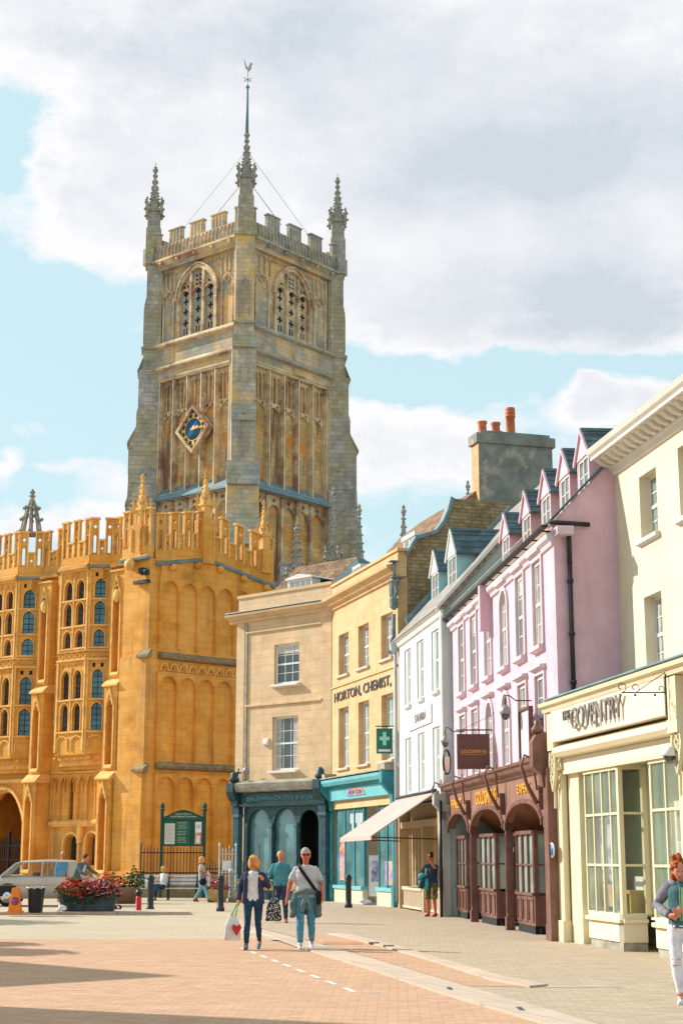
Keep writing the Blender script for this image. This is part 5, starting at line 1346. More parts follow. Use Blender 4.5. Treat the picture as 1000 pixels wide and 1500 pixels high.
# cone
t = thing('traffic_cone', 'orange square no waiting cone with a red and blue roundel', 'traffic cone', (-9.28, 46.09, .09), R(8))
b = MB('cone_orange'); b.box(-.24, .24, -.24, .24, 0, .05); b.lathe([(.27, .05), (.14, .68), (.13, .7)], n=4, rot=math.pi/4, sm=False); b.build('cone', t, bevel=.012)
b = MB('red_paint'); Tt = Matrix.Translation((0, -.148, .33)) @ Matrix.Rotation(R(82), 4, 'X'); b.T = Tt; b.lathe([(.115, 0), (.115, .012)], n=20); b.use('blue_paint'); b.lathe([(.08, .013), (.08, .018)], n=20); b.use('red_paint'); b.T = Tt @ Matrix.Rotation(R(45), 4, 'Z'); b.box(-.08, .08, -.012, .012, .019, .023); b.build('roundel', t)
# bin
t = thing('rubbish_bin', 'round black plastic rubbish bin with liner folded over its rim', 'bin', (-8.72, 46.2, .09))
b = MB('bin_black'); b.lathe([(.19, 0), (.2, .02), (.245, .64), (.27, .66), (.27, .7), (.24, .7), (.2, .1)], n=22); b.build('body', t)
b = MB('bin_liner'); b.tube([(.27*math.cos(a)*(1+.04*math.sin(5*a)), .27*math.sin(a)*(1+.05*math.cos(7*a)), .695+.02*math.sin(9*a)) for a in [2*math.pi*k/28 for k in range(29)]], .022, 6); b.build('liner', t)
t = thing('shopping_bag', 'crumpled white plastic bag lying beside the black flower trough', 'bag', (-8.12, 46.9, .09))
b = MB('poster_white'); 
for k in range(6): b.ell((random.uniform(-.1, .1), random.uniform(-.05, .05), .05+.02*k), (random.uniform(.07, .12), .07, .05), 8, 5)
b.build('bag', t)
# plants
def foliage(par, name, c, r, n, size, ms, flat=0, seed=1):
    rnd = random.Random(seed); b = MB(ms[0])
    for k in range(n):
        while True:
            v = Vector((rnd.uniform(-1, 1), rnd.uniform(-1, 1), rnd.uniform(-.35, 1)))
            if .25 < v.length < 1: break
        p = Vector((c[0]+v.x*r[0], c[1]+v.y*r[1], c[2]+v.z*r[2]*(1+.25*math.sin(7*v.x+seed))))
        b.use(ms[rnd.randrange(len(ms))] if flat == 0 else ms[0])
        s_ = size*rnd.uniform(.6, 1.3); q = Matrix.Rotation(rnd.uniform(0, 6.3), 3, 'Z') @ Matrix.Rotation(rnd.uniform(-1.2, 1.2), 3, 'X')
        b.add([p+q @ Vector(w_) for w_ in ((-s_*.5, 0, 0), (0, -s_*.32, s_*.12), (s_*.6, 0, 0), (0, s_*.32, s_*.12))], [(0, 1, 2, 3)], False)
    return b.build(name, par, recalc=False)
t = thing('flower_planter', 'long dark grey trough full of red and salmon flowers by the vintage car', 'planter', (-7.42, 47.5, .09), R(2))
b = MB('trough_grey'); b.prism([(-.74, .0), (.74, 0), (.82, .42), (.76, .44), (-.76, .42), (-.84, .40)], -.28, .28, 'xz'); b.box(-.86, .84, -.31, .31, .37, .44); b.build('trough', t, bevel=.03)
foliage(t, 'foliage', (-.35, 0, .5), (.66, .45, .42), 560, .13, ['leaf', 'leaf', 'leaf_dark', 'petal_red'], seed=3)
foliage(t, 'foliage', (.35, 0, .5), (.60, .42, .38), 420, .14, ['leaf_dark', 'leaf_purple', 'leaf_purple', 'petal_salmon'], seed=5)
foliage(t, 'trailing_leaves', (-.2, -.3, .3), (.6, .1, .22), 140, .12, ['leaf', 'leaf', 'leaf_dark'], seed=21)
foliage(t, 'flowers', (-.45, -.1, .62), (.48, .38, .36), 120, .14, ['petal_red', 'petal_red', 'petal_orange'], seed=4)
foliage(t, 'flowers', (.3, -.1, .66), (.64, .38, .36), 170, .12, ['petal_salmon', 'petal_pink', 'petal_red'], seed=6)
t = thing('flower_planter', 'round brown tub with red orange flowers and a green shrub left of the bench', 'planter', (-8.1, 58.5, 0))
b = MB('tub_brown'); b.lathe([(.5, 0), (.62, .5), (.64, .55), (.56, .55)], n=20, sx=1.3); b.build('tub', t)
foliage(t, 'foliage', (.6, 0, .75), (.42, .4, .5), 420, .12, ['leaf', 'leaf_dark'], seed=8)
foliage(t, 'flowers', (-.15, 0, .65), (.65, .45, .45), 480, .12, ['petal_orange', 'petal_red', 'leaf_purple', 'leaf', 'petal_orange'], seed=9)
t = thing('flower_planter', 'yellow wooden tub of bright pink flowers beside the white gate', 'planter', (-4.65, 60.2, 0))
b = MB('tub_yellow'); b.lathe([(.34, 0), (.44, .42), (.44, .46), (.4, .46)], n=18)
for k in range(3): b.tube([(.38+.02*k, .0, 0), (.38, .0, 0.001)], .001, 3)
b.build('tub', t)
foliage(t, 'foliage', (0, 0, .5), (.5, .45, .3), 260, .11, ['leaf', 'leaf_dark'], seed=11)
foliage(t, 'flowers', (0, -.05, .55), (.52, .45, .36), 380, .11, ['petal_pink', 'petal_pink', 'petal_salmon'], seed=12)
t = thing('flower_planter', 'small tub of yellow flowers against the dark shopfront pilaster', 'planter', (-3.75, 60.0, 0))
b = MB('tub_yellow'); b.lathe([(.22, 0), (.28, .38), (.24, .38)], n=16); b.build('tub', t)
foliage(t, 'foliage', (0, 0, .45), (.26, .26, .42), 220, .09, ['leaf', 'petal_yellow', 'petal_yellow'], seed=15)
# bench
t = thing('bench', 'long white slatted bench in front of the black railings', 'bench', (-6.75, 63.0, 0))
b = MB('bench_white')
for k in range(4): b.box(-1.35, 1.35, -.28+k*.13, -.18+k*.13, .43, .46)
b.build('seat', t)
b = MB('bench_white')
for k in range(3): b.box(-1.35, 1.35, .26+k*.02, .29+k*.02, .58+k*.14, .68+k*.14)
b.build('backrest', t)
for x in (-1.1, 0, 1.1):
    b = MB('dark_iron'); b.tube([(x, -.25, 0), (x, -.22, .42), (x, .2, .42), (x, .3, 1.0)], .03, 6); b.tube([(x, .2, .42), (x, .32, 0)], .03, 6); b.tube([(x, -.24, .42), (x, -.24, .64), (x, .24, .66)], .022, 6); b.build('leg', t)
# railings, gate
def railing(x0, x1, z0, h, m, step, name, label, y=67.05, extra=None, grp=None):
    t = thing(name, label, 'railing' if name != 'gate' else 'gate', ((x0+x1)/2, y, z0), 0)
    w_ = x1-x0; b = MB(m)
    n = int(w_/step)
    for k in range(n+1):
        x = -w_/2+w_*k/n; hh = h+(.22 if k in (0, n) else (.12 if k % 6 == 3 else 0)); r_ = .03 if k in (0, n) else .016
        b.tube([(x, 0, 0), (x, 0, hh)], r_, 5); b.lathe([(r_*1.8, 0), (.005, .12)], (x, 0, hh), 4)
    b.build('bars', t)
    b = MB(m)
    for z in (.12, h*.55 if name == 'gate' else .14, h-.12): b.box(-w_/2, w_/2, -.02, .02, z-.02, z+.02)
    b.build('rails', t); return t
railing(-8.35, -5.75, .86, 1.08, 'dark_iron', .13, 'railing', 'tall black spiked railings below the green church notice board')
railing(-5.7, -4.55, .86, .42, 'dark_iron', .11, 'railing', 'low black railings between the notice board and the white gate')
mat('white_iron', (.6, .6, .58), .5, .1, bump=.05)
g = railing(-4.85, -4.2, .02, 1.85, 'white_iron', .12, 'gate', 'narrow white iron gate with a small pink notice beside the dark shopfront', y=64)
b = MB('poster_white'); b.box(-.2, .14, -.05, -.03, 1.1, 1.48); b.build('notice', g)
# notice board
t = thing('notice_board', 'green arched church notice board with gold and white lettering on two posts', 'notice board', (-6.55, 66.4, 0))
for x in (-.88, .88):
    b = MB('board_dark'); b.box(x-.06, x+.06, -.06, .06, 0, 3.52); b.lathe([(.1, 0), (.12, .05), (.05, .1), (.1, .18), (.08, .26), (.02, .34)], (x, 0, 3.52), 8); b.build('post', t)
b = MB('board_green'); ol = [(-.82, 2.1), (.82, 2.1), (.82, 3.25)]+[(.82-1.64*k/12, 3.25+.27*math.sin(math.pi*k/12)**1.5) for k in range(1, 12)]+[(-.82, 3.25)]
b.prism(ol, -.04, .04); b.build('panel', t)
b = MB('board_dark'); b.rib(ol, .06, -.07, -.041, closed=True); b.box(-.82, .82, -.07, -.041, 3.12, 3.16); b.box(.28, .45, -.055, -.041, 2.15, 3.1); b.build('frame', t)
b = MB('paper'); b.box(-.76, -.34, -.06, -.041, 2.16, 3.0)
b.use('print_grey')
for k in range(13): b.box(-.72, -.38-.06*(k % 3), -.062, -.0605, 2.92-k*.055, 2.935-k*.055)
b.build('notice', t)
b = MB('poster_white'); b.box(.5, .76, -.06, -.041, 2.62, 3.06); b.use('poster_blue').box(.54, .72, -.062, -.0605, 2.8, 2.95); b.use('poster_red').box(.5, .76, -.0605, -.041, 2.15, 2.6); b.use('poster_white').box(.56, .7, -.062, -.061, 2.2, 2.5); b.build('poster', t)
def ftext(par, body, x1, x0, z0, z1, y, m, nm='lettering', depth=.01):
    x0, x1 = -x0, -x1
    return text(nm, body, x0, x1, z0, z1, 0, par, m, depth, Matrix.Translation((0, y, 0)) @ Matrix.Rotation(math.pi, 4, 'Z'))
ftext(t, 'The Parish Church of', -.34, .34, 3.355, 3.42, -.045, 'letter_pale'); ftext(t, 'St John Baptist Cirencester', -.55, .55, 3.23, 3.32, -.045, 'letter_pale')
ln = ['SERVICES', '8.00 Holy', 'Communion', '10.00 Parish', 'Eucharist', '', 'WEEKDAYS', 'Mon 12.15', 'Wed 10.30', '', 'VICAR', 'Parish Office', 'Open daily', '9.30 to 5.00']
for k, s_ in enumerate(ln):
    if s_: ftext(t, s_, -.24+.03*(k % 2), .16-.03*(k % 3), 3.02-k*.062, 3.055-k*.062, -.045, 'letter_pale')
# signs on the houses
def at(pl, u, out): return pl.at(u, out)
x_, y_ = at(PINK, 7.0, .0)
t = thing('hanging_sign', 'square brown hanging sign with gold lettering on an iron bracket', 'sign', (x_, y_, 0), R(-3))
b = MB('sign_brown'); b.box(-.93, -.12, -.03, .03, 3.76, 4.62); b.build('board', t)
b = MB('goldsmith_brown'); b.rib(rect(-.92, -.13, 3.77, 4.61), .03, -.036, .036, closed=True); b.build('board_frame', t)
ftext(t, 'GOLDSMITHS', -.84, -.2, 4.15, 4.23, -.031, 'gold_leaf')
b = MB('gold_leaf'); b.box(-.84, -.2, -.034, -.031, 4.115, 4.122); b.build('rule', t)
b = MB('dark_iron'); b.tube([(-.02, 0, 3.8), (-.02, 0, 5.15)], .025, 6); b.tube([(0, 0, 4.72), (-.95, 0, 4.72)], .018, 6); b.tube([(-.02, 0, 5.1), (-.8, 0, 4.73)], .008, 4)
for x in (-.85, -.2): b.tube([(x, 0, 4.72), (x, 0, 4.62)], .01, 4)
b.build('bracket', t)
t = thing('hanging_sign', 'small oval sign with a cream panel at the edge of the white house', 'sign', (2.98, 44.6, 0))
b = MB('dark_iron'); b.T = Matrix.Translation((-.03, 0, 4.25)) @ Matrix.Rotation(R(50), 4, 'Z'); b.rib([(.16*math.cos(2*math.pi*k/20), .34*math.sin(2*math.pi*k/20)) for k in range(20)], .03, -.03, .03, closed=True); b.build('frame', t)
b = MB('cream_shop_light', Matrix.Translation((-.03, 0, 4.25)) @ Matrix.Rotation(R(50), 4, 'Z')); b.box(-.12, .12, -.015, .015, -.3, .15); b.build('panel', t)
x_, y_ = at(PINK, 1.55, .0)
t = thing('wall_sign', 'tall framed glass panel fixed beside the nearest pink house window', 'sign', (x_, y_, 0), PINK.rz)
b = MB('sign_brown'); b.rib(rect(.0, 1.05, 3.72, 4.78), .07, .2, .3, closed=True); b.box(.0, .08, .0, .2, 4.0, 4.1); b.box(.97, 1.05, .0, .2, 4.0, 4.1); b.build('frame', t)
b = MB('pink_sill'); b.box(.03, 1.02, .24, .26, 3.75, 4.75); b.build('panel', t)
x_, y_ = at(CHEM, .25, .0)
t = thing('hanging_sign', 'green pharmacy cross sign hanging over the teal shopfront', 'sign', (x_, y_, 0), R(4))
b = MB('pharmacy_green'); b.box(-.68, -.14, -.08, .08, 5.06, 5.9); b.build('box', t, bevel=.01)
b = MB('mint'); b.box(-.47, -.35, -.09, -.081, 5.33, 5.78); b.box(-.58, -.24, -.0905, -.0815, 5.50, 5.62); b.build('cross', t)
b = MB('letter_pale'); b.box(-.62, -.2, -.086, -.081, 5.12, 5.2); b.build('strip', t)
b = MB('dark_iron'); b.tube([(0, 0, 5.98), (-.72, 0, 5.98)], .02, 6); b.tube([(-.02, 0, 5.2), (-.02, 0, 6.3)], .02, 6); b.tube([(-.02, 0, 5.5), (-.12, 0, 5.45)], .015, 5)
for x in (-.6, -.22): b.tube([(x, 0, 5.98), (x, 0, 5.9)], .01, 4)
b.build('bracket', t)
def dome_cam(x, y, z, L_, label):
    t = thing('security_camera', label, 'camera', (x, y, z))
    b = MB('dark_iron'); b.tube([(0, 0, 0), (-L_*.6, 0, 0), (-L_*.8, 0, .1), (-L_*.95, 0, .12), (-L_, 0, .02), (-L_, 0, -.12)], .014, 6); b.build('arm', t)
    b = MB('grey_metal'); b.lathe([(.05, .1), (.11, .02), (.13, -.08), (.12, -.1)], (-L_, 0, -.2), 14); b.build('hood', t)
    b = MB('glass_dark'); b.ell((-L_, 0, -.32), (.1, .1, .11), 12, 8); b.build('dome', t)
x_, y_ = at(PINK, 11.2, 0); dome_cam(x_, y_, 5.0, .55, 'domed camera on a curved arm beside the brown hanging sign')
x_, y_ = at(PINK, 2.6, 0); dome_cam(x_, y_, 5.02, .58, 'domed camera on a curved arm between the nearest pink house windows')
x_, y_ = at(COV, -6.75, .26)
t = thing('security_camera', 'white dome camera on the cream shop pier', 'camera', (x_, y_, 3.25))
b = MB('white_paint'); b.lathe([(.03, .12), (.1, .08), (.13, 0), (.12, -.02)], (-.02, 0, 0), 14); b.box(-.02, .3, -.03, .03, .08, .13); b.build('housing', t)
b = MB('glass_dark'); b.ell((-.02, 0, -.03), (.09, .09, .09), 12, 8); b.build('dome', t)
t = thing('sign_bracket', 'empty black wrought iron scroll bracket on the cream shop', 'sign bracket', (x_-.02, y_, 4.25))
b = MB('dark_iron'); b.tube([(0, 0, -.45), (0, 0, .38)], .014, 5); b.tube([(0, 0, 0), (-.72, 0, 0)], .011, 5); b.tube([(0, 0, .33), (-.45, 0, .03)], .008, 4)
for cx_, s_ in ((-.72, .09), (-.5, .08), (-.08, .06)): b.tube([(cx_+s_*(1-.6*k/12)*math.sin(k*.5), 0, s_*1.0+s_*(1-.6*k/12)*-math.cos(k*.5)) for k in range(13)], .008, 4)
for xx in (-.5, -.18): b.ell((xx, 0, -.04), .022, 6, 4)
b.build('ironwork', t)
x_, y_ = at(COV, .05, .2)
t = thing('round_plaque', 'small round blue plaque on the cream shop pilaster', 'plaque', (x_, y_, 1.78), COV.rz)
b = MB('poster_white'); b.v = []; b.lathe([(.15, 0), (.15, .02)], n=20); b.use('blue_paint').lathe([(.11, .021), (.11, .026)], n=20); b.v = [Vector((v.x, v.z, v.y)) for v in b.v]; b.build('disc', t)
x_, y_ = at(LEFT, 3.6, 0)
t = thing('alarm_box', 'white alarm box on the pale stone corner house', 'alarm box', (x_, y_, 6.15), LEFT.rz); b = MB('white_paint'); b.box(-.15, .15, .0, .1, -.13, .13); b.box(-.12, .12, .1, .13, -.1, .02); b.build('case', t, bevel=.02)
x_, y_ = at(LEFT, 4.5, .35)
t = thing('floodlight', 'small grey floodlight on the ledge above the dark shopfront', 'floodlight', (x_, y_, 4.72)); b = MB('grey_metal'); b.tube([(0, 0, 0), (0, 0, .2)], .02, 6); b.ell((.05, 0, .3), (.14, .12, .16)); b.build('lamp', t); b = MB('dark_iron'); b.lathe([(.1, 0), (.13, .05)], (-.25, 0, .2), 8); b.tube([(-.3, 0, 0), (-.25, 0, .4)], .03, 5); b.build('mount', t)
t = thing('advert_board', 'white free standing advert panel in the chemist doorway', 'sign', (*at(CHEM, 3.0, -.15), 0), R(-8)); b = MB('poster_white'); b.box(-.25, .25, -.03, .03, .3, 1.7); b.build('panel', t); b = MB('poster_blue'); b.box(-.15, .15, -.035, -.031, .8, 1.5); b.build('print', t); b = MB('grey_metal'); b.box(-.3, .3, -.12, .12, 0, .06); b.box(-.05, .05, -.02, .02, .06, .3); b.build('base', t)
t = thing('shopping_bag', 'white plastic bag on the ground at the chemist doorway', 'bag', (*at(CHEM, 3.4, .15), 0)); b = MB('poster_white')
for k in range(5): b.ell((random.uniform(-.15, .15), 0, .07+.02*k), (.14, .1, .07), 8, 5)
b.build('bag', t)
t = thing('shopping_bag', 'white carrier bag resting on the bench beside the seated woman', 'bag', (-7.55, 62.85, .46)); b = MB('bench_white'); b.ell((0, 0, .14), (.22, .12, .15)); b.ell((.1, 0, .24), (.1, .08, .1)); b.build('bag', t)
# off-frame neighbours to the left whose shadows fall across the square
t = thing('townhouse', 'gabled stone townhouse on the far left side of the square', 'house', (-15.83, 29.45, 0), math.atan2(.916, -.40))
b = MB('left_stone'); b.prism([(-4.4, 0), (4.4, 0), (4.4, 6.3), (0, 9.0), (-4.4, 6.3)], 0, 8); b.build('wall', t)
t = thing('townhouse', 'tall flat roofed stone building beside the camera on the left of the square', 'house', (-13.0, 22.75, 0))
b = MB('left_stone'); b.box(-9, 0, -14, 0, 0, 10.5); b.build('wall', t); b = MB('slate'); b.box(-9.1, .1, -14.1, .1, 10.5, 10.7); b.build('roof', t)
for (x, y, s_, lb) in ((-12.8, 31.85, 1.0, 'small round street tree nearest the gabled townhouse'), (-12.8, 34.0, .86, 'smallest round street tree on the far left'), (-19.8, 46.6, 1.6, 'largest round street tree on the far left')):
    t = thing('street_tree', lb, 'tree', (x, y, 0)); b = MB('tub_brown'); b.tube([(0, 0, 0), (0, 0, 3.2*s_)], [.14, .08], 8); b.build('trunk', t)
    foliage(t, 'crown', (0, 0, 3.9*s_), (1.25*s_, 1.25*s_, 1.1*s_), 1800, .3, ['leaf', 'leaf_dark'], seed=int(x*-10))
# ---------------- vintage saloon
mat('car_paint', (.52, .43, .36), .28, .06, 1, .02, coat=.6); mat('chrome', (.7, .68, .66), .15, .05, bump=0, metal=1); mat('tyre', (.02, .02, .02), .8, .1); mat('car_seat', (.18, .05, .04), .6, .1); mat('headlamp', (.8, .8, .75), .1, .02, bump=0)
mat('car_black', (.01, .01, .012), .6, .05)
t = thing('parked_car', 'beige vintage saloon car with chrome hubcaps parked in front of the church', 'car', (-9.75, 55.75, 0), R(3))
# x to the right = rear; origin mid-car
def section(x, zlo, zmid, ztop, wlo, wmid, wtop):
    return [(x, -wlo, zlo), (x, -wmid, zmid), (x, -wmid*.985, (zmid+ztop)/2+.04), (x, -wtop, ztop), (x, 0, ztop+.03), (x, wtop, ztop), (x, wmid*.985, (zmid+ztop)/2+.04), (x, wmid, zmid), (x, wlo, zlo)]
CX = -.72
secs = [(-2.62, .42, .6, .80, .55, .62, .45), (-2.5, .3, .62, .90, .72, .80, .62), (-1.9, .26, .64, .98, .80, .87, .72), (-1.1, .26, .64, 1.0, .82, .90, .80), (.2, .26, .64, .98, .82, .91, .84), (.7, .26, .64, .97, .82, .91, .82), (1.2, .27, .64, .93, .8, .88, .74), (1.6, .34, .64, .86, .7, .78, .6), (1.72, .42, .6, .78, .55, .62, .45)]
b = MB('car_paint'); vs = []; 
for s_ in secs: vs += section(*s_)
k9 = 9; fs = [(i*k9+j, (i+1)*k9+j, (i+1)*k9+j+1, i*k9+j+1) for i in range(len(secs)-1) for j in range(k9-1)]+[(i*k9+8, (i+1)*k9+8, (i+1)*k9, i*k9) for i in range(len(secs)-1)]+[tuple(range(k9)), tuple(range((len(secs)-1)*k9, len(secs)*k9))]
b.add(vs, fs, True); b.build('body', t)
b = MB('car_paint', Matrix.Translation((CX, 0, 0)))                      # roof and pillars
roof = [(-.72, .66, 1.43), (-.5, .68, 1.49), (.4, .70, 1.54), (1.2, .69, 1.51), (1.52, .64, 1.40)]
vs = []
for x, w_, z in roof: vs += [(x, -w_, z-.05), (x, -w_+.08, z), (x, 0, z+.03), (x, w_-.08, z), (x, w_, z-.05)]
fs = [(i*5+j, (i+1)*5+j, (i+1)*5+j+1, i*5+j+1) for i in range(4) for j in range(4)]+[(i*5, (i+1)*5, (i+1)*5+4, i*5+4) for i in range(4)]+[(0, 1, 2, 3, 4), (20, 21, 22, 23, 24)]
b.add(vs, fs, True)
for s_ in (-1, 1):
    for (x0, z0, x1, z1, w0, w1) in ((-1.15, .98, -.68, 1.42, .80, .66), (.22, .98, .24, 1.48, .84, .69), (1.12, .98, 1.12, 1.48, .84, .68)):
        b.tube([(x0, s_*w0, z0), (x1, s_*w1, z1)], .03, 5)
    b.prism([(1.25, .95), (1.82, .93), (1.55, 1.38), (1.15, 1.47), (1.12, .97)], s_*.80-.03, s_*.80+.03)
b.build('roof', t)
b = MB('glass_clear', Matrix.Translation((CX, 0, 0)))
for s_ in (-1, 1):
    for pts in ([(-1.08, .99), (.2, .99), (.22, 1.46), (-.64, 1.42)], [(.26, .99), (1.1, .98), (1.1, 1.46), (.27, 1.47)]):
        b.add([(x, s_*(.83-(z-.98)*.33), z) for x, z in pts], [(0, 1, 2, 3)])
b.build('side_window', t, recalc=False)
b = MB('glass_pale', Matrix.Translation((CX, 0, 0))); b.add([(-1.2, -.76, .99), (-1.2, .76, .99), (-.72, .62, 1.42), (-.72, -.62, 1.42)], [(0, 1, 2, 3)]); b.build('windscreen', t, recalc=False)
b = MB('glass_dark', Matrix.Translation((CX, 0, 0))); b.add([(1.86, -.68, .94), (1.86, .68, .94), (1.56, .56, 1.38), (1.56, -.56, 1.38)], [(0, 1, 2, 3)]); b.build('rear_screen', t, recalc=False)
b = MB('chrome'); b.tube([(-1.22+CX, -.79, .985), (-.7+CX, -.66, 1.43), (-.5+CX, -.69, 1.47), (1.2+CX, -.69, 1.48)], .014, 5); b.box(-2.3, 1.5, -.925, -.905, .70, .715); b.build('trim', t)
for x in (-1.62, .95):
    for y in (-.80, .80):
        T = tf(x, y, .345) @ Matrix.Rotation(math.pi/2, 4, 'X')
        b = MB('tyre', T); b.lathe([(.22, -.1), (.33, -.09), (.345, 0), (.33, .09), (.22, .1)], n=26); wo = b.build('wheel', t)
        b = MB('chrome', T); b.lathe([(.225, .095), (.22, .115), (.15, .10), (.13, .13), (.05, .15)] if y < 0 else [(.225, -.095), (.05, -.12)], n=22); b.build('hubcap', wo)
b = MB('car_black')
for x in (-1.62, .95): b.prism([(x+.43*math.cos(a), .34+.43*math.sin(a)) for a in [math.pi*k/12 for k in range(13)]], -.918, -.86)
b.build('wheel_arch', t)
b = MB('chrome'); b.box(-2.72, -2.6, -.8, .8, .42, .52); b.build('front_bumper', t, bevel=.02); b = MB('chrome'); b.box(1.72, 1.8, -.8, .8, .42, .52); b.build('rear_bumper', t, bevel=.02)
b = MB('headlamp'); b.ell((-2.55, -.6, .7), (.08, .1, .1)); b.ell((-2.55, .6, .7), (.08, .1, .1)); b.build('headlight', t)
b = MB('car_seat', Matrix.Translation((CX, 0, 0))); b.box(-.1, .05, -.6, -.1, .6, 1.12); b.box(-.1, .05, .1, .6, .6, 1.12); b.box(1.0, 1.15, -.6, .6, .6, 1.1); b.build('seat', t)
SPLIT['headlight'] = .05; SPLIT['wheel_arch'] = .05; SPLIT['rear_screen'] = .05
# ============================================================ PEOPLE
def cmat(n, c, rough=.85, var=.15, vs=6, **k): mat(n, c, rough, var, vs, .25, 60, spec=.2, **k)
cmat('skin', (.62, .25, .15), .55, .08); cmat('skin_red', (.60, .16, .09), .55, .1); cmat('navy_knit', (.035, .05, .10)); cmat('white_tee', (.72, .72, .76), blots=[((.25, .3, .5), 14, .6, .7, .6)])
cmat('jeans_dark', (.02, .055, .10), blots=[((.10, .25, .35), 5, .6, .75, .7)]); cmat('jeans_blue', (.08, .25, .36), blots=[((.35, .55, .62), 4, .55, .75, .7)]); cmat('grey_polo', (.52, .52, .56)); cmat('denim_grey', (.13, .19, .19), blots=[((.25, .33, .33), 4, .5, .7, .6)])
cmat('teal_jumper', (.07, .27, .33)); cmat('jeans_navy', (.035, .05, .10)); cmat('brown_leather', (.25, .06, .02)); cmat('shoe_white', (.7, .7, .72)); cmat('shoe_grey', (.15, .2, .26)); cmat('shoe_red', (.4, .05, .05))
cmat('hair_blond', (.72, .36, .10), .7, .25, 20); cmat('hair_grey', (.42, .36, .32), .7, .2, 20); cmat('hair_red', (.50, .105, .02), .7, .5, 22); cmat('hair_brown', (.10, .05, .03), .7, .2, 20)
cmat('camo', (.22, .17, .07), blots=[((.06, .06, .03), 7, .5, .55, 1)]); cmat('tee_navy', (.03, .06, .10)); cmat('teal_bright', (.05, .42, .45)); cmat('grey_jersey', (.22, .21, .25)); cmat('teal_vest', (.07, .15, .17)); cmat('lime', (.35, .65, .25)); cmat('jeans_white', (.78, .74, .80)); cmat('green_hoodie', (.10, .15, .14)); cmat('blue_shirt', (.10, .32, .62)); cmat('beige_tee', (.50, .47, .40)); cmat('jeans_pale', (.20, .42, .58)); cmat('black_cloth', (.015, .015, .018)); cmat('bag_white', (.72, .70, .68)); cmat('lens', (.01, .01, .01), .1)
m_, nt_, b_, o_ = node_mat('dotted'); tc_ = nt_.nodes.new('ShaderNodeTexCoord'); vo = N(nt_, 'ShaderNodeTexVoronoi', Scale=30.0); nt_.links.new(tc_.outputs['Object'], vo.inputs['Vector'])
nt_.links.new(mixc(nt_, ramp(nt_, vo.outputs['Distance'], .3, .36), (.8, .8, .8), (.012, .012, .015)), b_.inputs['Base Color'])
def lerp(a, b, t): return tuple(a[i]+(b[i]-a[i])*t for i in range(3))
def remesh(b, name, par, vox=.016, smooth=2, fold=0):
    o = b.build_one(name, par)
    md = o.modifiers.new('r', 'REMESH'); md.mode = 'VOXEL'; md.voxel_size = vox; md.use_smooth_shade = True
    s_ = o.modifiers.new('s', 'SMOOTH'); s_.factor = .5; s_.iterations = smooth
    bpy.context.view_layer.update()
    me = bpy.data.meshes.new_from_object(o.evaluated_get(bpy.context.evaluated_depsgraph_get()))
    mats = [m for m in o.data.materials]; o.modifiers.clear(); old = o.data; o.data = me; me.name = name
    me.materials.clear(); me.materials.append(mats[0]); 
    me.polygons.foreach_set('material_index', [0]*len(me.polygons)); me.polygons.foreach_set('use_smooth', [True]*len(me.polygons))
    bpy.data.meshes.remove(old)
    if fold:
        for v in me.vertices:
            c = v.co; d_ = mnoise.noise(Vector((c.x*9, c.y*9, c.z*5+c.x*6)))*.6+mnoise.noise(Vector((c.x*6+3, c.y*6, c.z*19)))*.6
            v.co = c+v.normal*(d_+.35)*fold
    return o
STAND = dict(hipL=(-.095, 0, .93), hipR=(.095, 0, .93), knL=(-.11, -.02, .51), knR=(.11, -.02, .51), anL=(-.12, .02, .09), anR=(.12, .02, .09),
             shL=(-.168, 0, 1.392), shR=(.168, 0, 1.392), elL=(-.245, .03, 1.13), elR=(.245, .03, 1.13), wrL=(-.26, -.05, .88), wrR=(.26, -.05, .88),
             head=(0, -.01, 1.64), neck=(0, .01, 1.48), chest=(0, 0, 1.30), belly=(0, 0, 1.08), pelvis=(0, 0, .96), toeL=(0, -1), toeR=(0, -1), look=0)
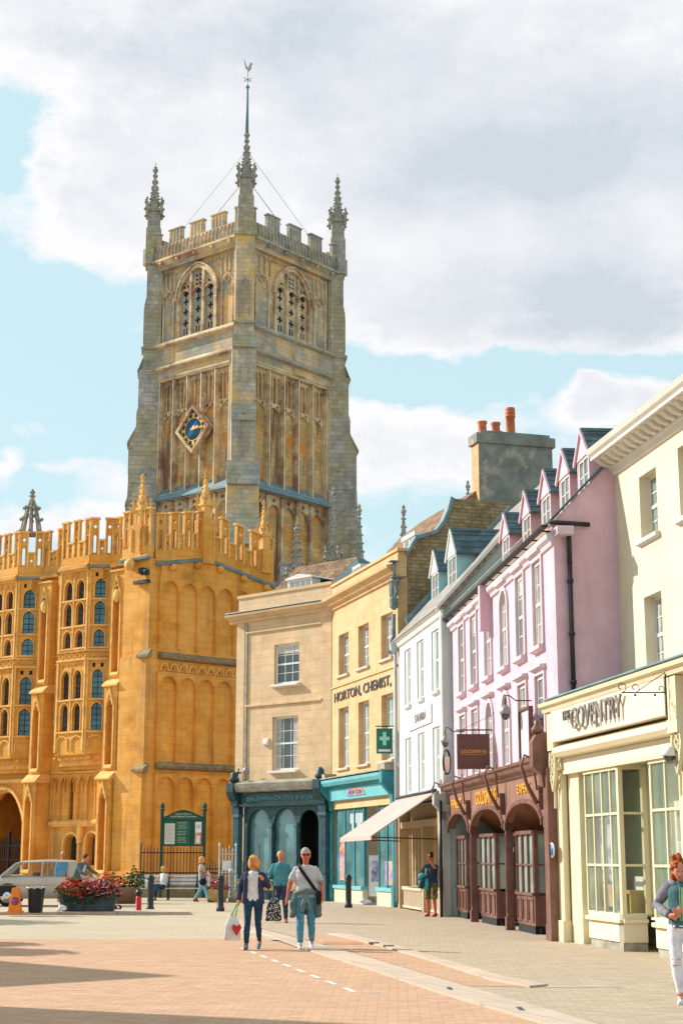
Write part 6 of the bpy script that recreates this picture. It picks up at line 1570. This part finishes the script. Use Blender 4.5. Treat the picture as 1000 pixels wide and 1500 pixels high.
def person(label, loc, rz, H, pose, skin='skin', top='grey_polo', sleeve='short', bottom='jeans_blue', leg='long', shoes='shoe_white', hair='hair_grey', hstyle='short', bulk=1.0, group=None, fitted=1.0, inner=None):
    P_ = dict(STAND); P_.update(pose); s = H/1.76
    root = thing('person', label, 'person', loc, rz, group)
    M = Matrix.Scale(s, 4); q = {k: (Vector(v) if len(v) == 3 else v) if isinstance(v, tuple) else v for k, v in P_.items()}
    up = (q['neck']-q['pelvis']).normalized()
    def torso(b, g, z_hem=None, low=0):
        f = (1+g)*bulk
        side = (q['shR']-q['shL']).normalized(); fw = up.cross(side)
        rings = [(q['pelvis']-up*low, .165, .115), (q['pelvis']+up*.04, .17*1.0, .12), (q['belly'], .150, .112*bulk), (q['chest']-up*.06, .165, .12), (q['chest']+up*.06, .176, .118), (q['neck']-up*.055, .148, .088), (q['neck']-up*.022, .095, .072), (q['neck']-up*.005, .07, .065)]
        vs = []; n = 16
        for c, a, d in rings:
            ff = f if c is not rings[-1][0] else 1+g
            vs += [c+side*a*ff*math.cos(2*math.pi*k/n)+fw*d*ff*math.sin(2*math.pi*k/n) for k in range(n)]
        fs = [(i*n+k, i*n+(k+1) % n, (i+1)*n+(k+1) % n, (i+1)*n+k) for i in range(len(rings)-1) for k in range(n)]+[tuple(range(n-1, -1, -1)), tuple(range((len(rings)-1)*n, len(rings)*n))]
        b.add(vs, fs, True)
    look = Matrix.Rotation(q['look'], 3, 'Z') if not isinstance(q['look'], Matrix) else q['look']
    b = MB(skin, M); torso(b, -.08)
    for L_ in 'LR':
        b.tube([q['sh'+L_], lerp(q['sh'+L_], q['el'+L_], .5), q['el'+L_], lerp(q['el'+L_], q['wr'+L_], .3), q['wr'+L_]], [.05, .046, .038, .04, .026], 10); b.ell(q['sh'+L_], .05)
        b.tube([q['hip'+L_], lerp(q['hip'+L_], q['kn'+L_], .5), q['kn'+L_], lerp(q['kn'+L_], q['an'+L_], .35), q['an'+L_]], [.07, .062, .044, .046, .034] if leg == 'long' else [.085, .075, .055, .056, .036], 10)
        d = (q['wr'+L_]-q['el'+L_]).normalized(); d2 = Vector(pose.get('hand'+L_, d)).normalized(); w_ = q['wr'+L_]
        sd = d2.cross(Vector((1, 0, 0)) if abs(d2.x) < .8 else Vector((0, 1, 0))).normalized()
        palm = w_+d2*.05; b.tube([w_-d2*.02, w_+d2*.03, w_+d2*.085], [.026, .036, .032], 8)
        nrm = d2.cross(sd)
        for i, (o_, ln_) in enumerate(((-.028, .062), (-.01, .075), (.009, .07), (.027, .055))):
            a0 = w_+d2*.08+sd*o_; b.tube([a0, a0+d2*ln_*.5, a0+d2*ln_*.75+nrm*.02, a0+d2*ln_*.8+nrm*.045], [.0105, .0105, .0095, .008], 6)
        a0 = w_+d2*.03-sd*.03; b.tube([a0, a0-sd*.025+d2*.025, a0-sd*.028+d2*.055], [.013, .012, .009], 6)
        td = Vector((q['toe'+L_][0], q['toe'+L_][1], 0)); b.ell(q['an'+L_]+td*.05-Vector((0, 0, .04)), (.04, .04, .04))
    hd = q['head']; b.tube([q['neck']-up*.06, q['neck']+up*.02, hd-Vector((0, 0, .06))], [.066, .054, .054], 10)
    R3 = look
    b.ell(hd+R3 @ Vector((0, 0, .015)), (.083, .10, .115), 16, 12); b.ell(hd+R3 @ Vector((0, -.03, -.055)), (.056, .062, .062), 12, 8)
    b.tube([hd+R3 @ Vector((0, -.088, .02)), hd+R3 @ Vector((0, -.113, -.02)), hd+R3 @ Vector((0, -.09, -.03))], [.009, .017, .01], 6)
    for sx in (-1, 1): b.ell(hd+R3 @ Vector((sx*.08, .01, .0)), (.014, .02, .03), 8, 6); b.ell(hd+R3 @ Vector((sx*.035, -.07, -.02)), (.022, .02, .02), 8, 6)
    b.ell(hd+R3 @ Vector((0, -.082, -.065)), (.024, .014, .01), 8, 5)
    body = remesh(b, 'body', root, .013)
    b = MB('lens', M)
    for sx in (-1, 1): b.ell(hd+R3 @ Vector((sx*.031, -.088, .018)), (.013, .007, .008), 8, 6)
    b.use('brown_leather').ell(hd+R3 @ Vector((0, -.095, -.06)), (.022, .006, .004), 8, 4); b.build('face', root)
    # clothes
    b = MB(top, M); torso(b, .06, low=.06)
    for L_ in 'LR':
        sh, el, wr = q['sh'+L_], q['el'+L_], q['wr'+L_]
        if sleeve == 'long': b.tube([sh, lerp(sh, el, .5), el, lerp(el, wr, .5), lerp(el, wr, .97)], [.060, .060, .052, .048, .04], 10)
        elif sleeve == 'short': b.tube([sh, lerp(sh, el, .4), lerp(sh, el, .75)], [.060, .066, .066], 10)
        b.ell(sh, (.062 if sleeve != 'none' else .05))
    remesh(b, 'top', root, fold=.014)
    b = MB(bottom, M)
    hipc = q['pelvis']; b.ell(hipc-Vector((0, 0, .02)), (.178*bulk, .128*bulk, .11))
    for L_ in 'LR':
        h_, k_, a_ = q['hip'+L_], q['kn'+L_], q['an'+L_]
        f = fitted
        if leg == 'long': b.tube([h_, lerp(h_, k_, .5), k_, lerp(k_, a_, .4), lerp(k_, a_, .92)], [.10, .09*f, .07*f, .066*f, .05*f], 12)
        elif leg == 'shorts': b.tube([h_, lerp(h_, k_, .5), lerp(h_, k_, 1.05)], [.105, .1, .09], 12)
    remesh(b, 'trousers', root, fold=.014)
    b = MB(shoes, M)
    for L_ in 'LR':
        a_ = q['an'+L_]; td = Vector((q['toe'+L_][0], q['toe'+L_][1], 0)).normalized(); ty = pose.get('tip'+L_, 0)
        z0 = a_.z-.055; n_ = Vector((a_.x, a_.y, 0))
        b.tube([a_+Vector((0, 0, .03)), a_+Vector((0, 0, -.02))], [.048, .05], 8)
        b.tube([Vector((a_.x, a_.y, z0))-td*.05, Vector((a_.x, a_.y, z0))+td*.06, Vector((a_.x, a_.y, z0-.01+ty))+td*.15, Vector((a_.x, a_.y, z0-.012+ty*1.3))+td*.19], [.038, .045, .036, .022], 8)
    o = remesh(b, 'shoes', root)
    if hair:
        b = MB(hair, M)
        def hp(x, y, z, r, n=10): b.ell(hd+R3 @ Vector((x, y, z)), r, n, 8)
        if hstyle == 'short': hp(0, .015, .052, (.09, .098, .092))
        if hstyle == 'receding': hp(0, .04, .03, (.09, .08, .088))
        if hstyle == 'bob':
            hp(0, .015, .045, (.098, .105, .10)); 
            for k in range(26):
                a = R(-60+300*k/25); x, y = math.cos(a), math.sin(a); hp(x*.085, y*.095+.01, -.02+.05*math.sin(k*3), (.03, .03, .07))
            for k in range(5): hp(-.05+k*.025, -.088, .07, (.02, .018, .028))
        if hstyle == 'curly':
            rr = random.Random(5)
            for k in range(230):
                v = Vector((rr.uniform(-1, 1), rr.uniform(-.5, 1), rr.uniform(-1.35, 1))).normalized()
                if v.y < .1 and v.z < .45 and abs(v.x) < .93: v = Vector((v.x, abs(v.y)+.3, v.z)).normalized()
                hp(v.x*.10, v.y*.11+.015, v.z*.11+.01-(.06 if v.z < 0 else 0), rr.uniform(.013, .024), 6)
            for k in range(26):
                v = Vector((rr.gauss(0, 1), rr.gauss(0, 1), rr.gauss(0, 1))).normalized(); hp(v.x*.05-.03, v.y*.05+.06, v.z*.05+.14, rr.uniform(.014, .022), 6)
        remesh(b, 'hair', root, .009 if hstyle == 'curly' else .011, 1, fold=.02)
    return root, M, q
# --- blonde woman with bags
walkA = dict(knL=(-.10, -.10, .52), anL=(-.11, -.16, .09), knR=(.10, -.03, .50), anR=(.10, .20, .14), tipR=-.06)
r, M, q = person('blonde woman in an open navy hoodie and white patterned top carrying a white carrier bag', (-1.61, 29.61, 0), R(-4), 1.66,
    dict(walkA, elL=(-.27, .02, 1.16), wrL=(-.28, -.08, .92), elR=(.29, .04, 1.18), wrR=(.20, -.14, 1.32)), top='white_tee', sleeve='none', bottom='jeans_dark', shoes='shoe_grey', hair='hair_blond', hstyle='bob', bulk=.93, fitted=.85)
b = MB('navy_knit', M)                      # open hoodie: two fronts, back and sleeves
for s_ in (-1, 1):
    sh, el, wr = (q['shL'], q['elL'], q['wrL']) if s_ < 0 else (q['shR'], q['elR'], q['wrR'])
    b.tube([sh, lerp(sh, el, .5), el, lerp(el, wr, .5), lerp(el, wr, .95)], [.064, .062, .056, .052, .046], 10); b.ell(sh, .066)
    b.tube([(s_*.13, -.03, 1.45), (s_*.14, -.08, 1.3), (s_*.15, -.08, 1.05), (s_*.15, -.07, .86)], [.04, .045, .045, .04], 10)
    b.tube([(s_*.10, .07, 1.45), (s_*.09, .09, 1.2), (s_*.09, .09, .86)], [.06, .085, .09], 10)
    b.tube([(s_*.15, .02, 1.38), (s_*.15, .02, 1.1), (s_*.16, .02, .86)], [.05, .045, .05], 10)
b.ell((0, .09, 1.46), (.12, .06, .06)); remesh(b, 'hoodie', r, fold=.016)
def carrier(label, loc, m1, name='carrier_bag', w_=.17, h=.36, extra=True):
    t = thing(name, label, 'bag', loc); b = MB(m1)
    b.add([(-w_, -.05, 0), (w_, -.05, 0), (w_, .05, 0), (-w_, .05, 0), (-w_*.85, -.07, h*.6), (w_*.85, -.07, h*.6), (w_*.85, .07, h*.6), (-w_*.85, .07, h*.6), (-w_*.4, -.02, h), (w_*.4, -.02, h), (w_*.4, .02, h), (-w_*.4, .02, h)],
          [(3, 2, 1, 0), (0, 1, 5, 4), (1, 2, 6, 5), (2, 3, 7, 6), (3, 0, 4, 7), (4, 5, 9, 8), (5, 6, 10, 9), (6, 7, 11, 10), (7, 4, 8, 11), (8, 9, 10, 11)], False)
    b.build('bag', t, bevel=.02); return t
wl = (-1.61-.28*.943, 29.61-.08, .0)
t = carrier('white plastic carrier bag with a red heart hanging from the blonde woman’s hand', (wl[0]-.1, wl[1]-.06, .17), 'bag_white', w_=.15, h=.44)
b = MB('red_paint'); b.T = Matrix.Translation((.08, -.08, .2)); b.prism([(0, -.12), (.09, .02), (.06, .09), (0, .05), (-.06, .09), (-.09, .02)], -.006, .004); b.build('heart', t)
b = MB('lime'); b.tube([(-.03, 0, .42), (.06, 0, .64)], .02, 6); b.tube([(.05, 0, .42), (.09, .0, .64)], .016, 6); b.build('handles', t)
t = carrier('black and white dotted tote bag at the blonde woman’s hip', (-1.24, 29.66, .50), 'dotted', 'tote_bag', w_=.15, h=.42)
b = MB('dotted'); b.tube([(-.06, 0, .40), (-.1, 0, .62), (-.14, 0, .86)], .012, 5); b.tube([(.06, 0, .40), (.0, 0, .62), (-.13, 0, .87)], .012, 5); b.build('strap', t)
# --- man in grey polo
r, M, q = person('man in sunglasses and grey polo shirt with a jacket tied round his waist', (-.66, 29.83, 0), R(2), 1.79,
    dict(knL=(-.10, -.08, .51), anL=(-.10, -.20, .09), knR=(.10, .0, .50), anR=(.11, .14, .11), tipR=-.03, elL=(-.29, .04, 1.14), wrL=(-.33, -.02, .90), elR=(.29, .05, 1.13), wrR=(.30, -.10, .93)), skin='skin_red', top='grey_polo', bottom='jeans_blue', hair='hair_grey', hstyle='short', bulk=1.16)
b = MB('denim_grey', M); b.tube([(.17*1.15*math.cos(a), .15*1.2*math.sin(a), 1.0+.02*math.sin(3*a)) for a in [2*math.pi*k/20 for k in range(21)]], .04, 8)
for k in range(9):
    a = R(-20+220*k/8); b.tube([(.19*math.cos(a), .14*math.sin(a), .98), (.23*math.cos(a), .17*math.sin(a), .75), (.24*math.cos(a), .18*math.sin(a), .60-.05*(k % 2))], [.05, .06, .05], 8)
b.ell((0, -.17, .97), (.06, .04, .05)); b.tube([(-.01, -.17, .95), (-.05, -.2, .78), (-.05, -.19, .66)], [.035, .04, .03], 8); b.tube([(.01, -.17, .95), (.06, -.2, .8), (.07, -.19, .68)], [.03, .035, .03], 8)
remesh(b, 'tied_jacket', r, fold=.02)
b = MB('lens', M)
for sx in (-1, 1): b.ell(q['head']+Vector((sx*.032, -.096, .018)), (.03, .012, .02), 10, 6)
b.box(-.08, .08, -.1, -.09, 1.655, 1.665); b.build('sunglasses', r)
t = thing('shoulder_bag', 'small black bag on a diagonal strap across the grey polo shirt', 'bag', (-.66, 29.83, 0), R(2)); b = MB('black_cloth', M)
pts = [(-.13, .03, 1.50), (-.12, -.10, 1.44), (-.02, -.165, 1.30), (.10, -.165, 1.14), (.19, -.13, 1.02)]
for i in range(len(pts)-1):
    a, c = Vector(pts[i]), Vector(pts[i+1]); o_ = Vector((.02, 0, .02)); b.add([a-o_, a+o_, c+o_, c-o_, a-o_+Vector((0, -.012, 0)), a+o_+Vector((0, -.012, 0)), c+o_+Vector((0, -.012, 0)), c-o_+Vector((0, -.012, 0))], [(0, 1, 2, 3), (7, 6, 5, 4), (0, 4, 5, 1), (1, 5, 6, 2), (2, 6, 7, 3), (3, 7, 4, 0)], False)
b.build('strap', t); b = MB('black_cloth', M); b.box(.19, .28, -.17, -.05, .78, 1.02); b.build('bag', t, bevel=.02)
# --- man in teal jumper
r, M, q = person('bald man in a teal jumper and dark jeans walking behind the pair', (-1.56, 41.37, 0), R(8), 1.80,
    dict(knL=(-.10, .02, .50), anL=(-.12, .22, .13), knR=(.11, -.12, .52), anR=(.13, -.12, .09), elL=(-.28, .05, 1.16), wrL=(-.31, .0, .92), elR=(.28, .04, 1.16), wrR=(.27, .10, .92)), top='teal_jumper', sleeve='long', bottom='jeans_navy', shoes='brown_leather', hair='hair_grey', hstyle='receding', bulk=1.14)
# --- woman walking
r, M, q = person('woman in a grey top and pale jeans walking past the bench', (-5.17, 59.73, 0), R(80), 1.64,
    dict(knL=(-.07, -.16, .53), anL=(-.07, -.34, .10), knR=(.07, .05, .52), anR=(.08, .30, .12), elL=(-.22, .02, 1.18), wrL=(-.15, -.2, 1.08), elR=(.22, .03, 1.18), wrR=(.18, -.16, 1.05)), top='beige_tee', bottom='jeans_pale', shoes='brown_leather', hair='hair_blond', hstyle='bob', fitted=.95)
t = thing('handbag', 'black handbag hanging at the side of the woman walking past the bench', 'bag', (-5.1, 59.5, .62)); b = MB('black_cloth'); b.ell((0, 0, .12), (.14, .06, .13)); b.tube([(-.08, 0, .2), (0, 0, .5), (.08, 0, .2)], .012, 5); b.build('bag', t)
t = thing('folded_jacket', 'white jacket draped over the arm of the woman walking past the bench', 'jacket', (-4.93, 59.65, .58)); b = MB('bag_white'); b.ell((0, 0, .28), (.09, .1, .28)); b.ell((.02, 0, .1), (.06, .06, .12)); remesh(b, 'cloth', t, .02)
# --- woman on the bench
r, M, q = person('blonde woman in a white top sitting on the white bench', (-6.95, 62.85, 0), R(-38), 1.66,
    dict(pelvis=(0, 0, .56), belly=(0, .03, .68), chest=(0, .06, .90), neck=(0, .06, 1.08), head=(0, .04, 1.24), shL=(-.18, .06, 1.03), shR=(.18, .06, 1.03), hipL=(-.09, 0, .55), hipR=(.09, 0, .55),
         knL=(-.08, -.42, .58), knR=(.10, -.44, .52), anL=(.06, -.62, .22), anR=(.10, -.52, .09), elL=(-.25, -.08, .82), wrL=(-.18, -.32, .68), elR=(.36, .22, .92), wrR=(.56, .14, .90), look=R(-10)), top='white_tee', sleeve='none', bottom='jeans_dark', shoes='brown_leather', hair='hair_blond', hstyle='bob', fitted=.95)
# --- man photographing
r, M, q = person('man in a navy T-shirt and camouflage shorts raising a phone to take a photograph', (2.53, 45.57, 0), R(-35), 1.74,
    dict(elR=(.24, -.18, 1.36), wrR=(.10, -.26, 1.60), handR=(-.3, 0, 1), elL=(-.30, .0, 1.18), wrL=(-.24, -.22, 1.08), head=(0, -.03, 1.62), look=R(8)), skin='skin_red', top='tee_navy', bottom='camo', leg='shorts', shoes='shoe_red', hair='hair_grey', hstyle='receding', bulk=1.12)
b = MB('beige_tee', M); b.box(-.12, .05, -.142, -.136, 1.16, 1.34); b.build('shirt_print', r)
t = thing('jacket', 'bright teal jacket carried over the forearm of the man taking a photograph', 'jacket', (2.26, 45.35, 0)); b = MB('teal_bright'); b.ell((0, 0, 1.12), (.12, .09, .08)); b.use('tee_navy'); b.tube([(.05, 0, 1.1), (.0, 0, .92), (-.03, 0, .78)], [.08, .09, .06], 8); b.use('teal_bright'); b.tube([(.12, 0, 1.05), (.12, 0, .85), (.14, 0, .72)], [.06, .07, .05], 8); b.tube([(-.05, 0, 1.0), (-.08, 0, .84)], [.04, .03], 8); b.build('cloth', t)
t = thing('phone', 'dark phone held up by the man taking a photograph', 'phone', (2.53+.0, 45.25, 1.66)); b = MB('black_cloth'); b.box(-.04, .05, -.01, .01, -.03, .12); b.build('case', t)
# --- red-haired woman
r, M, q = person('red haired woman in a grey hooded jersey and white ripped jeans at the right edge', (3.93, 18.69, 0), R(-22), 1.64,
    dict(elL=(-.33, .07, 1.18), wrL=(-.12, -.20, 1.06), elR=(.30, .05, 1.18), wrR=(.06, -.24, 1.12), handL=(1, -.3, .1), handR=(-1, -.2, .1), knL=(-.10, -.04, .51), anL=(-.06, .02, .09), knR=(.10, .03, .50), anR=(.06, .08, .09), head=(.0, -.07, 1.60), look=Matrix.Rotation(R(15), 3, 'Z') @ Matrix.Rotation(R(16), 3, 'X')), skin='skin', top='teal_vest', sleeve='none', bottom='jeans_white', shoes='shoe_white', hair='hair_red', hstyle='curly', bulk=1.0, fitted=.92)
b = MB('grey_jersey', M)
for L_ in 'LR':
    sh, el, wr = q['sh'+L_], q['el'+L_], q['wr'+L_]
    b.tube([sh, lerp(sh, el, .5), el, lerp(el, wr, .5), lerp(el, wr, .96)], [.07, .067, .06, .056, .046], 10); b.ell(sh, .071)
remesh(b, 'sleeves', r, .014, fold=.014)
b = MB('grey_jersey', M); b.tube([(.12*math.cos(a), .09*math.sin(a)+.02, 1.455+.02*math.sin(a)) for a in [R(-60+300*k/14) for k in range(15)]], [.03]+[.045]*13+[.03], 8); b.ell((0, .11, 1.42), (.11, .06, .09)); remesh(b, 'hood', r, .014, fold=.012)
b = MB('grey_polo', M); b.tube([(-.13, -.13, 1.0), (-.10, -.15, .92), (-.05, -.155, .90)], .008, 5); b.tube([(.0, -.145, 1.42), (.0, -.15, 1.0)], .006, 5); b.build('piping', r)
b = MB('lime', M); b.box(.02, .10, -.165, -.14, 1.0, 1.4); b.build('lanyard', r)
b = MB('skin', M)
for z, x0, x1 in ((.54, -.14, -.04), (.47, -.14, -.05), (.56, .05, .14)): b.tube([(x0, -.088, z), ((x0+x1)/2, -.100, z+.004), (x1, -.09, z)], .006, 5)
b.tube([(.046*math.cos(a)-.06, .046*math.sin(a)+.02, .125) for a in [2*math.pi*k/12 for k in range(13)]], .022, 6); b.tube([(.046*math.cos(a)+.06, .046*math.sin(a)+.08, .125) for a in [2*math.pi*k/12 for k in range(13)]], .022, 6)
b.build('skin_patches', r)
# --- man with pushchair
r, M, q = person('bearded man in a grey green hooded jacket leaning over a pushchair', (-8.42, 51.5, 0), R(62), 1.80,
    dict(pelvis=(0, .06, .95), belly=(0, .0, 1.08), chest=(0, -.10, 1.28), neck=(0, -.20, 1.44), head=(0, -.30, 1.56), shL=(-.19, -.17, 1.38), shR=(.19, -.17, 1.38), elL=(-.24, -.30, 1.14), wrL=(-.2, -.52, 1.05), elR=(.24, -.36, 1.18), wrR=(.2, -.62, 1.08), knR=(.1, .0, .5), anR=(.1, .22, .12), look=R(-25)), top='green_hoodie', sleeve='long', bottom='black_cloth', shoes='shoe_grey', hair='hair_brown', hstyle='short', bulk=1.05)
b = MB('white_tee', M); b.tube([(0, -.285, 1.36), (0, -.2, 1.18), (0, -.14, 1.02)], [.04, .05, .05], 8); b.build('tee', r)
t = thing('pushchair', 'folding pushchair with small double wheels pushed by the bearded man', 'pushchair', (-7.45, 51.2, 0), R(-10))
b = MB('grey_metal')
for y in (-.22, .22):
    b.tube([(-.45, y, 1.06), (-.35, y, 1.02), (.35, y, .15)], .015, 6); b.tube([(-.25, y, .12), (.15, y, .65)], .015, 6); b.tube([(-.2, y, .75), (.3, y, .62)], .012, 6)
b.build('frame', t)
b = MB('black_cloth'); b.prism([(-.15, .45), (.25, .42), (.28, .5), (-.05, .52), (-.22, .95), (-.3, .92)], -.2, .2, 'xz'); b.build('seat', t)
for x in (-.28, .36):
    for y in (-.27, -.2, .2, .27):
        b = MB('black_cloth', tf(x, y, .08) @ Matrix.Rotation(math.pi/2, 4, 'X')); b.lathe([(.05, -.015), (.08, -.012), (.08, .012), (.05, .015)], n=12); b.use('bench_white').lathe([(.05, -.017), (.05, .017)], n=10); b.build('wheel', t)
# --- man in blue shirt behind the car
r, M, q = person('man in a bright blue shirt standing behind the vintage car', (-10.45, 60.5, 0), R(25), 1.84, dict(look=R(20)), skin='skin_red', top='blue_shirt', sleeve='long', bottom='jeans_navy', shoes='brown_leather', hair='hair_grey', hstyle='receding', bulk=1.2)
